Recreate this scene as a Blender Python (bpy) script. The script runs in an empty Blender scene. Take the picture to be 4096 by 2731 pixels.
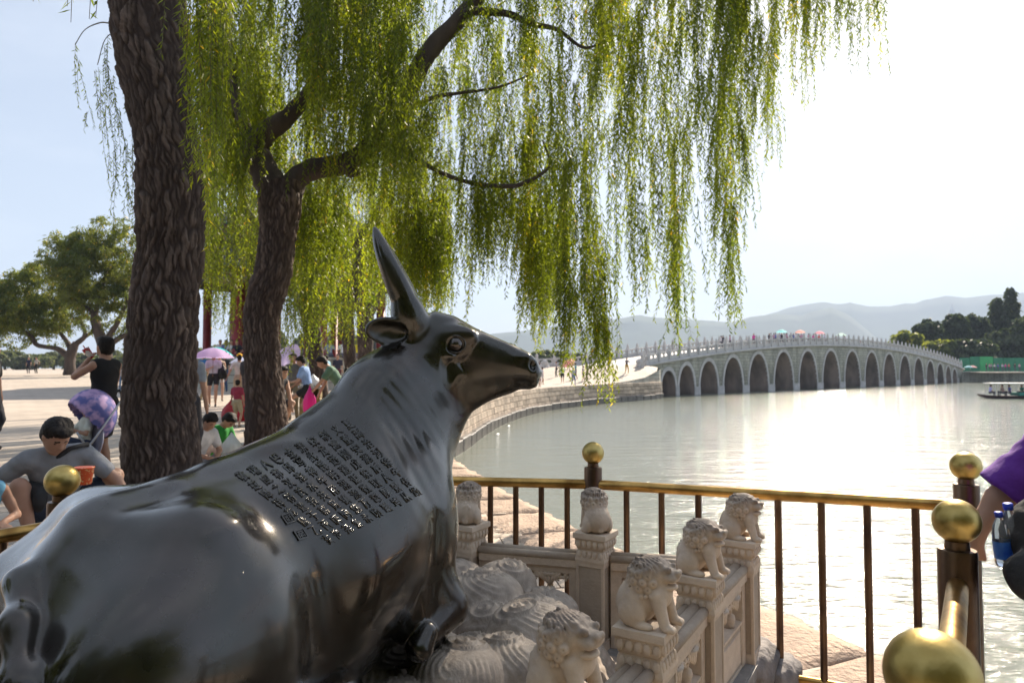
import bpy, bmesh, math, random
import numpy as np
from mathutils import Vector, Matrix
from mathutils.bvhtree import BVHTree
random.seed(7); rng = np.random.default_rng(7)
R = math.radians
scene = bpy.context.scene
COL = scene.collection
# ---------------------------------------------------------------- camera
FPX, CX, CY, HOR, EYE = 2731.0, 2048.0, 1365.5, 1470.0, 1.80
PITCH = math.atan((HOR - CY) / FPX)
cam = bpy.data.cameras.new("camera"); camo = bpy.data.objects.new("camera", cam); COL.objects.link(camo)
cam.sensor_width = 36.0; cam.lens = 36.0 * FPX / 4096.0
camo.location = (0, 0, EYE); camo.rotation_euler = (R(90) + PITCH, 0, 0)
cam.clip_start = 0.05; cam.clip_end = 20000
cam.dof.use_dof = True; cam.dof.focus_distance = 2.75; cam.dof.aperture_fstop = 4.5
scene.camera = camo
# ---------------------------------------------------------------- light
SUN_EL, SUN_AZ = R(37), R(29)          # azimuth clockwise from +Y
world = bpy.data.worlds.new("World"); scene.world = world; world.use_nodes = True
wt = world.node_tree; wn = wt.nodes; wn.clear()
def wnode(t, **k):
    n = wn.new(t)
    for a, v in k.items(): setattr(n, a, v)
    return n
sky = wnode("ShaderNodeTexSky", sky_type='NISHITA', sun_disc=False, sun_elevation=SUN_EL, sun_rotation=SUN_AZ,
            altitude=0.0, air_density=1.0, dust_density=1.3, ozone_density=1.6)
bgn = wnode("ShaderNodeBackground"); bgn.inputs[1].default_value = 0.052
outw = wnode("ShaderNodeOutputWorld")
tc = wnode("ShaderNodeTexCoord"); mp = wnode("ShaderNodeMapping"); mp.inputs['Scale'].default_value = (1.0, 1.0, 3.2)
nz = wnode("ShaderNodeTexNoise"); nz.inputs['Scale'].default_value = 2.1; nz.inputs['Detail'].default_value = 8; nz.inputs['Roughness'].default_value = .55
rp = wnode("ShaderNodeValToRGB"); rp.color_ramp.elements[0].position = .47; rp.color_ramp.elements[1].position = .70
rp.color_ramp.elements[0].color = (.40, .40, .40, 1); rp.color_ramp.elements[1].color = (.75, .75, .75, 1)
sk = wnode("ShaderNodeMixRGB"); sk.inputs[2].default_value = (7.4, 7.9, 8.6, 1)
wt.links.new(tc.outputs['Generated'], mp.inputs[0]); wt.links.new(mp.outputs[0], nz.inputs[0]); wt.links.new(nz.outputs['Fac'], rp.inputs[0])
wt.links.new(rp.outputs[0], sk.inputs[0]); wt.links.new(sky.outputs[0], sk.inputs[1]); wt.links.new(sk.outputs[0], bgn.inputs[0])
wt.links.new(bgn.outputs[0], outw.inputs[0])
sun = bpy.data.lights.new("sun", 'SUN'); suno = bpy.data.objects.new("sun", sun); COL.objects.link(suno)
sun.energy = 5.0; sun.angle = R(0.53); sun.color = (1.0, .87, .70)
sd = Vector((math.sin(SUN_AZ) * math.cos(SUN_EL), math.cos(SUN_AZ) * math.cos(SUN_EL), math.sin(SUN_EL)))
suno.rotation_euler = (-sd).to_track_quat('-Z', 'Y').to_euler()
suno.location = (0, 0, 40)
scene.view_settings.view_transform = 'Standard'; scene.view_settings.look = 'None'
scene.view_settings.gamma = 1.0; scene.view_settings.use_curve_mapping = False
scene.view_settings.exposure = 1.35
scene.cycles.use_denoising = True
scene.cycles.max_bounces = 8; scene.cycles.transparent_max_bounces = 12; scene.cycles.volume_bounces = 0
scene.cycles.sample_clamp_indirect = 6.0; scene.cycles.caustics_reflective = False; scene.cycles.caustics_refractive = False
# ---------------------------------------------------------------- helpers: places
_c, _s = math.cos(PITCH), math.sin(PITCH)
def ray(nx, ny):
    x = (nx - CX) / FPX; y = (CY - ny) / FPX
    d = Vector((x, _c - y * _s, _s + y * _c)); return d / d.y
def W(nx, ny, Y):                       # point of the place seen at (nx, ny), Y metres ahead
    return Vector((0, 0, EYE)) + ray(nx, ny) * Y
def G(nx, ny, z=0.0):                   # where that sight line meets the height z
    d = ray(nx, ny); return Vector((0, 0, EYE)) + d * ((z - EYE) / d.z)
# ---------------------------------------------------------------- helpers: materials
def nt(name):
    m = bpy.data.materials.new(name); m.use_nodes = True
    t = m.node_tree; return m, t, t.nodes["Principled BSDF"]
def setp(b, **k):
    for a, v in k.items():
        a = {'rough': 'Roughness', 'metal': 'Metallic', 'spec': 'Specular IOR Level', 'coat': 'Coat Weight', 'coatr': 'Coat Roughness', 'trans': 'Transmission Weight', 'ior': 'IOR', 'alpha': 'Alpha', 'sheen': 'Sheen Weight'}[a]
        b.inputs[a].default_value = v
def mat(name, c1, c2=None, scale=6.0, rough=.6, bump=0.0, bscale=None, detail=6, stretch=None, lo=.35, hi=.65, var=0.0, coord='Object', metal=0.0, spec=.5, **k):
    m, t, b = nt(name); n = t.nodes; L = t.links
    setp(b, rough=rough, metal=metal, spec=spec, **k)
    c1 = (*c1, 1) if len(c1) == 3 else c1
    if c2 is None: c2 = tuple(x * .8 for x in c1[:3])
    c2 = (*c2, 1) if len(c2) == 3 else c2
    tcn = n.new("ShaderNodeTexCoord"); mpn = n.new("ShaderNodeMapping"); L.new(tcn.outputs[coord], mpn.inputs[0])
    if stretch: mpn.inputs['Scale'].default_value = stretch
    no = n.new("ShaderNodeTexNoise"); no.inputs['Scale'].default_value = scale; no.inputs['Detail'].default_value = detail; L.new(mpn.outputs[0], no.inputs[0])
    r = n.new("ShaderNodeValToRGB"); r.color_ramp.elements[0].position = lo; r.color_ramp.elements[1].position = hi
    r.color_ramp.elements[0].color = c1; r.color_ramp.elements[1].color = c2
    L.new(no.outputs['Fac'], r.inputs[0]); last = r.outputs[0]
    if var:
        oi = n.new("ShaderNodeObjectInfo"); hs = n.new("ShaderNodeHueSaturation"); mr = n.new("ShaderNodeMapRange")
        mr.inputs[3].default_value = 1 - var; mr.inputs[4].default_value = 1 + var
        L.new(oi.outputs['Random'], mr.inputs[0]); L.new(mr.outputs[0], hs.inputs['Value']); L.new(last, hs.inputs['Color']); last = hs.outputs[0]
    L.new(last, b.inputs['Base Color'])
    if bump:
        nb = n.new("ShaderNodeTexNoise"); nb.inputs['Scale'].default_value = bscale or scale * 6; nb.inputs['Detail'].default_value = 5; L.new(mpn.outputs[0], nb.inputs[0])
        bp = n.new("ShaderNodeBump"); bp.inputs['Strength'].default_value = 1; bp.inputs['Distance'].default_value = bump
        L.new(nb.outputs['Fac'], bp.inputs['Height']); L.new(bp.outputs[0], b.inputs['Normal'])
    return m
_cl = {}
def cloth(c, rough=.85):
    k = tuple(round(x, 3) for x in c)
    if k not in _cl: _cl[k] = mat('cloth', c, tuple(x * .72 for x in c), scale=9, rough=rough, bump=.004, bscale=30)
    return _cl[k]
# ---------------------------------------------------------------- helpers: objects
def tag(o, label=None, cat=None, group=None, kind=None):
    if label: o['label'] = label
    if cat: o['category'] = cat
    if group: o['group'] = group
    if kind: o['kind'] = kind
    return o
def empty(name, loc=(0, 0, 0), rz=0.0):
    o = bpy.data.objects.new(name, None); COL.objects.link(o); o.location = loc; o.rotation_euler = (0, 0, rz); o.empty_display_size = .1
    return o
def link(name, me, mats=None, parent=None, loc=None, rot=None):
    o = bpy.data.objects.new(name, me); COL.objects.link(o)
    if mats is not None and not me.materials:
        for m in (mats if isinstance(mats, (list, tuple)) else [mats]): me.materials.append(m)
    if parent: o.parent = parent
    if loc is not None: o.location = loc
    if rot is not None: o.rotation_euler = rot
    return o
def meshnp(name, V, F, smooth=True, mi=None, nrm=None):
    """V (n,3); F (m,k) one polygon size"""
    V = np.ascontiguousarray(V, dtype=np.float32); F = np.ascontiguousarray(F, dtype=np.int32)
    me = bpy.data.meshes.new(name); m, k = F.shape
    me.vertices.add(len(V)); me.vertices.foreach_set('co', V.ravel())
    me.loops.add(m * k); me.loops.foreach_set('vertex_index', F.ravel())
    me.polygons.add(m); me.polygons.foreach_set('loop_start', np.arange(0, m * k, k, dtype=np.int32))
    if smooth: me.polygons.foreach_set('use_smooth', np.ones(m, dtype=bool))
    if mi is not None: me.polygons.foreach_set('material_index', np.asarray(mi, dtype=np.int32))
    me.update(calc_edges=True)
    if nrm is not None: me.normals_split_custom_set_from_vertices(np.asarray(nrm, dtype=np.float32).tolist())
    return me
def bmmesh(name, bm, smooth=False):
    me = bpy.data.meshes.new(name); bm.normal_update(); bm.to_mesh(me); bm.free()
    if smooth: me.polygons.foreach_set('use_smooth', np.ones(len(me.polygons), dtype=bool))
    return me
def smooth_by_angle(me, ang=35):
    me.polygons.foreach_set('use_smooth', np.ones(len(me.polygons), dtype=bool))
    try: me.set_sharp_from_angle(angle=R(ang))
    except Exception: pass
def box(bm, x0, x1, y0, y1, z0, z1, bev=0.0, M=None):
    r = bmesh.ops.create_cube(bm, size=1.0); vs = r['verts']
    for v in vs:
        v.co = Vector(((x0 + x1) / 2 + v.co.x * (x1 - x0), (y0 + y1) / 2 + v.co.y * (y1 - y0), (z0 + z1) / 2 + v.co.z * (z1 - z0)))
    if bev:
        es = list({e for v in vs for e in v.link_edges})
        rr = bmesh.ops.bevel(bm, geom=es, offset=bev, segments=1, profile=.5, affect='EDGES'); vs = list({v for f in rr['faces'] for v in f.verts} | {v for v in vs if v.is_valid})
    if M is not None:
        for v in vs: v.co = M @ v.co
    return vs
def tube(bm, pts, rad, seg=12, cap=True, rough=None):
    """tapered tube along pts"""
    pts = [Vector(p) for p in pts]; n = len(pts)
    rad = [rad] * n if isinstance(rad, (int, float)) else list(rad)
    rings = []; up = None
    for i, p in enumerate(pts):
        d = (pts[min(i + 1, n - 1)] - pts[max(i - 1, 0)]).normalized()
        if up is None:
            up = Vector((0, 0, 1)) if abs(d.z) < .9 else Vector((1, 0, 0))
        a = d.cross(up).normalized(); b = a.cross(d).normalized(); up = b
        ring = []
        for k in range(seg):
            t = 2 * math.pi * k / seg; r = rad[i] * (1 + (rough(i, k) if rough else 0))
            ring.append(bm.verts.new(p + a * math.cos(t) * r + b * math.sin(t) * r))
        rings.append(ring)
    for i in range(n - 1):
        for k in range(seg):
            bm.faces.new((rings[i][k], rings[i][(k + 1) % seg], rings[i + 1][(k + 1) % seg], rings[i + 1][k]))
    if cap:
        bm.faces.new(list(reversed(rings[0]))) ; bm.faces.new(rings[-1])
    return rings
def lathe(bm, prof, seg=20, M=None, cap=True):
    """prof: list of (r, z) bottom to top"""
    rings = []
    for r, z in prof:
        rg = []
        for k in range(seg):
            t = 2 * math.pi * k / seg; co = Vector((r * math.cos(t), r * math.sin(t), z))
            rg.append(bm.verts.new(M @ co if M is not None else co))
        rings.append(rg)
    for i in range(len(rings) - 1):
        for k in range(seg):
            bm.faces.new((rings[i][k], rings[i][(k + 1) % seg], rings[i + 1][(k + 1) % seg], rings[i + 1][k]))
    if cap: bm.faces.new(list(reversed(rings[0]))); bm.faces.new(rings[-1])
def loftsq(bm, secs, M=None):
    """secs: list of (half_x, half_y, z): a stack of rectangles"""
    rings = []
    for hx, hy, z in secs:
        rg = [Vector((-hx, -hy, z)), Vector((hx, -hy, z)), Vector((hx, hy, z)), Vector((-hx, hy, z))]
        rings.append([bm.verts.new(M @ c if M is not None else c) for c in rg])
    for i in range(len(rings) - 1):
        for k in range(4):
            bm.faces.new((rings[i][k], rings[i][(k + 1) % 4], rings[i + 1][(k + 1) % 4], rings[i + 1][k]))
    bm.faces.new(list(reversed(rings[0]))); bm.faces.new(rings[-1])
def rotz(a): return Matrix.Rotation(a, 4, 'Z')
def catmull(P, n):
    P = [np.array(p, float) for p in P]; P = [2 * P[0] - P[1]] + P + [2 * P[-1] - P[-2]]; out = []
    for i in range(1, len(P) - 2):
        for j in range(n):
            t = j / n; a, b, c, d = P[i - 1:i + 3]
            out.append(.5 * ((2 * b) + (c - a) * t + (2 * a - 5 * b + 4 * c - d) * t * t + (3 * b - a - 3 * c + d) * t ** 3))
    out.append(P[-2]); return out
# ---------------------------------------------------------------- helpers: solid modelling on a grid (smooth unions of tapered limbs)
class Cap:
    def __init__(s, a, b, ra, rb=None, k=.03, lab=0, op='+', sq=None):
        s.a = np.array(a, float); s.b = np.array(b, float); s.ra = ra; s.rb = ra if rb is None else rb; s.k = k; s.lab = lab; s.op = op
        m = max(s.ra, s.rb); s.lo = np.minimum(s.a, s.b) - m; s.hi = np.maximum(s.a, s.b) + m
    def d(s, P):
        ba = s.b - s.a; pa = P - s.a; t = np.clip((pa @ ba) / max(ba @ ba, 1e-12), 0, 1)[..., None]
        return np.linalg.norm(pa - t * ba, axis=-1) - (s.ra + (s.rb - s.ra) * t[..., 0])
class Ell:
    def __init__(s, c, r, k=.03, lab=0, op='+', M=None):
        s.c = np.array(c, float); s.r = np.array(r, float); s.k = k; s.lab = lab; s.op = op
        s.M = np.array(M, float) if M is not None else None     # rows = local axes
        m = s.r.max() if s.M is not None else s.r; s.lo = s.c - m; s.hi = s.c + m
    def d(s, P):
        q = P - s.c
        if s.M is not None: q = q @ s.M.T
        k0 = np.linalg.norm(q / s.r, axis=-1); k1 = np.linalg.norm(q / (s.r * s.r), axis=-1)
        return k0 * (k0 - 1) / np.maximum(k1, 1e-9)
class Fn:
    def __init__(s, f, lo, hi, k=.03, lab=0, op='+'):
        s.d = f; s.lo = np.array(lo, float); s.hi = np.array(hi, float); s.k = k; s.lab = lab; s.op = op
def smin(a, b, k):
    h = np.clip(.5 + .5 * (b - a) / k, 0, 1); return b + (a - b) * h - k * h * (1 - h)
def field(prims, lo, hi, h, post=None):
    n = np.ceil((hi - lo) / h).astype(int) + 1
    F = np.full(n, 1.0, dtype=np.float32)
    ax = [lo[i] + h * np.arange(n[i]) for i in range(3)]
    for p in prims:
        m = max(p.k * 1.5, 3 * h) + .02
        i0 = np.clip(np.floor((p.lo - m - lo) / h).astype(int), 0, n - 1); i1 = np.clip(np.ceil((p.hi + m - lo) / h).astype(int) + 1, 1, n)
        if (i1 <= i0).any(): continue
        sl = tuple(slice(a, b) for a, b in zip(i0, i1))
        P = np.stack(np.meshgrid(*[ax[i][sl[i]] for i in range(3)], indexing='ij'), -1)
        d = p.d(P); f = F[sl]
        if not np.isfinite(d).all(): print('NAN', prims.index(p), getattr(p,'r',None)); d = np.nan_to_num(d, nan=1.0)
        if p.op == '+': F[sl] = smin(f, d, max(p.k, 1e-4))
        else: F[sl] = -smin(-f, d, max(p.k, 1e-4))
    return F
def nets(F, lo, h):
    S = F < 0; nx, ny, nz = F.shape
    c = np.zeros((nx - 1, ny - 1, nz - 1), dtype=np.int8)
    for a in (0, 1):
        for b in (0, 1):
            for d in (0, 1): c += S[a:nx - 1 + a, b:ny - 1 + b, d:nz - 1 + d]
    act = (c > 0) & (c < 8); idx = -np.ones(act.shape, dtype=np.int64); I = np.argwhere(act); idx[act] = np.arange(len(I))
    acc = np.zeros((len(I), 3)); cnt = np.zeros(len(I))
    cor = [(a, b, d) for a in (0, 1) for b in (0, 1) for d in (0, 1)]
    for u in cor:
        for ax in range(3):
            if u[ax] == 0:
                v = list(u); v[ax] = 1
                f0 = F[I[:, 0] + u[0], I[:, 1] + u[1], I[:, 2] + u[2]]; f1 = F[I[:, 0] + v[0], I[:, 1] + v[1], I[:, 2] + v[2]]
                m = (f0 < 0) != (f1 < 0); t = np.where(m, f0 / np.where(m, f0 - f1, 1), 0)
                p = np.array(u, float) + np.zeros((len(I), 3)); p[:, ax] += t
                acc[m] += p[m]; cnt[m] += 1
    V = lo + h * (I + acc / cnt[:, None])
    Q = []
    for ax in range(3):
        o1, o2 = [(1, 2), (2, 0), (0, 1)][ax]
        A = [slice(None)] * 3; B = [slice(None)] * 3; A[ax] = slice(0, -1); B[ax] = slice(1, None)
        s0 = S[tuple(A)]; s1 = S[tuple(B)]; E = np.argwhere(s0 != s1)
        E = E[(E[:, o1] > 0) & (E[:, o2] > 0) & (E[:, o1] < F.shape[o1] - 1) & (E[:, o2] < F.shape[o2] - 1)]
        if not len(E): continue
        def g(d1, d2):
            e = E.copy(); e[:, o1] -= d1; e[:, o2] -= d2; return idx[e[:, 0], e[:, 1], e[:, 2]]
        q = np.stack([g(1, 1), g(0, 1), g(0, 0), g(1, 0)], 1)
        fl = ~s0[E[:, 0], E[:, 1], E[:, 2]]; q[fl] = q[fl][:, ::-1]; Q.append(q)
    return V, np.concatenate(Q)
def trilin(F, lo, h, P):
    g = (P - lo) / h; n = np.array(F.shape); g = np.clip(g, 0, n - 1.001); i = g.astype(int); f = g - i; r = 0
    for a in (0, 1):
        for b in (0, 1):
            for c in (0, 1):
                w = (f[:, 0] if a else 1 - f[:, 0]) * (f[:, 1] if b else 1 - f[:, 1]) * (f[:, 2] if c else 1 - f[:, 2])
                r = r + w * F[i[:, 0] + a, i[:, 1] + b, i[:, 2] + c]
    return r
def sdfgrad(F, lo, h, P, e=1.0):
    g = np.stack([trilin(F, lo, h, P + np.eye(3)[i] * h * e) - trilin(F, lo, h, P - np.eye(3)[i] * h * e) for i in range(3)], 1)
    return g / np.maximum(np.linalg.norm(g, axis=1), 1e-9)[:, None]
def solid(name, prims, h, post=None, labels=False, normals=False, cut=None):
    lo = np.min([p.lo for p in prims if p.op == '+'], axis=0) - 3 * h; hi = np.max([p.hi for p in prims if p.op == '+'], axis=0) + 3 * h
    F = field(prims, lo, hi, h)
    if post is not None:
        ax = [lo[i] + h * np.arange(F.shape[i]) for i in range(3)]
        F = post(F, ax, lo, h)
    for i in range(3):                        # close at the border
        s = [slice(None)] * 3; s[i] = 0; F[tuple(s)] = np.maximum(F[tuple(s)], h); s[i] = -1; F[tuple(s)] = np.maximum(F[tuple(s)], h)
    V, Q = nets(F, lo, h)
    for _ in range(2):
        g = sdfgrad(F, lo, h, V); d = trilin(F, lo, h, V)
        V = V - np.clip(d, -h * .5, h * .5)[:, None] * g * .8
    mi = None
    if labels:
        C = V[Q].mean(1); D = np.stack([p.d(C) for p in prims if p.op == '+'], 1); lb = np.array([p.lab for p in prims if p.op == '+'])
        mi = lb[D.argmin(1)]
    return meshnp(name, V, Q, True, mi, sdfgrad(F, lo, h, V) if normals else None)
# ================================================================ ground, water, wall
WZ, PZ = -1.07, 0.47                     # water level, promenade level (the low terrace is 0)
BA = Vector((14.46, 68.2, 0)); BL = 1.5007; BD = Vector((1.119, 1.0, 0)) / BL; BN = Vector((-BD.y, BD.x, 0)); BW = 8.0
def btn(x, y):
    dx, dy = x - BA.x, y - BA.y; return (dx * BD.x + dy * BD.y) / BL, dx * BN.x + dy * BN.y
def deckz(t):
    s = (t - 31.3) / 31.3; return 5.08 - 2.7 * s * s
def sst(x): x = min(1, max(0, x)); return x * x * (3 - 2 * x)
def gz(x, y):
    z = PZ + .0135 * max(0.0, min(y, 64) - 10) * sst((-x - 2) / 9)
    t, n = btn(x, y)
    r = sst((t + 14) / 11.8) * sst((n + 5) / 4.5) * sst((17 - n) / 6) * 1.5
    return z + r
EDGE = [(-44, -2.2), (-6, -2.6), (2, -3.0), (5, -3.2), (7.4, -3.7), (12.3, -4.72), (16.5, -5.1), (19.5, -4.5), (21.5, -3.2), (23, -2.3), (24.5, -1.95), (36, -.63), (42.8, 1.0),
        (47.2, 2.73), (53, 5.78), (57.6, 8.86), (61.7, 12.1), (65.6, 14.3), (72, 10.6), (78, 6), (84, 0), (92, -8), (140, -34), (420, -120)]
def edgex(y):
    return float(np.interp(y, [e[0] for e in EDGE], [e[1] for e in EDGE]))
m_plaza = mat('paving_plain', (.38, .34, .30), (.30, .27, .24), scale=.9, rough=.85, bump=.012, bscale=9, coord='Object')
def plaza_mat():
    m, t, b = nt('paving'); n = t.nodes; L = t.links; setp(b, rough=.8)
    tcn = n.new("ShaderNodeTexCoord"); mpn = n.new("ShaderNodeMapping"); mpn.inputs['Rotation'].default_value = (0, 0, .15); L.new(tcn.outputs['Object'], mpn.inputs[0])
    br = n.new("ShaderNodeTexBrick"); br.inputs['Scale'].default_value = 1.0; br.inputs['Brick Width'].default_value = .62; br.inputs['Row Height'].default_value = .31
    br.inputs['Mortar Size'].default_value = .008; br.inputs['Mortar Smooth'].default_value = .3
    br.inputs['Color1'].default_value = (.50, .42, .34, 1); br.inputs['Color2'].default_value = (.42, .35, .285, 1); br.inputs['Mortar'].default_value = (.16, .14, .12, 1)
    L.new(mpn.outputs[0], br.inputs['Vector'])
    no = n.new("ShaderNodeTexNoise"); no.inputs['Scale'].default_value = .7; no.inputs['Detail'].default_value = 8; L.new(tcn.outputs['Object'], no.inputs[0])
    mx = n.new("ShaderNodeMixRGB"); mx.blend_type = 'MULTIPLY'; mx.inputs[0].default_value = .5; L.new(br.outputs[0], mx.inputs[1]); L.new(no.outputs['Fac'], mx.inputs[2])
    mr = n.new("ShaderNodeMixRGB"); mr.blend_type = 'ADD'; mr.inputs[0].default_value = .12; L.new(mx.outputs[0], mr.inputs[1]); mr.inputs[2].default_value = (.5, .46, .42, 1)
    L.new(mr.outputs[0], b.inputs['Base Color'])
    n2 = n.new("ShaderNodeTexNoise"); n2.inputs['Scale'].default_value = 14; n2.inputs['Detail'].default_value = 4; L.new(tcn.outputs['Object'], n2.inputs[0])
    ad = n.new("ShaderNodeMath"); ad.operation = 'MULTIPLY_ADD'; ad.inputs[1].default_value = -1.0; L.new(br.outputs['Fac'], ad.inputs[0]); L.new(n2.outputs['Fac'], ad.inputs[2])
    bp = n.new("ShaderNodeBump"); bp.inputs['Distance'].default_value = .008; L.new(ad.outputs[0], bp.inputs['Height']); L.new(bp.outputs[0], b.inputs['Normal'])
    return m
m_pave = plaza_mat()
def sheet(name, ys, xl, xr, zf, nx, m, kind='structure', grade=1.0):
    V = []; F = []
    for y in ys:
        a, b = xl(y), xr(y)
        for i in range(nx):
            u = (i / (nx - 1)); u = 1 - (1 - u) ** grade if grade != 1 else u
            x = a + (b - a) * u; V.append((x, y, zf(x, y)))
    for j in range(len(ys) - 1):
        for i in range(nx - 1):
            k = j * nx + i; F.append((k, k + 1, k + nx + 1, k + nx))
    o = link(name, meshnp(name, V, F), m); tag(o, kind=kind); return o
ys = list(np.arange(-44, 24, 1.0)) + list(np.arange(24, 92, 1.5)) + [92, 100, 120, 140, 200, 300, 420]
sheet('plaza_pavement', ys, lambda y: -60 - max(0, y) * 1.6, edgex, gz, 60, m_pave, grade=2.6)
# terrace by the water
TE = [(-44, 40), (-14, 13.5), (0, 5.0), (3.0, 3.05), (4.3, 2.41), (4.72, 2.2), (5.02, 2.05), (5.25, 1.94), (6.97, 1.06), (7.85, .745), (8.6, .456), (10.2, -.11), (13.65, -1.16), (18, -1.75), (24.5, -1.95)]
def tex_(y): return float(np.interp(y, [e[0] for e in TE], [e[1] for e in TE]))
m_dark = mat('mortar', (.13, .11, .095), (.09, .08, .07), rough=.95)
sheet('terrace_bed', list(np.arange(-14, 24.6, .5)), lambda y: edgex(y) - .3, lambda y: tex_(y) - .06, lambda x, y: -.03, 12, m_dark)
# paving slabs of the terrace, each a piece
m_slab = mat('slab', (.46, .38, .31), (.34, .28, .23), scale=3, rough=.8, bump=.006, bscale=22, var=.18)
me = bmmesh('slab', (lambda bm: (box(bm, -.5, .5, -.5, .5, -.5, .5, .03), bm)[1])(bmesh.new())); me.materials.append(m_slab)
tp = empty('terrace_pavement'); tag(tp, kind='structure')
FA = Vector((.567, .824, 0)).normalized(); cnt = 0
rr = random.Random(3)
ca, sa = math.cos(.16), math.sin(.16)
for j in range(-2, 46):
    for i in range(-30, 30):
        w_, h_ = .52, .29
        lx = (i + (.5 if j % 2 else 0)) * w_; ly = 2.2 + j * h_
        x = lx * ca - ly * sa; y = lx * sa + ly * ca
        if y < 3.2 or y > 16 or x > tex_(y) - .62 or x < edgex(y) + .1: continue
        u = x / max(y, .1)
        if u < -.13 and y < 6.5: continue                    # behind the statue, never seen
        if u < -.20: continue
        if u > .8: continue
        if cnt > 290: continue
        o = link('slab', me, None, tp, (x, y, -.028 + rr.uniform(-.003, .003)), (rr.uniform(-.006, .006), rr.uniform(-.006, .006), .16)); o.scale = (w_ - .012, h_ - .012, .056); cnt += 1
m_slabsheet = m_pave
sheet('terrace_floor', list(np.arange(-40, 24.6, .5)), lambda y: edgex(y) - .2, lambda y: tex_(y) - .5, lambda x, y: -.022, 12, m_slabsheet)
# rough coping stones along the water edge
m_cop = mat('coping_stone', (.50, .37, .28), (.29, .215, .17), scale=5, rough=.9, bump=.03, bscale=28, var=.12, lo=.3, hi=.7)
cw = empty('terrace_edge', (0, 0, 0)); tag(cw, 'low waterside edge of rough reddish coping stones beyond the brass rail', 'stone edging')
arc = []; yy = -9.0
while yy < 24: arc.append(Vector((tex_(yy), yy, 0))); yy += .05
acc = 0; last = 0; start = 0; cs = []
for i in range(1, len(arc)):
    acc += (arc[i] - arc[i - 1]).length
    if acc > 1.15 + .35 * math.sin(i * 1.7): cs.append((start, i)); start = i; acc = 0
for (a, b) in cs:
    p, q = arc[a], arc[b]; d = (q - p).normalized(); nrm = Vector((-d.y, d.x, 0)); L_ = (q - p).length
    bm = bmesh.new(); nxs, nys = 9, 7; vs = [[None] * nys for _ in range(nxs)]; ins = rr.uniform(.9, 1.05)
    for i in range(nxs):
        k = a + (b - a) * i / (nxs - 1); pk = arc[int(k)]
        for j in range(nys):
            e = j / (nys - 1); v = pk + nrm * (e * ins) ; edge = (i in (0, nxs - 1)) or (j in (0, nys - 1))
            if i == 0: v = v + d * .012
            if i == nxs - 1: v = v - d * .012
            v.z = .012 + rr.uniform(-.012, .012) - (.03 if edge else 0)
            if j == 0: v += nrm * rr.uniform(-.03, .05)
            vs[i][j] = bm.verts.new(v)
    for i in range(nxs - 1):
        for j in range(nys - 1): bm.faces.new((vs[i][j], vs[i + 1][j], vs[i + 1][j + 1], vs[i][j + 1]))
    rim = [vs[i][0] for i in range(nxs)] + [vs[nxs - 1][j] for j in range(1, nys)] + [vs[i][nys - 1] for i in range(nxs - 2, -1, -1)] + [vs[0][j] for j in range(nys - 2, 0, -1)]
    low = [bm.verts.new(v.co + Vector((0, 0, -.34 - v.co.z))) for v in rim]
    for i in range(len(rim)): bm.faces.new((rim[i], low[i], low[(i + 1) % len(rim)], rim[(i + 1) % len(rim)]))
    link('coping_stone', bmmesh('coping_stone', bm, True), m_cop, cw)
# quay face under the terrace edge
m_wet = mat('wet_stone', (.13, .115, .10), (.06, .055, .05), scale=3, rough=.45, bump=.02, bscale=14, var=.25)
V = []; F = []
for i in range(0, len(arc), 4): V += [(arc[i].x - .1, arc[i].y, -.3), (arc[i].x - .06, arc[i].y, -1.6)]
for i in range(len(V) // 2 - 1): F.append((2 * i, 2 * i + 1, 2 * i + 3, 2 * i + 2))
tag(link('quay_face', meshnp('quay_face', V, F), m_wet), kind='structure')
# kerb between terrace and promenade: long stones
m_kerb = mat('kerb_stone', (.32, .30, .28), (.22, .20, .19), scale=4, rough=.85, bump=.01, bscale=25, var=.15)
kb = empty('promenade_kerb'); tag(kb, 'long grey stone kerb step between promenade and terrace, people sitting on it', 'kerb')
karc = [Vector((edgex(y), y, 0)) for y in np.arange(-5, 23.4, .05)]
acc = 0; start = 0
for i in range(1, len(karc)):
    acc += (karc[i] - karc[i - 1]).length
    if acc > 1.0:
        p, q = karc[start], karc[i]; d = (q - p).normalized(); ang = math.atan2(d.y, d.x)
        bm = bmesh.new(); L_ = (q - p).length; box(bm, .006, L_ - .006, 0, .34, PZ - .16, PZ + .012, .015); box(bm, .01, L_ - .01, .02, .34, -.1, PZ - .165, .01)
        link('kerb_stone', bmmesh('kerb_stone', bm), m_kerb, kb, (p.x, p.y, 0), (0, 0, ang)); start = i; acc = 0
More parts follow.
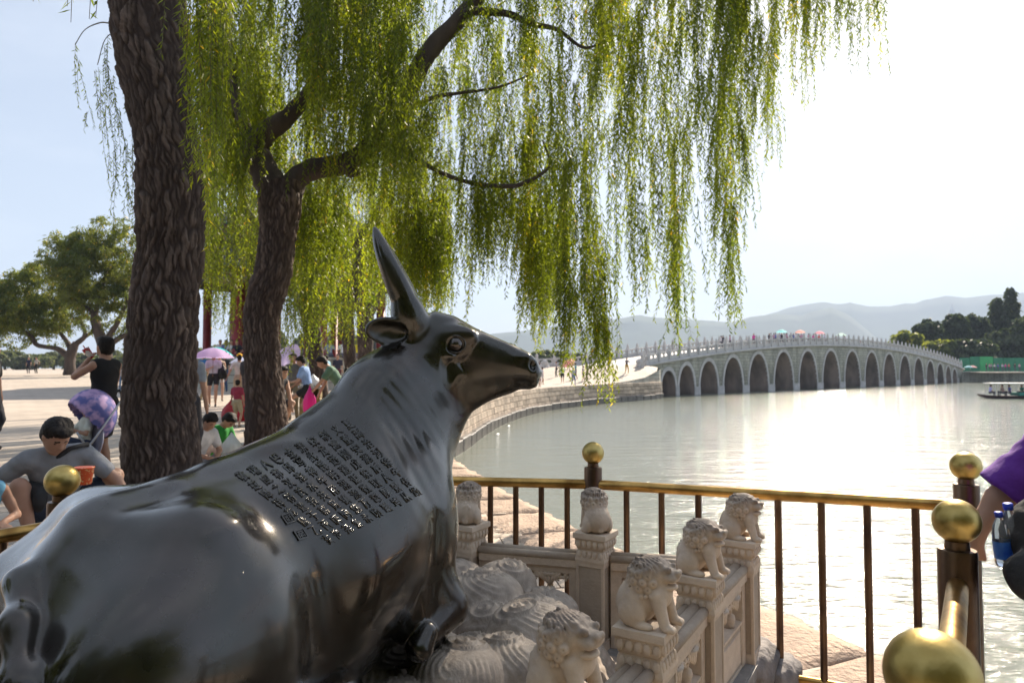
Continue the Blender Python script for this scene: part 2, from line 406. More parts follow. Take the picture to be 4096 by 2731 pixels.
# water
def water_mat():
    m, t, b = nt('water'); n = t.nodes; L = t.links; setp(b, rough=.08, ior=1.333, spec=.5)
    tcn = n.new("ShaderNodeTexCoord")
    def noise(sc, st, det=3):
        mpn = n.new("ShaderNodeMapping"); mpn.inputs['Scale'].default_value = st; mpn.inputs['Rotation'].default_value = (0, 0, .25); L.new(tcn.outputs['Object'], mpn.inputs[0])
        no = n.new("ShaderNodeTexNoise"); no.inputs['Scale'].default_value = sc; no.inputs['Detail'].default_value = det; no.inputs['Roughness'].default_value = .55; L.new(mpn.outputs[0], no.inputs[0]); return no
    a = noise(1.5, (.42, 1.3, 1), 5); c = noise(10, (.5, 1.2, 1), 5); e = noise(.06, (.5, 1.6, 1), 3)
    m1 = n.new("ShaderNodeMath"); m1.operation = 'MULTIPLY_ADD'; m1.inputs[1].default_value = .34; L.new(c.outputs['Fac'], m1.inputs[0]); L.new(a.outputs['Fac'], m1.inputs[2])
    bp = n.new("ShaderNodeBump"); bp.inputs['Distance'].default_value = .10; bp.inputs['Strength'].default_value = 1.0; L.new(m1.outputs[0], bp.inputs['Height']); L.new(bp.outputs[0], b.inputs['Normal'])
    r = n.new("ShaderNodeValToRGB"); r.color_ramp.elements[0].color = (.20, .205, .155, 1); r.color_ramp.elements[1].color = (.175, .20, .175, 1); L.new(e.outputs['Fac'], r.inputs[0]); L.new(r.outputs[0], b.inputs['Base Color'])
    return m
m_water = water_mat()
V = [(-2500, -60, WZ), (4500, -60, WZ), (4500, 5200, WZ), (-2500, 5200, WZ)]
tag(link('lake_water', meshnp('lake_water', V, [(0, 1, 2, 3)], False), m_water), kind='structure')
tag(link('lake_bed', meshnp('lake_bed', [(a, b, WZ - 1.2) for a, b, _ in V], [(0, 1, 2, 3)], False), m_dark), kind='structure')
# ---- seawall: every block a piece, sharing one mesh
m_wall = mat('wall_stone', (.52, .42, .33), (.36, .29, .23), scale=2.2, rough=.85, bump=.02, bscale=12, var=.28)
sw = empty('seawall', (0, 0, 0)); tag(sw, 'curved lakeside retaining wall of pale pinkish stone blocks running to the bridge', 'retaining wall')
ub = bmmesh('wall_block', (lambda bm: (box(bm, -.5, .5, -.5, .5, -.5, .5, .045), bm)[1])(bmesh.new())); ub.materials.append(m_wall)
ub2 = ub.copy(); ub2.name = 'base_block'; ub2.materials.clear(); ub2.materials.append(m_wet)
wp = catmull([(-2.3, 22.2, 0), (-2.0, 24.5, 0), (-1.5, 30, 0), (-.63, 36, 0), (1.0, 42.8, 0), (2.73, 47.2, 0), (5.78, 53, 0), (8.86, 57.6, 0), (12.1, 61.7, 0), (14.1, 65.2, 0)], 12)
wl = [0]
for i in range(1, len(wp)): wl.append(wl[-1] + float(np.linalg.norm(wp[i] - wp[i - 1])))
def wpt(s): return np.array([np.interp(s, wl, [p[k] for p in wp]) for k in range(2)])
courses = [(.47, .30), (.17, .30), (-.13, .32), (-.45, .32)]
for ci, (zt, hh) in enumerate(courses):
    s = rr.uniform(0, .4)
    while s < wl[-1] - .3:
        L_ = rr.uniform(.55, .95) * (1.0 if s < 15 else 1.15); L_ = min(L_, wl[-1] - s)
        a, b = wpt(s), wpt(s + L_); d = b - a; ang = math.atan2(d[1], d[0])
        o = link('wall_block', ub, None, sw, ((a[0] + b[0]) / 2 - .12 * 0, (a[1] + b[1]) / 2, zt - hh / 2), (0, 0, ang)); o.scale = (np.linalg.norm(d) - .025, .5 + rr.uniform(0, .04), hh - .022); s += L_
s = 0
while s < wl[-1] - .5:
    L_ = rr.uniform(1.1, 1.7); L_ = min(L_, wl[-1] - s); a, b = wpt(s), wpt(s + L_); d = b - a; ang = math.atan2(d[1], d[0]); nn = np.array([d[1], -d[0]]) / np.linalg.norm(d)
    o = link('base_block', ub2, None, sw, ((a[0] + b[0]) / 2 + nn[0] * .12, (a[1] + b[1]) / 2 + nn[1] * .12, -1.02 + rr.uniform(-.03, .03)), (0, 0, ang)); o.scale = (np.linalg.norm(d) - .03, .7, .78); s += L_
V = []; F = []
for p in wp: V += [(p[0], p[1], .44), (p[0] , p[1], -1.6)]
V = [(x - .12, y + .05, z) for x, y, z in V]
for i in range(len(wp) - 1): F.append((2 * i, 2 * i + 1, 2 * i + 3, 2 * i + 2))
link('mortar_core', meshnp('mortar_core', V, F), m_dark, sw)
# hills far off
m_hill = mat('hill_forest', (.060, .085, .050), (.040, .058, .038), scale=.01, rough=1.0)
def hill(name, prof, Y, seed, depth=900):
    xs = np.arange(prof[0][0], prof[-1][0], 16.0); tops = np.interp(xs, [p[0] for p in prof], [p[1] for p in prof])
    r_ = np.random.default_rng(seed); tops = tops + np.convolve(r_.normal(0, 2.6, len(xs)), np.ones(4) / 4, 'same')
    V = []; F = []; K = 9
    for j in range(K):
        e = j / (K - 1); 
        for x, tp_ in zip(xs, tops):
            top = W(x, tp_, Y); prof_h = math.sin(e * math.pi * .5 + .0) if e <= 1 else 1
            yy = Y - depth * (1 - e); z = WZ - 3 + (top.z - WZ + 3) * (e ** 1.3) * (1 + .05 * math.sin(x * .03 + j * 2) * (1 - e))
            V.append((top.x * (yy / Y) , yy, z))
    n = len(xs)
    for x, tp_ in zip(xs, tops):
        top = W(x, tp_, Y); V.append((top.x * 1.25, Y + depth, WZ - 3))
    for j in range(K):
        for i in range(n - 1): k = j * n + i; F.append((k, k + 1, k + n + 1, k + n))
    tag(link(name, meshnp(name, V, F), m_hill), kind='structure')
hill('hill', [(1300, 1440), (1700, 1380), (1980, 1335), (2130, 1318), (2270, 1297), (2330, 1308), (2430, 1280), (2560, 1260), (2620, 1272), (2720, 1272), (2800, 1281), (2920, 1290), (3000, 1268), (3100, 1255), (3200, 1262), (3320, 1228), (3400, 1262), (3480, 1330), (3560, 1400), (3700, 1440)], 2700, 1, 700)
hill('hill', [(2600, 1450), (2900, 1330), (3060, 1263), (3150, 1230), (3280, 1208), (3360, 1216), (3400, 1210), (3460, 1222), (3560, 1225), (3620, 1213), (3660, 1217), (3700, 1198), (3780, 1184), (3870, 1190), (3950, 1181), (4096, 1171), (4400, 1165), (5000, 1190), (5600, 1300)], 3300, 2, 900)
hill('hill', [(-2200, 1425), (-900, 1415), (0, 1425), (700, 1418), (1300, 1405), (1800, 1372), (2400, 1400)], 3600, 3, 900)
# closed box of hazy air around the whole place
bm = bmesh.new(); box(bm, -6500, 9000, -900, 5600, -3.4, 640)
hz, ht, hb = nt('haze'); ht.nodes.remove(hb); pv = ht.nodes.new("ShaderNodeVolumePrincipled"); pv.inputs['Color'].default_value = (.58, .73, 1.0, 1); pv.inputs['Density'].default_value = 2.4e-4; pv.inputs['Anisotropy'].default_value = .1
ht.links.new(pv.outputs[0], ht.nodes["Material Output"].inputs['Volume'])
tag(link('haze', bmmesh('haze', bm), hz), kind='stuff')
# ================================================================ the seventeen-arch bridge
m_bside = None
def bridge_stone():
    m, t, b = nt('bridge_stone'); n = t.nodes; L = t.links; setp(b, rough=.85)
    tcn = n.new("ShaderNodeTexCoord"); sp = n.new("ShaderNodeSeparateXYZ"); L.new(tcn.outputs['Object'], sp.inputs[0]); cb = n.new("ShaderNodeCombineXYZ"); L.new(sp.outputs[0], cb.inputs[0]); L.new(sp.outputs[2], cb.inputs[1])
    br = n.new("ShaderNodeTexBrick"); br.inputs['Scale'].default_value = 1; br.inputs['Brick Width'].default_value = .9; br.inputs['Row Height'].default_value = .36; br.inputs['Mortar Size'].default_value = .018
    br.inputs['Color1'].default_value = (.46, .45, .385, 1); br.inputs['Color2'].default_value = (.36, .365, .325, 1); br.inputs['Mortar'].default_value = (.20, .19, .16, 1); L.new(cb.outputs[0], br.inputs['Vector'])
    no = n.new("ShaderNodeTexNoise"); no.inputs['Scale'].default_value = .8; no.inputs['Detail'].default_value = 6; mp_ = n.new("ShaderNodeMapping"); mp_.inputs['Scale'].default_value = (1.6, 1, .5); L.new(tcn.outputs['Object'], mp_.inputs[0]); L.new(mp_.outputs[0], no.inputs[0])
    mr = n.new("ShaderNodeMapRange"); mr.inputs[1].default_value = .3; mr.inputs[2].default_value = .7; mr.inputs[3].default_value = .62; mr.inputs[4].default_value = 1.15; L.new(no.outputs['Fac'], mr.inputs[0])
    mx = n.new("ShaderNodeMixRGB"); mx.blend_type = 'MULTIPLY'; mx.inputs[0].default_value = 1; L.new(br.outputs[0], mx.inputs[1]); L.new(mr.outputs[0], mx.inputs[2]); L.new(mx.outputs[0], b.inputs['Base Color'])
    bp = n.new("ShaderNodeBump"); bp.inputs['Distance'].default_value = .02; bp.invert = True; L.new(br.outputs['Fac'], bp.inputs['Height']); L.new(bp.outputs[0], b.inputs['Normal'])
    return m
m_bside = bridge_stone()
m_bmar = mat('bridge_marble', (.52, .50, .49), (.40, .39, .385), scale=1.5, rough=.75, bump=.01, bscale=9)
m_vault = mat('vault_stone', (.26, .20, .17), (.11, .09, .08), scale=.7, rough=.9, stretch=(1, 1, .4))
ARX = [2659, 2754, 2846, 2939, 3033, 3127, 3221, 3315, 3407, 3493, 3562, 3622, 3673, 3718, 3755, 3789, 3819]
ARY = [1482, 1459, 1442, 1428, 1415, 1408, 1404, 1402, 1405, 1410, 1415, 1422, 1433, 1445, 1456, 1466, 1476]
ts, zt = [], []
for x, y in zip(ARX, ARY):
    u = (x - CX) / FPX; t = (BA.y * u - BA.x) / (BD.x / BD.y - u); Y = BA.y + t; ts.append(t * BL); zt.append(EYE + (HOR - y) / FPX * Y)
ts = np.array(ts); k_ = np.arange(17)
pf = np.polyfit(k_ - 8, ts, 3); ts = np.polyval(pf, k_ - 8)
zt = np.array([(zt[i] + zt[16 - i]) / 2 for i in range(17)])
bridge = empty('stone_bridge', (BA.x, BA.y, 0), math.atan2(BD.y, BD.x))
tag(bridge, 'long seventeen-arch marble bridge with carved balustrades humped over the lake', 'bridge')
BLEN = (-2.6 * BL, 66.5 * BL); ZS = -.22
edges = [ts[0] - (ts[1] - ts[0]) / 2] + [(ts[i] + ts[i + 1]) / 2 for i in range(16)] + [ts[16] + (ts[16] - ts[15]) / 2]
hw = [(edges[i + 1] - edges[i]) * .372 for i in range(17)]
def archz(i, u, e=.14):
    u = min(1, abs(u)); return max(0.0, 1 - (.93 * u ** 2.3 + .07 * u)) ** .56
prof = []                               # (s, bottom z)
prof.append((BLEN[0], -1.8))
for i in range(17):
    prof.append((ts[i] - hw[i] - .001, -1.8)); N_ = 20
    for j in range(N_ + 1):
        u = -math.cos(math.pi * j / N_); prof.append((ts[i] + u * hw[i], max(ZS + (zt[i] - ZS) * archz(i, u), ZS)))
    prof.append((ts[i] + hw[i] + .001, -1.8))
prof.append((BLEN[1], -1.8))
def dz(s): return deckz(s / BL)
# finer splits so that the top follows the curve
P2 = []
for a, b in zip(prof[:-1], prof[1:]):
    n_ = max(1, int((b[0] - a[0]) / .6))
    for j in range(n_): P2.append((a[0] + (b[0] - a[0]) * j / n_, a[1] + (b[1] - a[1]) * j / n_))
P2.append(prof[-1])
V = []; F = []; MI = []
for s, zb in P2: V += [(s, 0, zb), (s, 0, dz(s) - .25), (s, BW, zb), (s, BW, dz(s) - .25)]
for i in range(len(P2) - 1):
    a, b = 4 * i, 4 * i + 4
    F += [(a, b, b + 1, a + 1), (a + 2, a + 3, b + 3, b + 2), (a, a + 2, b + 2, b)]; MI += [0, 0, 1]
F += [(0, 1, 3, 2), (len(V) - 4, len(V) - 2, len(V) - 1, len(V) - 3)]; MI += [0, 0]
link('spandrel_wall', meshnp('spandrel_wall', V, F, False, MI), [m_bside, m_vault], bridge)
# deck
V = []; F = []
ss = np.arange(BLEN[0], BLEN[1] + .9, 1.0)
for s in ss:
    z = dz(s)
    V += [(s, -.28, z - .28), (s, -.28, z), (s, BW + .28, z), (s, BW + .28, z - .28)]
for i in range(len(ss) - 1):
    for k in range(4): F.append((4 * i + k, 4 * i + (k + 1) % 4, 4 * i + 4 + (k + 1) % 4, 4 * i + 4 + k))
link('deck', meshnp('deck', V, F, False), m_bmar, bridge)
# rings round the arches and pier faces
for i in range(17):
    bm = bmesh.new(); N_ = 22; wr = .42; a_, b_ = [], []
    for j in range(N_ + 1):
        u = -math.cos(math.pi * j / N_); z = ZS + (zt[i] - ZS) * archz(i, u)
        s = ts[i] + u * hw[i]; s2 = ts[i] + u * (hw[i] + wr * .75); z2 = ZS + (zt[i] + wr - ZS) * archz(i, u)
        a_.append([bm.verts.new((s, y, z)) for y in (-.06, .1)]); b_.append([bm.verts.new((s2, y, z2)) for y in (-.06, .1)])
    for j in range(N_):
        bm.faces.new((a_[j][0], a_[j + 1][0], b_[j + 1][0], b_[j][0])); bm.faces.new((b_[j][0], b_[j + 1][0], b_[j + 1][1], b_[j][1])); bm.faces.new((a_[j][0], a_[j][1], a_[j + 1][1], a_[j + 1][0]))
    link('arch_ring', bmmesh('arch_ring', bm), m_bmar, bridge)
for i in range(18):
    a = ts[i - 1] + hw[i - 1] if i else ts[0] - hw[0] - 1.2; b = ts[i] - hw[i] if i < 17 else ts[16] + hw[16] + 1.2
    bm = bmesh.new(); box(bm, a + .01, b - .01, -.10, .2, -1.7, ZS - .002); link('pier', bmmesh('pier', bm), m_bmar, bridge)
# balustrade posts and panels
bm = bmesh.new(); loftsq(bm, [(.15, .15, 0), (.15, .15, .98), (.12, .12, 1.0), (.12, .12, 1.06)])
lathe(bm, [(.12, 1.06), (.15, 1.14), (.14, 1.26), (.10, 1.38), (.04, 1.5), (.005, 1.54)], 8)
me_post = bmmesh('bridge_post', bm); me_post.materials.append(m_bmar)
PS = 1.17 * BL
bm = bmesh.new(); h2 = PS / 2 - .15
box(bm, -h2, h2, -.07, .07, 0, .42); box(bm, -h2, h2, -.09, .09, .74, .88)
for x in (-h2 + .06, 0, h2 - .06): box(bm, x - .06, x + .06, -.06, .06, .42, .74)
for x in (-h2 + .17, -.11, .11, h2 - .17): box(bm, x - .05, x + .05, -.05, .05, .66, .74)
me_pan = bmmesh('bridge_panel', bm); me_pan.materials.append(m_bmar)
s = -1.0 * BL
while s < 65.8 * BL:
    for y in (-.08, BW + .08):
        link('post', me_post, None, bridge, (s, y, dz(s)))
        if s + PS < 66 * BL:
            link('balustrade_panel', me_pan, None, bridge, (s + PS / 2, y, (dz(s) + dz(s + PS)) / 2), (0, -math.atan2(dz(s + PS) - dz(s), PS), 0))
    s += PS
# splayed rails at the near end, standing on the ramp
def bw(t, n): return Vector((BA.x, BA.y, 0)) + BD * (t * BL) + BN * n
rail2 = empty('ramp_balustrade'); tag(rail2, 'carved stone balustrade flaring left from the near end of the bridge', 'balustrade')
pts = [bw(-1.0, BW + .08), bw(-2.2, 8.6), bw(-3.4, 9.3), bw(-4.6, 10.1), bw(-5.8, 11.1), bw(-7.0, 12.2), bw(-8.1, 13.5)]
for i, p in enumerate(pts):
    z = gz(p.x, p.y) if i else deckz(-1.0)
    if i: link('post', me_post, None, rail2, (p.x, p.y, z))
    if i + 1 < len(pts):
        q = pts[i + 1]; zq = gz(q.x, q.y); d = q - p; L_ = math.hypot(d.x, d.y)
        o = link('balustrade_panel', me_pan, None, rail2, ((p.x + q.x) / 2, (p.y + q.y) / 2, (z + zq) / 2), (0, -math.atan2(zq - z, L_), math.atan2(d.y, d.x))); o.scale = (L_ / PS, 1, 1)
rail3 = empty('ramp_balustrade'); tag(rail3, 'short splayed end balustrade behind the seated stone lion at the first arch', 'balustrade')
pts = [bw(-1.0, -.08), bw(-1.9, -.6), bw(-2.7, -1.3)]
for i, p in enumerate(pts):
    z = deckz(-1.0) - .25 * i
    if i: link('post', me_post, None, rail3, (p.x, p.y, z))
    if i < 2:
        q = pts[i + 1]; d = q - p; L_ = math.hypot(d.x, d.y); o = link('balustrade_panel', me_pan, None, rail3, ((p.x + q.x) / 2, (p.y + q.y) / 2, z - .12), (0, 0, math.atan2(d.y, d.x))); o.scale = (L_ / PS, 1, 1)
bm = bmesh.new()
for a, b in ((-1.2, -2.9),):
    vs = [bw(a, -.1), bw(b, -1.7), bw(b - .6, .4), bw(a, 2.0)]
    lo_ = [bm.verts.new((v.x, v.y, -1.5)) for v in vs]; hi_ = [bm.verts.new((v.x, v.y, deckz(-1.2) - .05 - (.45 if i in (1, 2) else 0))) for i, v in enumerate(vs)]
    bm.faces.new(hi_); [bm.faces.new((lo_[i], lo_[(i + 1) % 4], hi_[(i + 1) % 4], hi_[i])) for i in range(4)]
bmesh.ops.recalc_face_normals(bm, faces=bm.faces)
link('abutment', bmmesh('abutment', bm), m_bside, None); tag(bpy.data.objects['abutment'], kind='structure')
# far bank: embankment, green hoarding
bank = sheet('far_bank', [128, 136, 150, 170, 200, 260], lambda y: (BA + BD * 66.3 * BL).x - (5 if y > 136 else 0), lambda y: 260, lambda x, y: .9 + (y - 128) * .01, 24, m_plaza)
p0 = BA + BD * 66.3 * BL
V = [(p0.x - 1, p0.y, -1.6), (p0.x - 1, p0.y, 1.0), (p0.x + 14, 128, -1.6), (p0.x + 14, 128, 1.0), (260, 120, -1.6), (260, 120, 1.0)]
tag(link('far_bank_wall', meshnp('far_bank_wall', V, [(0, 2, 3, 1), (2, 4, 5, 3)], False), m_bside), kind='structure')

# side wall that carries the edge of the ramp above the quay
V = []; F = []
for y in np.arange(54, 72.1, .5): x = edgex(y); V += [(x, y, gz(x, y) + .002), (x, y, .30)]
for i in range(len(V) // 2 - 1): F.append((2 * i, 2 * i + 1, 2 * i + 3, 2 * i + 2))
tag(link('ramp_side_wall', meshnp('ramp_side_wall', V, F, False), m_bside), kind='structure')
# ================================================================ trees
def leaf_mat(name, dark, light, yel, tr, trw=.55):
    m = bpy.data.materials.new(name); m.use_nodes = True; t = m.node_tree; n = t.nodes; L = t.links; n.clear()
    at = n.new("ShaderNodeAttribute"); at.attribute_name = 'tone'
    r = n.new("ShaderNodeValToRGB"); r.color_ramp.elements[0].color = (*dark, 1); r.color_ramp.elements[1].color = (*yel, 1); e = r.color_ramp.elements.new(.90); e.color = (*light, 1); e.position = .90; r.color_ramp.elements[2].position = .975
    L.new(at.outputs['Fac'], r.inputs[0])
    r2 = n.new("ShaderNodeMixRGB"); r2.blend_type = 'MULTIPLY'; r2.inputs[0].default_value = 1; r2.inputs[2].default_value = (*tr, 1); L.new(r.outputs[0], r2.inputs[1])
    d = n.new("ShaderNodeBsdfPrincipled"); d.inputs['Roughness'].default_value = .45; d.inputs['Specular IOR Level'].default_value = .35; L.new(r.outputs[0], d.inputs['Base Color'])
    tl = n.new("ShaderNodeBsdfTranslucent"); L.new(r2.outputs[0], tl.inputs[0])
    mx = n.new("ShaderNodeMixShader"); mx.inputs[0].default_value = trw; L.new(d.outputs[0], mx.inputs[1]); L.new(tl.outputs[0], mx.inputs[2]); o = n.new("ShaderNodeOutputMaterial"); L.new(mx.outputs[0], o.inputs[0]); return m
m_leaf = leaf_mat('willow_leaf', (.024, .048, .012), (.120, .155, .012), (.42, .26, .03), (4.1, 3.6, 1.4))
m_leaf2 = leaf_mat('willow_leaf_olive', (.040, .066, .020), (.115, .135, .025), (.32, .24, .05), (3.0, 2.7, 1.5), .5)  # duller olive leaf colours for the rounder crowns
m_leafdark = leaf_mat('cypress_leaf', (.035, .050, .024), (.070, .085, .035), (.13, .13, .05), (1.6, 1.7, 1.2), .3)
def leafmesh(name, P, D, Wd, Ln, Wn, tone):
    """diamond leaves: P base, D direction, Wd width direction"""
    n = len(P); V = np.empty((n, 4, 3), np.float32); mid = P + D * (Ln * .42)[:, None]
    V[:, 0] = P; V[:, 1] = mid + Wd * Wn[:, None]; V[:, 2] = P + D * Ln[:, None]; V[:, 3] = mid - Wd * Wn[:, None]
    me = meshnp(name, V.reshape(-1, 3), np.arange(4 * n).reshape(-1, 4), False)
    a = me.attributes.new('tone', 'FLOAT', 'POINT'); a.data.foreach_set('value', np.repeat(tone.astype(np.float32), 4)); return me
def unit(v): return v / np.maximum(np.linalg.norm(v, axis=-1, keepdims=True), 1e-9)
def hang(tops, lens, leaf=.085, wid=.0075, gap=.020, sway=.06, seed=1, tonebase=None, wind=(-.03, .0)):
    """twigs hanging from tops; returns leaf arrays and twig polylines"""
    r = np.random.default_rng(seed); n = len(tops); PP, DD, LL_, TT = [], [], [], []; tw = []
    for i in range(n):
        L_ = lens[i]; m = max(4, int(L_ / gap)); s = (np.arange(m) + r.uniform(0, 1, m) * .6) / m
        a1, a2, ph = r.uniform(-1, 1), r.uniform(-1, 1), r.uniform(0, 6.28)
        def pos(s):
            o = np.stack([sway * (a1 * np.sin(s * 2.2 + ph) - a1 * math.sin(ph)) + wind[0] * L_ * s * s, sway * (a2 * np.sin(s * 2.6 + ph * 2) - a2 * math.sin(ph * 2)) + wind[1] * L_ * s, -L_ * s], -1); return tops[i] + o
        p = pos(s); fade = 1 - .35 * s; az = r.uniform(0, 6.28, m); sp = r.uniform(.3, 1.05, m)
        d = np.stack([np.cos(az) * sp, np.sin(az) * sp, -np.ones(m) * r.uniform(.55, 1.1, m)], -1)
        PP.append(p); DD.append(unit(d)); LL_.append(leaf * fade * r.uniform(.6, 1.2, m)); base = r.uniform(.0, .62) if tonebase is None else tonebase[i]; tn = np.clip(base + r.uniform(0, .38, m), 0, .93); tn = np.where(r.uniform(0, 1, m) > .9985, 1.0, tn); TT.append(tn)
        tw.append(pos(np.linspace(0, 1, 4)))
    P = np.concatenate(PP); D = np.concatenate(DD); Ln = np.concatenate(LL_); T = np.concatenate(TT)
    rv = r.normal(size=P.shape); Wd = unit(np.cross(D, rv)); return P, D, Wd, Ln, np.full(len(P), wid) * r.uniform(.7, 1.3, len(P)), T, tw
def twigmesh(tw, rad):
    V = []; F = []; c = 0
    for pl in tw:
        k = len(pl)
        for j, p in enumerate(pl):
            r_ = rad * (1 - .6 * j / k)
            for a in (0, 2.1, 4.2): V.append((p[0] + r_ * math.cos(a), p[1] + r_ * math.sin(a), p[2]))
        for j in range(k - 1):
            for a in range(3): F.append((c + 3 * j + a, c + 3 * j + (a + 1) % 3, c + 3 * j + 3 + (a + 1) % 3, c + 3 * j + 3 + a))
        c += 3 * k
    return np.array(V), F
def bundle(spec, seed, per=4, spread=.10, **kw):
    """spec: list of (x,y,ztop,len): bundles of twigs hanging together"""
    r = np.random.default_rng(seed); tops, lens, tb = [], [], []
    for x, y, z, l in spec:
        b = r.uniform(0, .60)
        for k in range(per): tops.append((x + r.normal() * spread, y + r.normal() * spread, z - abs(r.normal()) * .12 * l)); lens.append(l * r.uniform(.45, 1.0)); tb.append(b)
    return hang(np.array(tops), np.array(lens), seed=seed + 1, tonebase=tb, **kw)
def foliage(name, parts, parent, mt, twr=.0022):
    P, D, Wd, Ln, Wn, T = [np.concatenate([p[i] for p in parts]) for i in range(6)]
    o = link(name, leafmesh(name, P, D, Wd, Ln, Wn, T), mt, parent); o.matrix_parent_inverse = Matrix.Translation(-parent.location); o['kind'] = 'stuff'
    tw = [t for p in parts if len(p) > 6 for t in p[6]]
    if tw:
        V, F = twigmesh(tw, twr); o2 = link('twigs', meshnp('twigs', V, F), m_twig, parent); o2.matrix_parent_inverse = Matrix.Translation(-parent.location); o2['kind'] = 'stuff'
    return o
m_twig = mat('twig', (.12, .10, .035), (.08, .06, .03), scale=4, rough=.8)
def bark_mat(name, c1, c2):
    m = mat(name, c1, c2, scale=5, rough=.92, bump=.012, bscale=30, stretch=(1, 1, .3), lo=.3, hi=.7, detail=8); t = m.node_tree; n = t.nodes; b = n["Principled BSDF"]
    if 'willow' in name:                         # weathered grey plates over dark brown fissures
        src = b.inputs['Base Color'].links[0].from_socket; at = n.new("ShaderNodeAttribute"); at.attribute_name = 'plate'; mx = n.new("ShaderNodeMixRGB"); mx.inputs[1].default_value = (.035, .022, .018, 1)
        pw = n.new("ShaderNodeMath"); pw.operation = 'POWER'; pw.inputs[1].default_value = 1.6; t.links.new(at.outputs['Fac'], pw.inputs[0]); t.links.new(pw.outputs[0], mx.inputs[0]); t.links.new(src, mx.inputs[2]); t.links.new(mx.outputs[0], b.inputs['Base Color'])
    return m
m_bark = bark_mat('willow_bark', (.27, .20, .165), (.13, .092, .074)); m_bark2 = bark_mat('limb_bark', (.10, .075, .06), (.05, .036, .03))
def barktrunk(name, path, rad, parent, m, nu=150, dv=.022, cell=(.046, .27), depth=.040, seed=1):
    """trunk with real furrows: plates from a stretched cell pattern"""
    r = np.random.default_rng(seed); cp = catmull([list(p) + [q] for p, q in zip(path, rad)], 12); cp = np.array(cp)
    s = np.concatenate([[0], np.cumsum(np.linalg.norm(np.diff(cp[:, :3], axis=0), axis=1))]); n = int(s[-1] / dv); q = np.linspace(0, s[-1], n); C = np.stack([np.interp(q, s, cp[:, k]) for k in range(4)], 1)
    th = np.linspace(0, 2 * np.pi, nu, endpoint=False); U, Q = np.meshgrid(th, q); Rm = C[:, 3].mean(); u = U * Rm
    W_ = 2 * np.pi * Rm; nc = int(W_ / cell[0] * s[-1] / cell[1]); fp = np.stack([r.uniform(0, W_, nc), r.uniform(0, s[-1], nc)], 1); fp = np.concatenate([fp, fp + [W_, 0], fp - [W_, 0]])
    fp = fp[(fp[:, 0] > -.2) & (fp[:, 0] < W_ + .2)]; F = np.zeros(U.shape); KK = np.zeros(U.shape)
    uw = u + .008 * np.sin(Q * 31 + u * 9) + .03 * np.sin(Q * 5 + u * 3) + .012 * np.sin(Q * 13 + u * 17) + r.normal(size=U.shape) * .0012
    for j in range(n):
        near = fp[np.abs(fp[:, 1] - q[j]) < cell[1] * 2.2]; dd = np.hypot((uw[j][:, None] - near[None, :, 0]) / cell[0], (q[j] - near[None, :, 1] + .0) / cell[1])
        ds = np.partition(dd, 1, axis=1); F[j] = ds[:, 1] - ds[:, 0]; KK[j] = np.sin(near[dd.argmin(1), 0] * 913 + near[dd.argmin(1), 1] * 377)
    pl = np.clip(F / .34, 0, 1); fine = .5 + .5 * np.sin(uw * 210 + 3 * np.sin(Q * 23) + 6 * np.sin(uw * 40)); PLT = pl * (.6 + .25 * fine) * (.75 + .25 * KK); hgt = .75 + .25 * np.sin(Q * 23 + 8 * np.sin(uw * 21)); D = (pl * hgt * (.8 + .28 * KK) - .6) * depth + fine * pl * .004 + .006 * np.sin(Q * 3 + U * 2) + .004 * np.sin(U * 5 + Q * 1.3)
    D += r.normal(size=D.shape) * .0012; dr = np.gradient(C[:, :3], axis=0); dr = unit(dr); ax = unit(np.cross(dr, [0, 1.0, .001])); bx = np.cross(ax, dr)
    Rr = C[:, 3][:, None] * (1 + .035 * np.sin(2 * U + 1) + .03 * np.sin(3 * U + Q * .6)) + D
    V = C[:, None, :3] + ax[:, None] * (np.cos(U) * Rr)[..., None] + bx[:, None] * (np.sin(U) * Rr)[..., None]
    I = np.arange(n * nu).reshape(n, nu); J = np.roll(I, -1, axis=1); Fc = np.stack([I[:-1], J[:-1], J[1:], I[1:]], -1).reshape(-1, 4)
    me = meshnp(name, V.reshape(-1, 3), Fc, True); av = me.attributes.new('plate', 'FLOAT', 'POINT'); av.data.foreach_set('value', PLT.ravel().astype(np.float32)); o = link(name, me, m, parent); o.matrix_parent_inverse = Matrix.Translation(-parent.location); return o
def limb(parent, pts, rad, m=None, name='branch', seg=10):
    r = random.Random(len(pts) * 7 + int(rad[0] * 1e4)); cp = catmull([list(p) + [q] for p, q in zip(pts, rad)], 6)
    bm = bmesh.new(); tube(bm, [c[:3] for c in cp], [c[3] for c in cp], seg, rough=lambda i, k: r.uniform(-.08, .10)); o = link(name, bmmesh(name, bm, True), m or m_bark2, parent); o.matrix_parent_inverse = Matrix.Translation(-parent.location); return o
def PXR(px, Y): return px * Y / FPX
def wl_(lst, Y): return [tuple(W(a, b, Y if len(t) == 3 else t[3])) for t in lst for a, b in [t[:2]]], [PXR(t[2], Y if len(t) == 3 else t[3]) for t in lst]
def tree(name, label, loc, group=None):
    e = empty(name, loc); tag(e, label, 'tree', group); return e
r4 = np.random.default_rng(44)
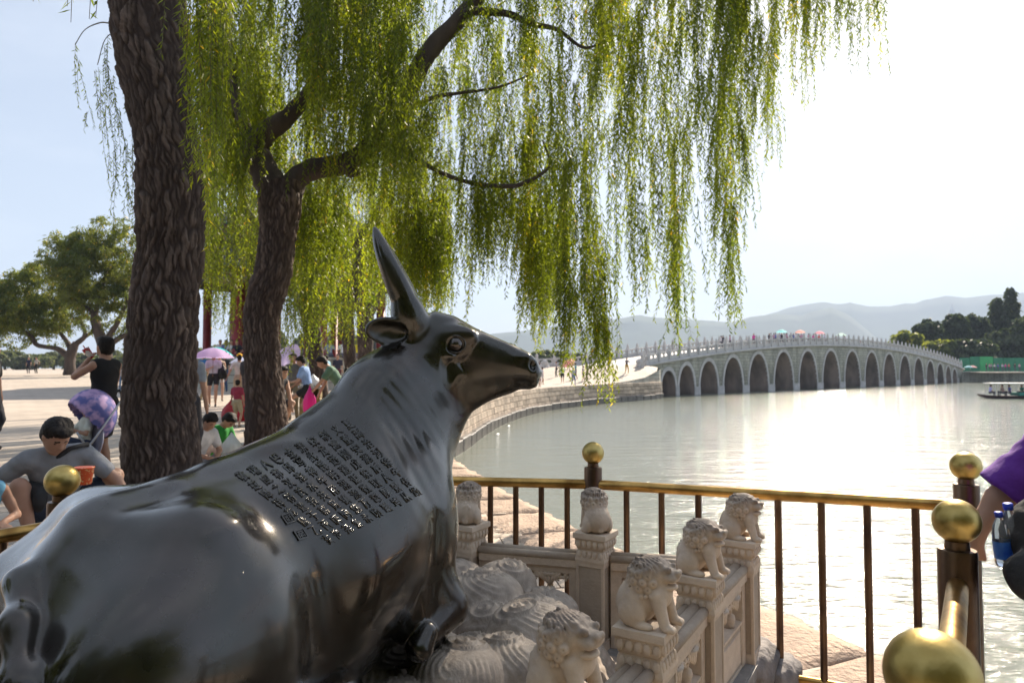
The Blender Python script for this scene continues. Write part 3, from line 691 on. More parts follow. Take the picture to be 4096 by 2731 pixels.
def curtain(xr, bottom, Yr, n, lenr, jit, seed, up=0, ztop=None, keep=None):
    """bundles whose lower ends follow the outline bottom(nx) seen at depth Y"""
    r = np.random.default_rng(seed); out = []
    for i in range(n):
        nx = r.uniform(*xr); Y = r.uniform(*Yr); yb = bottom(nx) - abs(r.normal()) * jit - (r.uniform(0, up) if up else 0)
        l = r.uniform(*lenr); p = W(nx, yb, Y)
        if keep is not None and r.uniform() > keep(nx, yb): continue
        h_ = math.sin(p.x * 2.9 + seed) + math.sin(p.z * 2.3 + p.x * 1.1 + seed * 2) + .6 * math.sin(p.x * 6.1 - p.z * 3)
        if h_ < -.75: continue
        out.append((p.x, p.y, p.z + l, l))
    return out
# -------- willow one: the big trunk at left
T1, R1 = wl_([(650, 2040, 165), (646, 1900, 143), (636, 1654, 134), (643, 1480, 130), (658, 1219, 127), (680, 1045, 120), (686, 870, 123), (682, 700, 124), (665, 540, 121), (640, 400, 124), (613, 226, 134), (595, 0, 142), (575, -200, 150), (540, -420, 120)], 7.1)
t1 = tree('willow_tree', 'big willow at left with thick furrowed trunk rising out of the frame', (T1[0][0], T1[0][1], .3))
barktrunk('trunk', T1, R1, t1, m_bark, 190, .018, seed=3)
for pts in ([(575, -150, 90), (700, -420, 60), (900, -600, 40), (1150, -650, 25)], [(560, -200, 90), (420, -420, 60), (250, -500, 35), (60, -420, 18)], [(545, -380, 100), (520, -700, 70), (560, -1000, 40)]):
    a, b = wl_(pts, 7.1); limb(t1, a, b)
fo = []
# close curtain at the right of the trunk
sp = []
for i in range(46):
    nx = 730 + 210 * r4.beta(1.3, 1.5); Y = r4.uniform(5.4, 6.6); yb = np.interp(nx, [730, 790, 850, 910, 960], [420, 960, 930, 520, 300]) * (1 - .55 * r4.uniform() ** 1.6); l = r4.uniform(1.2, 2.4); p = W(nx, yb, Y); sp.append((p.x, p.y, p.z + l, l))
fo.append(bundle(sp, 5, per=3, spread=.05, leaf=.115, wid=.0068, gap=.026, wind=(.02, 0)))
# thin strands left of the trunk
sp = []
for nx, yt, yb in [(300, 180, 500), (345, 430, 520), (385, 260, 560), (410, 330, 690), (428, 130, 440), (438, 220, 640), (450, 300, 560), (470, 420, 760), (480, 520, 930), (455, 600, 900), (500, 560, 1010), (512, 700, 1040), (530, 480, 860), (540, 820, 1080), (490, 250, 520)]:
    Y = 7.6; p = W(nx, yt, Y); q = W(nx, yb, Y); sp.append((p.x, p.y, p.z, p.z - q.z))
fo.append(bundle(sp, 6, per=3, spread=.030, leaf=.07, wid=.0060, gap=.026, wind=(.10, 0)))
for pts in ([(445, 95, 3), (400, 92, 3), (340, 120, 2), (300, 180, 2)], [(470, 120, 3), (420, 160, 2), (390, 260, 2)]): a, b = wl_(pts, 7.6); limb(t1, a, b, m_twig, 'twig_arch', 4)
# dark leaves dipping in at the top left corner, near the lens
sp = []
for nx, yb in [(180, 45), (238, 55), (300, 115), (315, 90), (350, 60), (370, 100), (395, 80), (262, 40)]: p = W(nx, yb - 10, 2.6); sp.append((p.x, p.y, p.z + .5, .5))
fo.append(bundle(sp, 8, per=2, spread=.012, leaf=.085, wid=.0055, gap=.045, sway=.02))
foliage('foliage', fo, t1, m_leaf)
# -------- willow two: the forked trunk with the long boughs
T2, R2_ = wl_([(1070, 1900, 92), (1066, 1750, 82), (1062, 1620, 76), (1048, 1400, 68), (1046, 1300, 66), (1062, 1200, 70), (1092, 1100, 70), (1107, 1000, 70), (1118, 900, 74), (1122, 800, 84), (1118, 735, 80)], 10.2)
t2 = tree('willow_tree', 'forked willow behind the ox with long boughs trailing over the lake', (T2[0][0], T2[0][1], .3))
barktrunk('trunk', T2, R2_, t2, m_bark, 130, .028, cell=(.042, .25), seed=4)
Bs = [[(1110, 800, 66), (1060, 690, 58), (1022, 600, 54), (1060, 535, 46), (1157, 464, 34), (1260, 330, 26), (1330, 150, 20), (1350, -100, 14)],
      [(1140, 790, 66), (1190, 715, 46), (1262, 675, 42), (1380, 655, 38), (1500, 570, 36), (1595, 445, 38), (1640, 345, 38), (1712, 215, 36), (1810, 105, 34), (1880, 25, 30), (1960, -50, 26), (2150, -200, 20), (2500, -330, 14), (2900, -380, 8)],
      [(1850, 60, 20), (1911, 46, 17), (2041, 58, 14), (2110, 92, 12), (2230, 120, 9), (2330, 190, 6), (2420, 170, 4)],
      [(1380, 655, 24), (1400, 690, 20), (1440, 690, 14)], [(1600, 450, 12), (1737, 390, 9), (1836, 373, 7), (1990, 350, 5), (2120, 300, 3)],
      [(1500, 570, 16), (1620, 610, 11), (1760, 690, 9), (1900, 735, 9), (2040, 745, 9), (2090, 735, 9), (2160, 700, 7), (2200, 655, 5), (2170, 560, 3)], [(1022, 600, 30), (950, 420, 22), (900, 150, 16), (880, -150, 12)],
      [(2500, -330, 10), (2800, -200, 8), (3100, -150, 6), (3400, -120, 4)], [(1350, -100, 12), (1600, -300, 10), (2000, -400, 8)]]
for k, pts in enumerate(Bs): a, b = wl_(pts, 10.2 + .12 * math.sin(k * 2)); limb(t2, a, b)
bo = lambda xs, ys: (lambda x: float(np.interp(x, xs, ys)))
fo = []
# long trailing curtains over the lake (right)
right = [(2230, 1010, 1), (2260, 1560, .9), (2290, 1440, 1.1), (2345, 1250, 1), (2370, 1420, 1.5), (2400, 1610, 1.7), (2425, 1560, 1.2), (2330, 1330, 1.3), (2440, 1230, 1), (2500, 1200, .8), (2520, 1150, 1), (2560, 1330, 1.2), (2590, 1250, 1.4), (2600, 1150, .7), (2640, 1080, 1), (2690, 1320, 1.5), (2710, 1380, 1.6), (2730, 1300, 1.2), (2700, 1100, 1.6),
         (2650, 900, 1.5), (2760, 880, 1.4), (2780, 760, 1), (2800, 640, 1.6), (2840, 700, 1.3), (2860, 1000, 1), (2880, 1080, 1.3), (2905, 1210, 1.4), (2925, 1330, 1.5), (2950, 1290, 1.1), (2900, 950, 1.4), (2960, 980, 1.3), (2930, 820, 1.6), (2990, 720, 1.4), (3010, 760, 1.1), (3050, 700, 1.4), (3040, 560, 1.5), (3070, 640, 1), (2990, 540, 1.5),
         (3095, 420, 1.2), (3120, 330, 1), (3160, 280, 1.2), (3200, 340, 1.5), (3225, 390, 1.6), (3250, 370, 1.3), (3290, 300, 1.1), (3330, 230, 1.3), (3380, 260, 1.5), (3420, 300, 1.2), (3460, 260, 1.1), (3490, 290, 1.2), (3500, 150, 1), (3530, 60, .8), (3450, 120, 1), (3350, 120, 1.2), (3260, 150, 1.2), (3150, 120, 1.4)]
sp = []
for nx, yb, w in right:
    Y = 9.2 + 1.5 * r4.uniform()
    for j in range(2 if w > 1.15 else 1):
        l = r4.uniform(1.3, 2.4); p = W(nx + r4.normal() * 10, yb - j * 110, Y); sp.append((p.x, p.y, p.z + l, l))
    y = yb - 380                                              # tiers above
    while y > -250:
        p = W(nx + r4.normal() * 34, y + r4.uniform(-60, 60), Y + r4.normal() * .3); l = r4.uniform(1.0, 2.0)
        if r4.uniform() < (.82 if nx > 2700 else .72): sp.append((p.x, p.y, p.z + l, l))
        y -= r4.uniform(210, 330)
for nx, yb in [(2325, 1400), (2340, 1330), (2352, 1450), (2365, 1500), (2378, 1420), (2388, 1560), (2400, 1600), (2408, 1520), (2418, 1610), (2430, 1570), (2370, 1330), (2400, 1400), (2350, 1200), (2390, 1250), (2235, 1380), (2248, 1440), (2262, 1500), (2275, 1540), (2290, 1470), (2250, 1340), (2700, 1360), (2715, 1390), (2690, 1250), (2935, 1330), (2915, 1250)]:
    Y = 9.0 + r4.uniform() * .5; l = r4.uniform(.9, 1.5); p = W(nx, yb, Y); sp.append((p.x, p.y, p.z + l, l))
fo.append(bundle(sp, 11, per=6, spread=.050, leaf=.112, wid=.0088, gap=.026, sway=.13, wind=(-.02, 0)))
# middle: lighter, sky showing through
midb = bo([1600, 1700, 1760, 1850, 1950, 2050, 2120, 2180, 2230, 2300], [1250, 1270, 1285, 1310, 1320, 1345, 1330, 1345, 1330, 1100])
sp = curtain((1620, 2260), midb, (10.4, 12.5), 120, (1.2, 2.4), 55, 12)
sp += curtain((1560, 2300), lambda x: 1130, (10.0, 12.5), 90, (1.1, 2.0), 120, 13)
sp += curtain((1560, 2420), lambda x: 850, (9.5, 12), 75, (.9, 1.8), 170, 14)
sp += curtain((1560, 2560), lambda x: 560, (9.5, 12), 75, (.9, 1.8), 220, 15)
sp += curtain((1850, 3000), lambda x: 350, (9.5, 12), 75, (.9, 1.8), 200, 16)
sp += curtain((1950, 3200), lambda x: 60, (9.2, 12), 60, (1, 1.9), 120, 17)
fo.append(bundle(sp, 21, per=7, spread=.065, leaf=.112, wid=.0092, gap=.026, sway=.13))
# left: dense
sp = curtain((1180, 1640), lambda x: 560, (8.3, 9.6), 34, (.9, 1.7), 190, 36) + curtain((1260, 1760), lambda x: 820, (8.4, 9.8), 30, (.9, 1.7), 120, 37) + curtain((900, 1700), lambda x: 200, (8.2, 9.6), 46, (.9, 1.7), 150, 38)
sp += curtain((1080, 1560), lambda x: 1200, (11.2, 13), 90, (1.2, 2.2), 90, 31)
sp += curtain((860, 1600), lambda x: 900, (9.6, 12.5), 105, (1.0, 2.1), 160, 32)
sp += curtain((860, 1640), lambda x: 620, (9.3, 12), 110, (1.0, 1.9), 160, 33)
sp += curtain((860, 1700), lambda x: 330, (9.3, 12), 110, (1.0, 1.9), 160, 34)
sp += curtain((900, 1660), lambda x: 60, (9.3, 12), 80, (1.0, 1.9), 120, 35)
def open_(n): # gaps where trunk and limbs show
    return True
fo.append(bundle([s for s in sp if not (abs((s[0] / s[1]) * FPX + CX - 1100) < 80 and s[1] < 10.6 and HOR - (s[2] - s[3] - EYE) / s[1] * FPX > 700)], 41, per=7, spread=.065, leaf=.112, wid=.0098, gap=.027, sway=.13))
foliage('foliage', fo, t2, m_leaf)
# -------- willows three to six, further back along the promenade
def backwillow(base, tp, Y, label, spc, seed, top=(0, 0), lm=None, extra=None, w_=None):
    e = tree('willow_tree', label, tuple(W(base[0], base[1], Y)), 'willows along the promenade'); a, b = wl_([(base[0], base[1] + 30, base[2] * 1.15), (base[0], base[1], base[2]), ((base[0] + tp[0]) / 2, (base[1] + tp[1]) / 2, (base[2] + tp[2]) / 2), tp], Y)
    barktrunk('trunk', a, b, e, m_bark, 60, .05, cell=(.06, .22), depth=.02, seed=seed)
    for dx in (-260, -90, 130, 300): a, b = wl_([tp, (tp[0] + dx * .4, tp[1] - 200, tp[2] * .6), (tp[0] + dx, tp[1] - 420, tp[2] * .3)], Y); limb(e, a, b, seg=7)
    sp = []
    for c in spc: sp += curtain(*c)
    foliage('foliage', [bundle(sp, seed, per=4, spread=.11, leaf=.13, wid=.013, gap=.05, sway=.12)], e, lm or m_leaf, .004); return e
backwillow((1296, 1660, 26), (1240, 1250, 36), 17, 'leaning willow trunk right of the bin, leaves hanging in front', [((1130, 1330), lambda x: 1445, (14.5, 17), 30, (1.3, 2.4), 60, 51), ((1100, 1500), lambda x: 1330, (14, 17.5), 80, (1.5, 3), 60, 52), ((1000, 1560), lambda x: 1130, (14, 18), 70, (1.5, 3), 130, 53)], 55)
backwillow((1416, 1600, 22), (1385, 1250, 28), 21, 'straight willow trunk between the leaning one and the ox nape', [((1330, 1500), lambda x: 1345, (19, 22), 45, (1.8, 3.4), 60, 61), ((1280, 1640), lambda x: 1180, (18, 22), 60, (2, 3.6), 120, 62), ((1380, 1440), lambda x: 1440, (20, 20.5), 5, (1, 2), 40, 63), ((850, 1900), lambda x: 760, (16, 21), 70, (1.6, 3), 220, 64), ((850, 1800), lambda x: 380, (16, 21), 70, (1.6, 3), 240, 66), ((700, 1700), lambda x: -60, (15, 21), 60, (1.6, 3), 260, 67)], 65)
backwillow((1462, 1600, 28), (1462, 1250, 32), 24, 'dark willow trunk nearest the ox nape, in front of red columns', [((1400, 1740), lambda x: 1290, (22, 26), 60, (2, 3.6), 70, 71), ((1380, 1800), lambda x: 1100, (22, 26), 50, (2, 4), 120, 72)], 75)
backwillow((990, 1600, 14), (1010, 1000, 16), 19, 'slim willow hanging over the umbrellas, left of the forked trunk', [((790, 990), bo([790, 830, 870, 900, 930, 960, 990], [1130, 1230, 1330, 1350, 1380, 1300, 1250]), (15.5, 19), 95, (1.6, 3.2), 60, 81), ((780, 1010), lambda x: 1080, (15, 20), 80, (2, 3.4), 130, 82), ((780, 1010), lambda x: 760, (15, 20), 60, (2, 3.4), 140, 83), ((1110, 1260), lambda x: 1330, (15, 19), 30, (2, 3.4), 80, 84)], 85)
# -------- rounder willows far across the plaza
def blobcrown(name, blobs, n, size, parent, m, seed, droop=.6, wid=.3, lumps=60):
    r = np.random.default_rng(seed); P = []; tb = []
    tot = sum(b[3] * b[4] * b[5] for b in blobs) 
    for b in blobs:
        k = int(n * b[3] * b[4] * b[5] / tot); nl = lumps; lc = unit(r.normal(size=(nl, 3))) * (r.uniform(.45, 1.0, nl) ** .5)[:, None]; pick = r.integers(0, nl, k)
        q = lc[pick] + unit(r.normal(size=(k, 3))) * (r.uniform(0, 1, k) ** .5)[:, None] * .19; P.append(np.array(b[:3]) + q * np.array(b[3:6])); tb.append((pick * .37) % .6)
    P = np.concatenate(P); tb = np.concatenate(tb); k = len(P); d = r.normal(size=(k, 3)); d[:, 2] = -abs(d[:, 2]) * 1.5 * droop - droop; D = unit(d)
    T = np.clip(tb + r.uniform(0, .35, k), 0, .94); T = np.where(r.uniform(size=k) > .985, 1, T); Wd = unit(np.cross(D, r.normal(size=(k, 3))))
    o = link(name, leafmesh(name, P, D, Wd, np.full(k, size) * r.uniform(.6, 1.3, k), np.full(k, size * wid * .5), T), m, parent); o.matrix_parent_inverse = Matrix.Translation(-parent.location); o['kind'] = 'stuff'; return o
def fartree(label, Y, trunk, branches, blobs, n, seed, size=.42, name='willow_tree', m=None, group='willows across the plaza', wid=.22):
    p = W(trunk[0][0], trunk[0][1], Y); e = tree(name, label, p, group); a, b = wl_(trunk, Y); limb(e, a, b, m_bark2, 'trunk', 12)
    for br in branches: a, b = wl_(br, Y); limb(e, a, b, m_bark2, 'branch', 6)
    bl = []
    for (nx, ny, rx, ry) in blobs: c = W(nx, ny, Y); k = Y / FPX; bl.append((c.x, c.y, c.z, rx * k, rx * k * .9, ry * k))
    blobcrown('foliage', bl, n, size, e, m or m_leaf2, seed, wid=wid); return e
fartree('rounded willow across the plaza, left one with a low sweeping limb', 60, [(280, 1505, 24), (280, 1440, 19), (290, 1400, 18), (305, 1370, 12)],
        [[(278, 1430, 14), (230, 1395, 11), (150, 1380, 9), (120, 1340, 7), (60, 1300, 5)], [(285, 1410, 11), (270, 1370, 9), (240, 1330, 6)], [(300, 1380, 10), (340, 1340, 8), (320, 1270, 5)], [(290, 1390, 9), (320, 1360, 8), (400, 1310, 5)]],
        [(130, 1180, 130, 120), (150, 1280, 130, 60), (40, 1210, 120, 100), (-20, 1270, 110, 70), (220, 1130, 120, 110), (-60, 1180, 110, 90), (240, 1250, 100, 70), (60, 1130, 70, 50), (20, 1290, 60, 40), (180, 1310, 60, 30), (50, 1350, 90, 40), (-40, 1340, 60, 50), (230, 1340, 50, 40), (130, 1250, 140, 80)], 36000, 101, size=.36)
fartree('rounded willow across the plaza, right one close to the big trunk', 56, [(425, 1500, 26), (425, 1430, 24), (410, 1370, 22), (385, 1300, 18), (378, 1250, 14)],
        [[(425, 1420, 14), (450, 1370, 12), (520, 1330, 9)], [(415, 1380, 13), (470, 1290, 10), (500, 1220, 7), (530, 1130, 5)], [(380, 1260, 10), (400, 1180, 7), (430, 1080, 4)], [(378, 1250, 9), (330, 1220, 7), (290, 1190, 4)]],
        [(400, 1080, 150, 140), (330, 1060, 130, 120), (380, 1000, 110, 90), (300, 960, 90, 55), (440, 910, 80, 60), (500, 960, 60, 60), (230, 1010, 80, 60), (380, 1110, 150, 70), (500, 1090, 60, 60), (470, 1200, 60, 50), (330, 1180, 90, 50), (500, 1330, 40, 30), (190, 1080, 70, 50), (560, 1010, 60, 80), (340, 1290, 70, 50), (470, 1270, 80, 60), (530, 1390, 40, 50), (400, 1180, 130, 70)], 38000, 102, size=.36)
# -------- trees on the island at right
isl = [(3625, 1370, 60, 50, 150, 'low rounded bush at the island shore, leftmost and yellowish', m_leaf2), (3712, 1325, 48, 55, 158, 'dome-topped dark tree on the island, leftmost tall one', m_leafdark), (3820, 1310, 46, 60, 160, 'dark tree on the island below the far tower', m_leafdark), (3905, 1325, 50, 70, 162, 'pointed dark tree on the island, second from the tower', m_leafdark), (3770, 1395, 70, 38, 150, 'broad light green tree at the bridge foot', m_leaf2),
       (3890, 1400, 80, 50, 148, 'brownish green tree above the green hoarding', m_leafdark), (3985, 1290, 42, 110, 165, 'tall ragged cypress, left one of the two highest', m_leafdark), (4040, 1270, 40, 130, 163, 'tallest ragged cypress on the island', m_leafdark), (4100, 1360, 90, 100, 150, 'wide dark tree at the right frame edge behind the boat', m_leafdark), (4000, 1400, 70, 80, 152, 'dense dark tree behind the green hoarding', m_leafdark), (4125, 1290, 50, 30, 170, 'flat-topped pine cut by the right frame edge', m_leafdark), (4230, 1340, 110, 110, 160, 'dark island tree just outside the frame', m_leafdark)]
for i, (nx, ny, rx, ry, Y, lb, m) in enumerate(isl):
    tall = ry > 90; bl = [(nx, ny, rx, ry), (nx + rx * .3, ny + ry * .55, rx * .9, ry * .5), (nx - rx * .4, ny + ry * .6, rx * .7, ry * .45)]
    if tall: bl = [(nx, ny - ry * .72, rx * .45, ry * .22), (nx + 6, ny - ry * .38, rx * .62, ry * .26), (nx - 6, ny, rx * .85, ry * .36), (nx, ny + ry * .5, rx, ry * .5)]
    fartree(lb, Y, [(nx, 1500, 7), (nx, ny + ry * .3, 5), (nx, ny - ry * .4, 3)], [], bl, 5200, 200 + i, size=1.15, name='island_tree', m=m, group='trees on the island', wid=.55)
# -------- distant tree line behind the plaza and past the bridge ramp
ORD = ['first', 'second', 'third', 'fourth', 'fifth', 'sixth', 'seventh', 'eighth', 'ninth', 'tenth', 'eleventh', 'twelfth', 'thirteenth', 'fourteenth', 'fifteenth', 'sixteenth', 'seventeenth', 'eighteenth', 'nineteenth', 'twentieth', 'twenty-first', 'twenty-second', 'twenty-third']
dl = [(20, 1425, 70, 28, 190), (120, 1440, 80, 26, 185), (215, 1432, 70, 26, 200), (330, 1440, 70, 30, 180), (440, 1430, 60, 32, 190), (520, 1440, 60, 30, 175), (620, 1430, 80, 36, 200), (760, 1430, 80, 40, 200), (870, 1420, 80, 46, 190), (980, 1410, 90, 60, 180), (1100, 1400, 90, 70, 175), (1240, 1400, 90, 70, 180), (1370, 1395, 90, 75, 170), (1500, 1400, 90, 70, 175), (1640, 1420, 80, 50, 190), (1780, 1430, 80, 45, 190), (1900, 1425, 80, 50, 180), (2020, 1420, 70, 50, 180), (2170, 1428, 55, 32, 190), (2240, 1434, 50, 30, 170), (2300, 1436, 50, 26, 185), (2370, 1440, 50, 22, 190), (2430, 1448, 50, 18, 200)]
m_far = leaf_mat('far_leaf', (.055, .075, .03), (.11, .12, .05), (.16, .15, .07), (2, 2, 1.4), .4)
for i, (nx, ny, rx, ry, Y) in enumerate(dl):
    fartree('hazy small tree in the line beyond the plaza, %s from the left' % ORD[i], Y, [(nx, 1492, 5), (nx, ny, 4), (nx, ny - ry * .5, 2)], [], [(nx, ny, rx, ry), (nx - rx * .4, ny + ry * .4, rx * .6, ry * .6)], 2600, 300 + i, size=1.3, name='distant_tree', m=m_far, group='tree line beyond the plaza', wid=.5)
# ================================================================ the bronze ox
OO = np.array([.13, 4.0, 0.0]); OF = np.array([.514, .857, 0.0]); OR_ = np.array([.857, -.514, 0.0])
def OX(t, r, z): return OO - t * OF + r * OR_ + np.array([0, 0, z])
ST = np.array([  # t, top z, bottom z, half width
    [1.08, 1.20, 1.00, .05], [1.15, 1.34, .86, .20], [1.25, 1.50, .76, .25], [1.38, 1.60, .70, .345], [1.55, 1.635, .66, .42], [1.75, 1.575, .62, .45], [1.95, 1.52, .62, .455],
    [2.12, 1.475, .64, .435], [2.30, 1.445, .65, .415], [2.48, 1.39, .66, .37], [2.60, 1.30, .68, .30], [2.70, 1.15, .76, .19], [2.76, 1.00, .90, .05]])
def oxbody(P):
    q = P - OO; t = -(q @ OF); r = q @ OR_; z = P[..., 2]
    tc_ = np.clip(t, ST[0, 0], ST[-1, 0])
    def I(c):                        # smooth interpolation
        x = ST[:, 0]; i = np.clip(np.searchsorted(x, tc_) - 1, 0, len(x) - 2); u = (tc_ - x[i]) / (x[i + 1] - x[i]); y = ST[:, c]
        m = np.gradient(y, x); h = x[i + 1] - x[i]
        return (2 * u ** 3 - 3 * u ** 2 + 1) * y[i] + (u ** 3 - 2 * u ** 2 + u) * h * m[i] + (-2 * u ** 3 + 3 * u ** 2) * y[i + 1] + (u ** 3 - u ** 2) * h * m[i + 1]
    tp, bt, w = I(1), I(2), I(3); c = bt + (tp - bt) * .575; hu = tp - c; hd = c - bt
    y = np.where(z > c, (z - c) / hu, (z - c) / hd); wm = w * np.where(y > 0, 1 - .16 * np.clip(y, 0, 1.2), 1 + .02 * 0)
    e = np.where(y > 0, 2.25, 2.05)
    n = (np.abs(r / wm) ** e + np.abs(y) ** e) ** (1 / e)
    d = (n - 1) * np.minimum(w, .40) * .85
    return d + np.abs(t - tc_) * .8
def wp_(nx, ny, Y): return np.array(W(nx, ny, Y))
HY = 2.95
HX = np.array([1625, 1680, 1740, 1820, 1900, 1980, 2060, 2118, 2146, 2157])
HT = np.array([1325, 1268, 1243, 1264, 1310, 1347, 1382, 1410, 1436, 1462])
HB = np.array([1560, 1618, 1634, 1618, 1586, 1562, 1556, 1558, 1548, 1528])
HW = np.array([.085, .118, .128, .122, .092, .073, .066, .062, .052, .038])
def oxhead(P):
    Yk = P[..., 1]; X = P[..., 0]; nx = CX + X / HY * FPX; ny = HOR - (P[..., 2] - EYE) / HY * FPX
    xc = np.clip(nx, HX[0], HX[-1]); T = np.interp(xc, HX, HT); B = np.interp(xc, HX, HB); w = np.interp(xc, HX, HW)
    c = T + (B - T) * .45; px = HY / FPX
    y = np.where(ny < c, (c - ny) / (c - T), (c - ny) / (B - c)); lat = (Yk - HY - .0)
    wm = w * np.where(y < 0, 1 - .30 * np.clip(-y, 0, 1.2), 1 - .18 * np.clip(y, 0, 1.2)); e = 2.35
    n = (np.abs(lat / wm) ** e + np.abs(y) ** e) ** (1 / e)
    return (n - 1) * np.minimum(w, .1) * .9 + np.abs(nx - xc) * px * 2.4
def pr(px, Y): return px * Y / FPX
ox = []
ox.append(Fn(oxbody, OX(3.0, 0, .6) - [.9, .6, 0], OX(.9, 0, 1.75) + [.8, .6, 0], k=.05))
ox[0].lo = np.array([-2.1, 1.1, .6]); ox[0].hi = np.array([.3, 3.9, 1.7])
# hips, haunch, spine ridge
ox.append(Ell(OX(2.33, .27, 1.36), (.085, .07, .045), k=.14)); ox.append(Ell(OX(2.33, -.27, 1.36), (.085, .07, .045), k=.14))
ox.append(Cap(OX(2.35, .25, 1.37), OX(2.48, .05, 1.375), .02, k=.10)); ox.append(Cap(OX(2.35, -.25, 1.37), OX(2.48, -.05, 1.375), .02, k=.10))
ox.append(Cap(OX(2.66, 0, 1.17), OX(2.42, 0, 1.375), .045, .04, k=.10)); ox.append(Cap(OX(2.42, 0, 1.385), OX(2.1, 0, 1.425), .035, k=.10)); ox.append(Cap(OX(2.1, 0, 1.425), OX(1.6, 0, 1.565), .035, k=.10))
hm = np.array([OF, OR_, [0, 0, 1]])
for sg in (1, -1):
    ox.append(Ell(OX(2.38, .29 * sg, 1.02), (.36, .21, .28), k=.14, M=hm))
    ox.append(Ell(OX(1.36, .26 * sg, 1.14), (.15, .12, .30), k=.12, M=hm))          # shoulder
    ox.append(Ell(OX(2.02, .385 * sg, .70), (.28, .13, .10), k=.06, M=hm))          # hind lower leg laid forward
# hollow between ribs and haunch
ox.append(Ell(OX(2.03, .50, 1.18), (.07, .06, .22), k=.16, op='-', M=hm))
ox.append(Ell(OX(2.48, .12, 1.52), (.13, .10, .06), k=.12, op='-', M=hm)); ox.append(Ell(OX(2.06, .20, 1.56), (.16, .10, .05), k=.10, op='-', M=hm))
# neck: upper line, mass, dewlap
ox.append(Cap(wp_(1350, 1800, 2.62), wp_(1525, 1580, 2.80), .165, .15, k=.09))
ox.append(Cap(wp_(1525, 1580, 2.80), wp_(1645, 1430, 2.93), .15, .12, k=.09))
ox.append(Cap(wp_(1520, 1900, 2.72), wp_(1700, 1560, 2.93), .20, .125, k=.10))
ox.append(Cap(wp_(1600, 2060, 2.74), wp_(1740, 1700, 2.92), .17, .085, k=.10))
ox.append(Cap(wp_(1660, 1960, 2.84), wp_(1785, 1640, 2.95), .065, .05, k=.07))
ox.append(Cap(wp_(1690, 2010, 2.84), wp_(1780, 1760, 2.92), .045, .026, k=.07)); ox.append(Cap(wp_(1780, 1760, 2.92), wp_(1895, 1585, 2.95), .026, .03, k=.06))
ox.append(Cap(wp_(1905, 1592, 2.95), wp_(2030, 1548, 2.95), .03, .016, k=.04))
# chest down to the folded foreleg
ox.append(Ell(OX(1.42, .20, .86), (.22, .20, .20), k=.08, M=hm))
ox.append(Cap(wp_(1650, 2000, 2.80), wp_(1655, 2230, 2.74), .095, .085, k=.09))
ox.append(Cap(wp_(1665, 2250, 2.68), wp_(1800, 2410, 2.68), .085, .070, k=.05)); ox.append(Cap(OX(1.46, .44, 1.22), OX(1.47, .43, .74), .030, op='-', k=.06))
ox.append(Cap(wp_(1800, 2440, 2.67), wp_(1720, 2520, 2.56), .066, .050, k=.02)); ox.append(Cap(wp_(1705, 2530, 2.50), wp_(1680, 2590, 2.47), .042, .050, k=.006))
lf = OX(1.05, -.24, .78); ox.append(Cap(OX(1.15, -.22, 1.0), lf, .12, .06, k=.07)); ox.append(Cap(lf, OX(1.35, -.33, .72), .06, .05, k=.03))
# tail
tl = [OX(2.52, .0, 1.26), wp_(80, 2330, 1.74), wp_(62, 2500, 1.61), wp_(66, 2731, 1.53), wp_(80, 2990, 1.47)]
for a, b, r1, r2 in zip(tl[:-1], tl[1:], (.020, .026, .027, .027), (.026, .027, .027, .030)): ox.append(Cap(a, b, r1, r2, k=.05))
# head
ox.append(Fn(oxhead, wp_(1600, 1700, 2.8), wp_(2190, 1200, 3.1), k=.05)); ox[-1].lo[1] = 2.78; ox[-1].hi[1] = 3.12
for sg in (-1, 1):
    yc = HY + sg * .085
    ox.append(Ell(wp_(1845, 1345, HY) + [0, sg * .082, 0], (.070, .022, .036), k=.04))       # brow
    ox.append(Ell(wp_(1830, 1380, HY) + [0, sg * .128, 0], (.038, .024, .034), k=.012, op='-'))  # socket
    ox.append(Ell(wp_(2085, 1432, HY) + [0, sg * .04, 0], (.04, .020, .016), k=.03))            # nostril rim
    ox.append(Ell(wp_(2132, 1462, HY) + [0, sg * .050, 0], (.014, .020, .020), k=.010, op='-'))
    ox.append(Ell(wp_(1960, 1450, HY) + [0, sg * .088, 0], (.10, .005, .025), k=.05, op='-'))
    # horns
    hp = [(1652, 1300, .075, .060), (1634, 1220, .095, .054), (1605, 1145, .110, .050), (1573, 1072, .115, .042), (1543, 1000, .11, .031), (1524, 950, .10, .017), (1515, 928, .095, .007)]
    shx = 0 if sg < 0 else -22
    pts = [(wp_(a + shx * .5, b, HY) + [0, sg * c, 0], r) for a, b, c, r in hp]
    cp = catmull([list(a) + [r] for a, r in pts], 6)
    for i in range(len(cp) - 1): ox.append(Cap(cp[i][:3], cp[i + 1][:3], cp[i][3], cp[i + 1][3], k=max(.0015, .05 - .007 * i)))
    # ear: shell opened towards the side
    ec = wp_(1578, 1332, HY) + [0, sg * .135, 0]; a_ = np.array([-1, sg * .35, .12]); a_ /= np.linalg.norm(a_); nrm_ = np.array([-.30, sg * 1.0, -.10]); nrm_ -= a_ * (nrm_ @ a_); nrm_ /= np.linalg.norm(nrm_); up_ = np.cross(a_, nrm_)
    M_ = np.array([a_, nrm_, up_])
    ox.append(Cap(wp_(1650, 1350, HY) + [0, sg * .10, 0], ec - a_ * .05, .035, .03, k=.03))
    ox.append(Ell(ec, (.098, .030, .060), k=.012, M=M_)); ox.append(Ell(ec + nrm_ * .022 + a_ * .008, (.084, .030, .048), k=.008, op='-', M=M_))
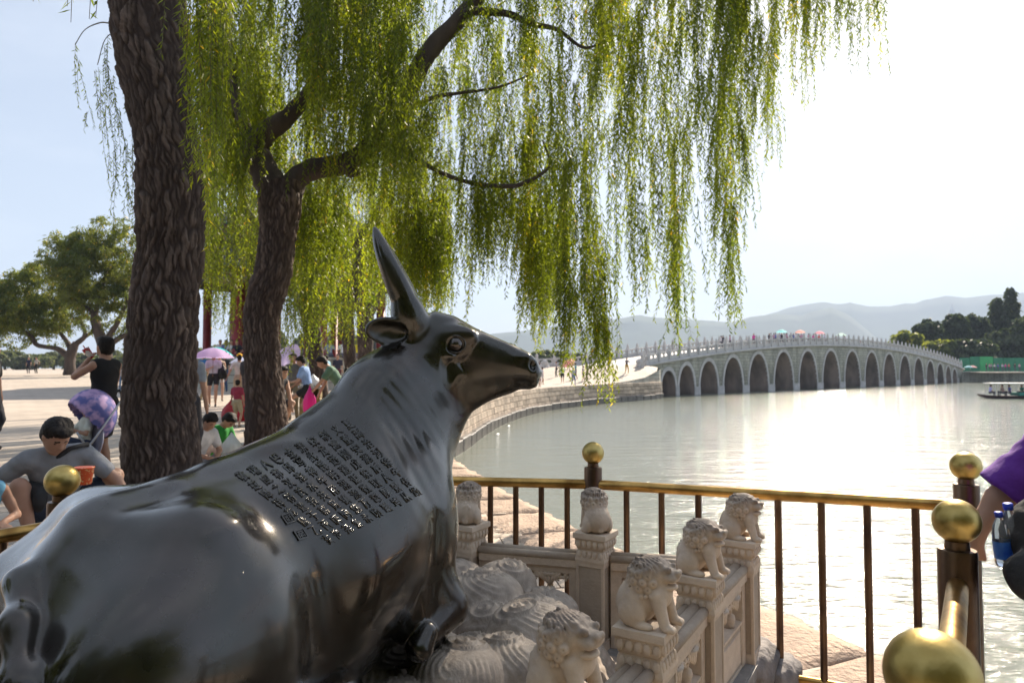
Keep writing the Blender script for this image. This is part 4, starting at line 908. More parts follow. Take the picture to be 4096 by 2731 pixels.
# mouth line
for yo in (-.075, -.05, -.025, 0, .025): ox.append(Cap(wp_(2190, 1506, HY + yo - .0), wp_(2080, 1534, HY + yo - .0) , .0055, k=.006, op='-'))
def oxpost(F, ax, lo, h):
    # folded lines of the mane, carved along the neck
    A, B = wp_(1600, 1400, 2.78), wp_(1700, 1900, 2.66)
    i0 = [max(0, int((np.minimum(A, B)[i] - [.62, .3, .30][i] - lo[i]) / h)) for i in range(3)]; i1 = [min(F.shape[i], int((np.maximum(A, B)[i] + [.22, .35, .12][i] - lo[i]) / h)) for i in range(3)]
    sl = tuple(slice(a, b) for a, b in zip(i0, i1)); P = np.stack(np.meshgrid(*[ax[i][sl[i]] for i in range(3)], indexing='ij'), -1)
    dp = P[..., 1]; nx = CX + P[..., 0] / 2.8 * FPX; ny = HOR - (P[..., 2] - EYE) / 2.8 * FPX
    # strands sweep from the nape forward and down to the chest
    s_ = ((nx - 1380) / 380); yc = 1500 + 480 * np.clip(s_, 0, 1.2) ** 1.5
    off = (yc - ny) / np.sqrt(1 + 3.6 * np.clip(s_, 0, 1))
    mask = np.clip((off + 60) / 60, 0, 1) * np.clip((190 - off) / 60, 0, 1) * np.clip((nx - 1545) / 60, 0, 1) * np.clip((1800 - nx) / 60, 0, 1) * (dp < HY)
    F[sl] += (np.sin(off * 2 * np.pi / 28 + 1.0 * np.sin(nx / 70)) * .0014 * mask).astype(np.float32)
    # rolls of skin along the nape
    mk2 = np.clip((nx - 1330) / 40, 0, 1) * np.clip((1600 - nx) / 60, 0, 1) * (off > 120)
    F[sl] += (np.sin(nx / 16 + ny / 21) * .0024 * mk2 * np.clip((off - 120) / 60, 0, 1)).astype(np.float32)
    return F
def bronze(name='bronze', base=(.066, .056, .051), rough=.24, coatlo=.09):
    m, t, b = nt(name); n = t.nodes; L = t.links; setp(b, metal=.9, rough=rough, coat=.9, coatr=.10)
    tcn = n.new("ShaderNodeTexCoord"); no = n.new("ShaderNodeTexNoise"); no.inputs['Scale'].default_value = 3.2; no.inputs['Detail'].default_value = 7; no.inputs['Roughness'].default_value = .6; L.new(tcn.outputs['Object'], no.inputs[0])
    r = n.new("ShaderNodeValToRGB"); r.color_ramp.elements[0].position = .32; r.color_ramp.elements[1].position = .70
    r.color_ramp.elements[0].color = (base[0] * .60, base[1] * .48, base[2] * .40, 1); r.color_ramp.elements[1].color = (*base, 1)
    e = r.color_ramp.elements.new(.5); e.color = (base[0] * .66, base[1] * .76, base[2] * .72, 1)
    L.new(no.outputs['Fac'], r.inputs[0]); L.new(r.outputs[0], b.inputs['Base Color'])
    n2 = n.new("ShaderNodeTexNoise"); n2.inputs['Scale'].default_value = 6; n2.inputs['Detail'].default_value = 8; L.new(tcn.outputs['Object'], n2.inputs[0])
    mr = n.new("ShaderNodeMapRange"); mr.inputs[1].default_value = .3; mr.inputs[2].default_value = .75; mr.inputs[3].default_value = rough * .55; mr.inputs[4].default_value = rough * 2.1; L.new(n2.outputs['Fac'], mr.inputs[0]); L.new(mr.outputs[0], b.inputs['Roughness']); m3 = n.new('ShaderNodeMapRange'); m3.inputs[1].default_value = .38; m3.inputs[2].default_value = .66; m3.inputs[3].default_value = coatlo; m3.inputs[4].default_value = .26; L.new(n2.outputs['Fac'], m3.inputs[0]); L.new(m3.outputs[0], b.inputs['Coat Roughness'])
    v = n.new("ShaderNodeTexVoronoi"); v.inputs['Scale'].default_value = 55; L.new(tcn.outputs['Object'], v.inputs['Vector'])
    mv = n.new("ShaderNodeMapRange"); mv.inputs[1].default_value = .02; mv.inputs[2].default_value = .10; L.new(v.outputs['Distance'], mv.inputs[0])
    ad = n.new("ShaderNodeMath"); ad.operation = 'MULTIPLY_ADD'; ad.inputs[1].default_value = .35; L.new(n2.outputs['Fac'], ad.inputs[0]); L.new(mv.outputs[0], ad.inputs[2])
    bp = n.new("ShaderNodeBump"); bp.inputs['Distance'].default_value = .0012; bp.inputs['Strength'].default_value = .5; L.new(ad.outputs[0], bp.inputs['Height']); L.new(bp.outputs[0], b.inputs['Normal'])
    return m
m_bronze = bronze()
oxo = empty('bronze_ox', tuple(OX(1.8, 0, .7))); tag(oxo, 'glossy dark bronze statue of a lying ox with raised head and inscribed back', 'statue')
oxm = solid('ox_body', ox, .0082, post=oxpost, normals=True)
ob = link('body', oxm, m_bronze, oxo); ob.matrix_parent_inverse = Matrix.Translation(-oxo.location)
# eyes
m_eye = bronze('bronze_eye', (.10, .075, .07), .07)
for sg in (-1, 1):
    bm = bmesh.new(); bmesh.ops.create_uvsphere(bm, u_segments=28, v_segments=18, radius=.031); e = link('eye', bmmesh('eye', bm, True), m_eye, oxo, tuple(wp_(1830, 1380, HY) + [0, sg * .098, 0])); e.matrix_parent_inverse = Matrix.Translation(-oxo.location)
    bm = bmesh.new(); c = wp_(1830, 1380, HY) + [0, sg * .110, 0]; pts = [c + np.array([.038 * math.cos(a) , 0, .035 * math.sin(a)]) for a in np.linspace(0, 2 * math.pi, 25)[:-1]]
    V_ = []; 
    for i in range(24):
        for k in range(8):
            a = 2 * math.pi * i / 24; b_ = 2 * math.pi * k / 8; rr_ = .037 + .0055 * math.cos(b_); V_.append(c + np.array([rr_ * math.cos(a) * 1.05, .006 * math.sin(b_) + sg * (-.012 * abs(math.cos(a))), rr_ * math.sin(a) * .95]))
    F_ = [(i * 8 + k, i * 8 + (k + 1) % 8, ((i + 1) % 24) * 8 + (k + 1) % 8, ((i + 1) % 24) * 8 + k) for i in range(24) for k in range(8)]
    bm.free(); e = link('eyelid', meshnp('eyelid', np.array(V_), F_), m_bronze, oxo); e.matrix_parent_inverse = Matrix.Translation(-oxo.location)
# ---- raised inscription, laid on the flank
bpy.context.view_layer.update()
bvh = BVHTree.FromPolygons([v.co[:] for v in oxm.vertices], [p.vertices[:] for p in oxm.polygons])
TXT = "夏禹治河铁牛传颂义重安澜后人景从制寓刚戊象取厚坤蛟龙远避讵数鼋鼍潫此昆明潴流万顷金写神牛用镇悠永巴邱淮水共贯同条人称汉武我慕唐尧瑞应之符逮于西海敬兹降祥乾隆乙亥"
def glyph(ch):
    cu = bpy.data.curves.new('g', 'FONT'); cu.body = ch; cu.size = 1.0; cu.resolution_u = 1; cu.offset = .010; cu.align_x = 'CENTER'
    o = bpy.data.objects.new('g', cu); COL.objects.link(o); dg = bpy.context.evaluated_depsgraph_get(); me = bpy.data.meshes.new_from_object(o.evaluated_get(dg))
    bpy.data.objects.remove(o); bpy.data.curves.remove(cu); return me
# corners of the inscribed field in the photograph
Q00, Q10, Q11, Q01 = (920, 1898), (1398, 1665), (1700, 1975), (1315, 2185)    # spine-rear, spine-front, flank-front, flank-rear
def quad(u, v):
    p = (1 - u) * (1 - v) * np.array(Q00) + u * (1 - v) * np.array(Q10) + u * v * np.array(Q11) + (1 - u) * v * np.array(Q01); return p
def onox(nx, ny, lift):
    d = ray(nx, ny).normalized(); h, n_, i_, ds = bvh.ray_cast(Vector((0, 0, EYE)), d)
    if h is None: return None
    return h + n_ * lift
NC, NR = 10, 8; gi = 0; bm_ = bmesh.new()
for c in range(NC):
    for r_ in range(NR):
        ch = TXT[gi % len(TXT)]; gi += 1
        u0 = 1 - (c + .5) / NC; v0 = (r_ + .5) / NR
        g = glyph(ch)
        bmg = bmesh.new(); bmg.from_mesh(g); bpy.data.meshes.remove(g)
        bmesh.ops.remove_doubles(bmg, verts=bmg.verts, dist=1e-4)
        if not bmg.verts: bmg.free(); continue
        ok = True; cos = []
        xs_ = [v.co.x for v in bmg.verts]; ys_ = [v.co.y for v in bmg.verts]; xm, ym = (min(xs_) + max(xs_)) / 2, (min(ys_) + max(ys_)) / 2; sx = max(.5, max(xs_) - min(xs_)); sy = max(.6, max(ys_) - min(ys_))
        ext = bmesh.ops.extrude_face_region(bmg, geom=bmg.faces[:]); top = {v for v in ext['geom'] if isinstance(v, bmesh.types.BMVert)}
        for v in bmg.verts:
            a = (v.co.x - xm) / sx; b = (v.co.y - ym) / sy
            u = u0 + a * .60 / NC; vv = v0 - b * .86 / NR
            p = quad(u, vv); w = onox(p[0], p[1], .0036 if v in top else -.001)
            if w is None: ok = False; break
            cos.append((v, w))
        if ok:
            for v, w in cos: v.co = w
            t_ = bpy.data.meshes.new('t'); bmg.to_mesh(t_); bm_.from_mesh(t_); bpy.data.meshes.remove(t_)
        bmg.free()
bmesh.ops.recalc_face_normals(bm_, faces=bm_.faces)
ins = link('inscription', bmmesh('inscription', bm_), m_bronze, oxo); ins.matrix_parent_inverse = Matrix.Translation(-oxo.location); ins['kind'] = 'stuff'
# two square seals at the end of the text
def onquad(name, cx, cy, su, sv, mat_, lines):
    bm = bmesh.new()
    def cell(a0, a1, b0, b1, lift):
        vs = []; lo_ = []
        for a, b in ((a0, b0), (a1, b0), (a1, b1), (a0, b1)):
            p = np.array([cx, cy]) + a * np.array(su) + b * np.array(sv); w = onox(p[0], p[1], lift); w2 = onox(p[0], p[1], -.002)
            if w is None: return
            vs.append(bm.verts.new(w)); lo_.append(bm.verts.new(w2))
        bm.faces.new(vs); [bm.faces.new((lo_[i], lo_[(i + 1) % 4], vs[(i + 1) % 4], vs[i])) for i in range(4)]
    for c in lines: cell(*c, .0045)
    bmesh.ops.recalc_face_normals(bm, faces=bm.faces)
    o = link(name, bmmesh(name, bm), mat_, oxo); o.matrix_parent_inverse = Matrix.Translation(-oxo.location)
fr = [(0, 1, 0, .12), (0, 1, .88, 1), (0, .12, .12, .88), (.88, 1, .12, .88)]
gl = [(.22, .3, .2, .8), (.4, .48, .2, .8), (.3, .4, .3, .4), (.3, .4, .6, .7), (.56, .8, .2, .28), (.56, .8, .4, .48), (.56, .8, .72, .8), (.64, .72, .28, .72)]
onquad('seal', 1122, 2062, (38, -14), (24, 36), m_bronze, fr + gl); onquad('seal', 1170, 2124, (40, -14), (24, 38), m_bronze, fr + [(b, d, a, c) for a, c, b, d in gl])
# ================================================================ carved wave base, marble balustrade with lions
MF = Vector((.514, .857, 0)).normalized(); MR = Vector((MF.y, -MF.x, 0)); MANG = math.atan2(MF.y, MF.x)
def white_marble(name='marble', c1=(.70, .58, .46), c2=(.54, .43, .335), var=.06, bump=.004):
    m, t, b = nt(name); n = t.nodes; L = t.links; setp(b, rough=.62, spec=.35)
    tcn = n.new("ShaderNodeTexCoord"); no = n.new("ShaderNodeTexNoise"); no.inputs['Scale'].default_value = 9; no.inputs['Detail'].default_value = 9; no.inputs['Roughness'].default_value = .65; L.new(tcn.outputs['Object'], no.inputs[0])
    r = n.new("ShaderNodeValToRGB"); r.color_ramp.elements[0].position = .30; r.color_ramp.elements[1].position = .62; r.color_ramp.elements[0].color = (*c2, 1); r.color_ramp.elements[1].color = (*c1, 1); L.new(no.outputs['Fac'], r.inputs[0])
    # colour goes darker in the cavities, following pointiness
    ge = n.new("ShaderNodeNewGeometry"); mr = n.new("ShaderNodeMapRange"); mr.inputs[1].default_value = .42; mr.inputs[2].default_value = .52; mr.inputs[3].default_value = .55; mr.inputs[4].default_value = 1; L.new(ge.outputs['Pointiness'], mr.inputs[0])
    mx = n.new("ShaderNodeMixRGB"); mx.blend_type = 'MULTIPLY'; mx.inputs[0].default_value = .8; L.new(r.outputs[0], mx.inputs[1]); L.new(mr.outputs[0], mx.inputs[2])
    oi = n.new("ShaderNodeObjectInfo"); hs = n.new("ShaderNodeHueSaturation"); m2 = n.new("ShaderNodeMapRange"); m2.inputs[3].default_value = 1 - var; m2.inputs[4].default_value = 1 + var; L.new(oi.outputs['Random'], m2.inputs[0]); L.new(m2.outputs[0], hs.inputs['Value']); L.new(mx.outputs[0], hs.inputs['Color'])
    L.new(hs.outputs[0], b.inputs['Base Color'])
    n2 = n.new("ShaderNodeTexNoise"); n2.inputs['Scale'].default_value = 70; n2.inputs['Detail'].default_value = 6; L.new(tcn.outputs['Object'], n2.inputs[0]); bp = n.new("ShaderNodeBump"); bp.inputs['Distance'].default_value = bump; bp.inputs['Strength'].default_value = .7; L.new(n2.outputs['Fac'], bp.inputs['Height']); L.new(bp.outputs[0], b.inputs['Normal'])
    return m
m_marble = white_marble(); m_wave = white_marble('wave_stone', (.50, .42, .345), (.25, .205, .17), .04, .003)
m_lionhead = white_marble('worn_marble', (.30, .24, .20), (.16, .125, .105), .05)
# ---- posts
POSTS = []                                # (position, lion facing, variant)
top = 1.129
L4 = Vector(W(2958, 1965, 3.70)); L3 = Vector(W(2797, 2065, 3.08)); L2 = Vector(W(2585, 2205, 2.475)); L1 = Vector(W(2255, 2425, 1.93)); L5 = Vector(W(2382, 1950, 3.85)); L6 = Vector(W(1872, 1920, 4.06))
for v in (L1, L2, L3, L4, L5, L6): v.z = 0
L7 = L6 + (L6 - L5) * .95; LL = Vector((-1.86, 2.46, 0)); rowL = [L7 + (LL - L7) * k for k in (.35, .68)]
CAPZ = .89
def petals(bm, z, half, hz, n, out, dz_):
    for side in range(4):
        M = rotz(side * math.pi / 2)
        for i in range(n):
            x = (i - (n - 1) / 2) * (2 * half / n)
            T = M @ Matrix.Translation((x, -half - out * .2, z)) @ Matrix.Diagonal((half / n * .96, .010, hz, 1)).to_4x4()
            bmesh.ops.create_uvsphere(bm, u_segments=8, v_segments=6, radius=1.0, matrix=T)
bm = bmesh.new()
loftsq(bm, [(.090, .090, .24), (.086, .086, .27), (.083, .083, .30), (.083, .083, .725), (.088, .088, .745), (.076, .076, .793), (.074, .074, .800), (.080, .080, .805), (.088, .088, .856), (.096, .096, .862), (.096, .096, .890)])
for f in list(bm.faces):
    f.normal_update(); zs = [v.co.z for v in f.verts]
    if abs(f.normal.z) < .2 and max(zs) - min(zs) > .3:
        r_ = bmesh.ops.inset_region(bm, faces=[f], thickness=.022, depth=0); r2 = bmesh.ops.inset_region(bm, faces=[f], thickness=.005, depth=-.005)
es = [e for e in bm.edges if len(e.link_faces) == 2 and e.calc_face_angle(0) > 1.0 and (e.verts[0].co - e.verts[1].co).length > .03]
bmesh.ops.bevel(bm, geom=es, offset=.0035, segments=2, profile=.6, affect='EDGES')
petals(bm, .772, .077, .022, 5, .01, 0); petals(bm, .832, .083, .021, 5, .01, 0)
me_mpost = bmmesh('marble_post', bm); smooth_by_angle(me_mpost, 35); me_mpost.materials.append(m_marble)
# ---- lions: the crowns are darkened by weather
m_lion = white_marble('lion_marble'); _t = m_lion.node_tree; _n = _t.nodes; _b = _n["Principled BSDF"]; _src = _b.inputs['Base Color'].links[0].from_socket
_tc = _n.new("ShaderNodeTexCoord"); _sp = _n.new("ShaderNodeSeparateXYZ"); _t.links.new(_tc.outputs['Object'], _sp.inputs[0]); _no = _n.new("ShaderNodeTexNoise"); _no.inputs['Scale'].default_value = 22; _no.inputs['Detail'].default_value = 6; _t.links.new(_tc.outputs['Object'], _no.inputs[0])
_ma = _n.new("ShaderNodeMath"); _ma.operation = 'MULTIPLY_ADD'; _ma.inputs[1].default_value = .10; _t.links.new(_no.outputs['Fac'], _ma.inputs[0]); _t.links.new(_sp.outputs[2], _ma.inputs[2]); _mr = _n.new("ShaderNodeMapRange"); _mr.inputs[1].default_value = .205; _mr.inputs[2].default_value = .275; _mr.inputs[4].default_value = .85; _t.links.new(_ma.outputs[0], _mr.inputs[0])
_mx = _n.new("ShaderNodeMixRGB"); _mx.inputs[2].default_value = (.16, .125, .105, 1); _t.links.new(_mr.outputs[0], _mx.inputs[0]); _t.links.new(_src, _mx.inputs[1]); _t.links.new(_mx.outputs[0], _b.inputs['Base Color'])
def lion(seed, fat=1.0):
    r_ = random.Random(seed); P = []
    P.append(Ell((-.040, 0, .062), (.066 * fat, .066, .062), k=.02)); P.append(Cap((-.03, 0, .09), (.040, 0, .118), .062 * fat, .052, k=.03))
    P.append(Ell((.055, 0, .11), (.030, .042, .042), k=.02))
    for s in (1, -1):
        P.append(Ell((-.035, .058 * s, .048), (.050, .026, .045), k=.010)); P.append(Ell((.005, .064 * s, .014), (.040, .018, .015), k=.008))
        P.append(Cap((.050, .040 * s, .115), (.078, .047 * s, .030), .027, .019, k=.010)); P.append(Ell((.092, .048 * s, .014), (.027, .020, .015), k=.008))
        for q in (-1, 0, 1): P.append(Ell((.112, (.048 + q * .011) * s, .011), (.008, .0055, .010), k=.003))
    hy = r_.uniform(-.006, .006)
    P.append(Ell((.020, hy, .182), (.068, .064, .054), k=.018)); P.append(Ell((-.018, hy, .150), (.052, .062, .050), k=.02)); P.append(Ell((.084, hy, .176), (.036, .042, .026), k=.008)); P.append(Ell((.082, hy, .140), (.030, .034, .012), k=.005)); P.append(Ell((.096, hy, .156), (.022, .030, .008), k=.003, op='-'))
    P.append(Cap((.114, hy - .013, .190), (.114, hy + .013, .190), .0105, k=.004))
    for s in (1, -1):
        P.append(Ell((.070, hy + .026 * s, .200), (.020, .018, .014), k=.006)); P.append(Ell((.088, hy + .030 * s, .203), (.011, .011, .011), k=.001)); P.append(Ell((.098, hy + .026 * s, .172), (.016, .016, .013), k=.006))
        P.append(Cap((.028, hy + .058 * s, .200), (-.018, hy + .066 * s, .182), .014, .008, k=.006))
        P.append(Cap((.060, hy + .03 * s, .214), (-.03, hy + .02 * s, .226), .010, .006, k=.006))
    for j, zz in enumerate((.135, .158, .182, .206)):              # curls of the mane
        for i in range(9):
            a = math.pi * (.36 + 1.28 * (i + .5 * (j % 2)) / 8.5); rad = (.060, .066, .064, .046)[j]
            c = (.010 + rad * math.cos(a) * 1.05, hy + rad * math.sin(a), zz); P.append(Ell(c, (.0165, .0145, .0150), k=.007))
            P.append(Ell((c[0] + .013 * math.cos(a), c[1] + .013 * math.sin(a), zz), (.0045, .0045, .0045), k=.003, op='-'))
    for i in range(24):                                          # harness band
        a = 2 * math.pi * i / 24; P.append(Ell((.018 + .062 * fat * math.cos(a), .063 * math.sin(a), .112 + .012 * math.cos(a)), (.006, .006, .007), k=.006))
    P.append(Ell((.083, 0, .118), (.009, .009, .010), k=.003)); P.append(Cap((-.095, 0, .03), (-.085, 0, .11), .015, .012, k=.008))
    for q in range(5): P.append(Ell((-.088 + .004 * q, .012 * (q - 2), .10 + .012 * (2 - abs(q - 2))), (.010, .008, .013), k=.003))
    def post(F, ax, lo, h):
        X, Y, Z = np.meshgrid(*ax, indexing='ij'); m = np.clip((Z - .19) / .01, 0, 1) * np.clip((.06 - X) / .01, 0, 1)
        return F + (np.sin(Y * 520 + X * 260 + 3 * np.sin(X * 60)) * .0024 * m).astype(np.float32)
    me = solid('lion_carving', P, .0042, post=post); me.materials.append(m_lion); return me
lions = [lion(1, 1.0), lion(2, 1.08), lion(3, .95)]
PL = [(L1, 0, 'marble balustrade post with seated lion, nearest the camera, cut by the bottom edge', -.10), (L2, 1, 'marble balustrade post with seated lion whose dark-crowned head turns right, second nearest', .02), (L3, 2, 'marble lion post between the second nearest and the far corner one', -.04),
      (L4, 0, 'corner marble post with small lion standing against the lake, rocks at its foot', .05), (L5, 1, 'marble post with lion seen from behind, below the middle brass ball', math.pi / 2 + .15), (L6, 2, 'weathered marble post with worn lion close behind the ox chest', math.pi / 2 - .1),
      (L7, 0, 'marble lion post hidden behind the bronze ox neck', math.pi / 2), (rowL[0], 1, 'marble lion post on the far side of the ox, farther one', 2.6), (rowL[1], 2, 'marble lion post on the far side of the ox, nearer one', 2.6), (LL, 0, 'grey stone lion at the left frame edge below the brass rail', 2.7)]
for p, vi, lb, fa in PL:
    e = empty('marble_post', (p.x, p.y, 0), MANG); tag(e, lb, 'balustrade post', 'lion-topped marble balustrade posts')
    link('shaft', me_mpost, None, e); w_ = (.0 if fa < 1 else fa - MANG)
    ang = (math.atan2(MR.y, MR.x) + fa) - MANG if fa < 1 else fa - MANG
    l_ = link('lion_carving', lions[vi], None, e, (0, 0, CAPZ - .004), (0, 0, ang)); l_.scale = (1.0, 1.0, 1.03)
# ---- panels
def vase(bm, x, zb, h):
    M = Matrix.Translation((x, 0, 0))
    lathe(bm, [(.030, zb), (.026, zb + h * .10), (.034, zb + h * .26), (.030, zb + h * .38), (.016, zb + h * .46), (.019, zb + h * .50), (.016, zb + h * .54), (.026, zb + h * .68), (.046, zb + h * .86), (.060, zb + h * 1.0)], 12, M)
    for k in range(-3, 4):
        for sy in (-1, 1):
            bmesh.ops.create_uvsphere(bm, u_segments=8, v_segments=6, radius=1.0, matrix=Matrix.Translation((x + k * .017, sy * (.030 + .006 * (3 - abs(k)) * .5), zb + h * (.80 + .03 * abs(k)))) @ Matrix.Rotation(k * .22, 4, 'Y') @ Matrix.Diagonal((.0105, .012, h * .24, 1)).to_4x4())
def leafrow(bm, x0, x1, z, yf):
    n = max(3, int((x1 - x0) / .042))
    for i in range(n):
        x = x0 + (i + .5) * (x1 - x0) / n
        for q, (dx, dz_, rx, rz_, an) in enumerate([(0, 0, .013, .022, 0), (-.013, -.012, .012, .010, .6), (.013, -.012, .012, .010, -.6), (0, -.027, .008, .008, 0), (-.012, .014, .010, .006, -.5), (.012, .014, .010, .006, .5)]):
            bmesh.ops.create_uvsphere(bm, u_segments=7, v_segments=5, radius=1.0, matrix=Matrix.Translation((x + dx, yf, z + dz_)) @ Matrix.Rotation(an, 4, 'Y') @ Matrix.Diagonal((rx, .007, rz_, 1)).to_4x4())
def panel(a, b, label):
    d = b - a; L_ = d.length - .166; ang = math.atan2(d.y, d.x); mid = (a + b) / 2
    e = empty('marble_balustrade', (mid.x, mid.y, 0), ang); tag(e, label, 'balustrade', 'marble balustrade bays'); h = L_ / 2
    bm = bmesh.new()
    for y in (-.038, 0, .038):
        k = 12; r_ = .0225 if y else .026; zc = .748 if y else .754
        tube(bm, [(-h, y, zc), (h, y, zc)], r_, k)
    for f in bm.faces: f.smooth = True
    box(bm, -h, h, -.054, .054, .690, .742, .004); link('handrail', bmmesh('handrail', bm), m_marble, e)
    bm = bmesh.new(); box(bm, -h, -h + .06, -.042, .042, .27, .690); box(bm, h - .06, h, -.042, .042, .27, .690)
    box(bm, -h + .06, h - .06, -.040, .040, .655, .6895)
    for sy in (-1, 1): leafrow(bm, -h + .06, h - .06, .640, sy * .032)
    box(bm, -h + .06, h - .06, -.020, .020, .615, .6549)
    link('frieze', bmmesh('frieze', bm), m_marble, e)
    bm = bmesh.new(); box(bm, -h + .06, h - .06, -.040, .040, .27, .50)
    for f in list(bm.faces):
        f.normal_update()
        if abs(f.normal.y) > .9: bmesh.ops.inset_region(bm, faces=[f], thickness=.018, depth=0); bmesh.ops.inset_region(bm, faces=[f], thickness=.004, depth=-.006); bmesh.ops.inset_region(bm, faces=[f], thickness=.03, depth=0); bmesh.ops.inset_region(bm, faces=[f], thickness=.003, depth=.006)
    link('board', bmmesh('board', bm), m_marble, e)
    n = 2 if L_ > .45 else 2
    for i in range(n):
        x = (i + .5 - n / 2) * (2 * h - .12) / n; bm = bmesh.new(); vase(bm, x, .50, .150); v_ = bmmesh('vase_carving', bm, True); link('vase_carving', v_, m_marble, e)
prs = [(L1, L2, 'openwork marble panel between the nearest lion post and the second'), (L2, L3, 'openwork marble panel between the second and third lion posts'), (L3, L4, 'openwork marble panel between the third lion post and the corner by the lake'),
       (L4, L5, 'marble panel of the far side, left of the corner lion post'), (L5, L6, 'shaded marble panel with leaf frieze just behind the carved waves'), (L6, L7, 'marble panel behind the chest of the ox'), (L7, rowL[0], 'far marble panel on the other side of the ox'), (rowL[0], rowL[1], 'middle marble panel on the other side of the ox'), (rowL[1], LL, 'near marble panel on the other side of the ox')]
for a, b, lb in prs: panel(a, b, lb)
L0 = L1 - (L2 - L1) ; 
panel(L0, L1, 'marble panel running from the nearest lion post out of the frame')
# ---- platform under it
def prism(bm, pts, z0, z1, off=0):
    c = sum(pts, Vector((0, 0, 0))) / len(pts); ps = []
    for p in pts: d = (p - c).normalized(); ps.append(p + d * off)
    lo_ = [bm.verts.new((p.x, p.y, z0)) for p in ps]; hi_ = [bm.verts.new((p.x, p.y, z1)) for p in ps]
    n = len(ps); bm.faces.new(hi_); [bm.faces.new((lo_[i], lo_[(i + 1) % n], hi_[(i + 1) % n], hi_[i])) for i in range(n)]
Lq = LL + (LL - L7).normalized() * 1.2; Lp = L0 - (L2 - L1) * .3
bm = bmesh.new(); ring = [L4, L7, Lq, Lp]; prism(bm, ring, -.05, .16, .22); prism(bm, ring, .16, .20, .17); prism(bm, ring, .20, .268, .19)
bmesh.ops.recalc_face_normals(bm, faces=bm.faces); bmesh.ops.bevel(bm, geom=[e for e in bm.edges if e.calc_face_angle(0) > .8], offset=.008, segments=2, affect='EDGES')
m_plinth = white_marble('plinth_stone', (.30, .29, .28), (.17, .165, .16), .05)
pl = link('stone_plinth', bmmesh('stone_plinth', bm), m_plinth); tag(pl, 'dark grey stone plinth carrying the marble balustrade and the ox', 'plinth')
# ---- wave carved base
LB = [(.36, -.30, .17, .11), (.36, .02, .17, .12), (.42, .30, .17, .11), (.62, .06, .20, .13), (.62, .36, .17, .10), (.80, .22, .17, .12), (.88, .47, .19, .12), (1.10, .34, .16, .11), (1.16, .52, .17, .12), (1.36, .42, .19, .12),
      (1.62, .36, .25, .11), (1.60, .60, .14, .09), (1.95, .46, .22, .11), (2.25, .38, .22, .11), (2.55, .42, .22, .11), (2.85, .30, .20, .10), (2.85, 0, .2, .1), (2.5, .1, .2, .1), (.75, -.2, .2, .12), (.8, -.45, .2, .11), (1.15, -.45, .2, .11), (1.5, -.45, .22, .11), (1.9, -.45, .22, .11), (2.3, -.45, .22, .11), (2.7, -.4, .22, .11), (1.2, .1, .2, .1), (1.6, 0, .3, .1), (2.1, 0, .3, .1)]
tt = np.arange(.12, 3.06, .0078); r2 = np.concatenate([np.arange(-.66, -.1, .03), np.arange(-.1, .80, .0078)]); T_, R2 = np.meshgrid(tt, r2, indexing='ij')
H = np.full(T_.shape, -1.0); H2 = H.copy(); ID = np.zeros(T_.shape, int)
for i, (a, b, rad, hh) in enumerate(LB):
    d = np.hypot(T_ - a, (R2 - b)) / rad; z = np.where(d < 1, np.sqrt(np.clip(1 - d ** 2.4, 0, 1)) * hh, -1.4 * (d - 1) * rad) + .615 + .05 * math.sin(i * 2.4)
    z = z - np.clip(np.abs(b) - .42, 0, 1) * .22
    up = z > H; H = np.where(up, z, H); ID = np.where(up, i, ID)
D = np.zeros(T_.shape)
for i, (a, b, rad, hh) in enumerate(LB):
    q = random.Random(i + 5); m = ID == i; an = q.uniform(0, 6.28); oc = (a + math.cos(an) * rad * q.uniform(.3, .75), b + math.sin(an) * rad * q.uniform(.3, .75))
    dx, dy = T_ - oc[0], R2 - oc[1]; rd = np.hypot(dx, dy); th = np.arctan2(dy, dx)
    per = q.choice([.024, .027, .031]); ph = rd / per * 2 * np.pi + th * q.choice([1, 2, -1]) + 1.2 * np.sin(th * 3 + an)
    g = np.abs(np.sin(ph / 2)) ** .5; msk = np.clip((rd - .02) / .02, 0, 1) * np.clip((np.sin(th + an * 2) + .8) * 4, 0, 1)
    # a curled tendril lying on the lobe
    w2 = np.hypot(T_ - a - .3 * rad * math.cos(an + 2.5), R2 - b - .3 * rad * math.sin(an + 2.5)); th2 = np.arctan2(R2 - b - .3 * rad * math.sin(an + 2.5), T_ - a - .3 * rad * math.cos(an + 2.5))
    sp_ = np.cos(w2 / .036 * 2 * np.pi - th2); cur = np.clip(sp_ - .1, 0, 1) * (w2 < rad * .55)
    D = np.where(m, (g - 1) * .015 * msk * (w2 > rad * .48) + cur * .016, D)
H = H + D
ed = np.maximum(np.abs(R2) - .62 + .035 * np.sin(T_ * 17), np.maximum(.24 - T_ + .03 * np.sin(R2 * 18), T_ - 2.96))
H = H - np.clip(ed - .10, 0, 1) * 4.0; H = np.maximum(H, .30)
X = OO[0] - T_ * OF[0] + R2 * OR_[0]; Y = OO[1] - T_ * OF[1] + R2 * OR_[1]
nt_, nr_ = T_.shape; I = np.arange(nt_ * nr_).reshape(nt_, nr_); F = np.stack([I[:-1, :-1], I[:-1, 1:], I[1:, 1:], I[1:, :-1]], -1).reshape(-1, 4)
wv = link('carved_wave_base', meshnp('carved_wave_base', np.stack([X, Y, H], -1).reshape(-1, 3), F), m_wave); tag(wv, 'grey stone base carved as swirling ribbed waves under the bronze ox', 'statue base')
bm = bmesh.new(); cx = OX(1.6, 0, 0); M = Matrix.Translation((cx[0], cx[1], 0)) @ rotz(MANG)
n = 48; lo_, hi_ = [], []
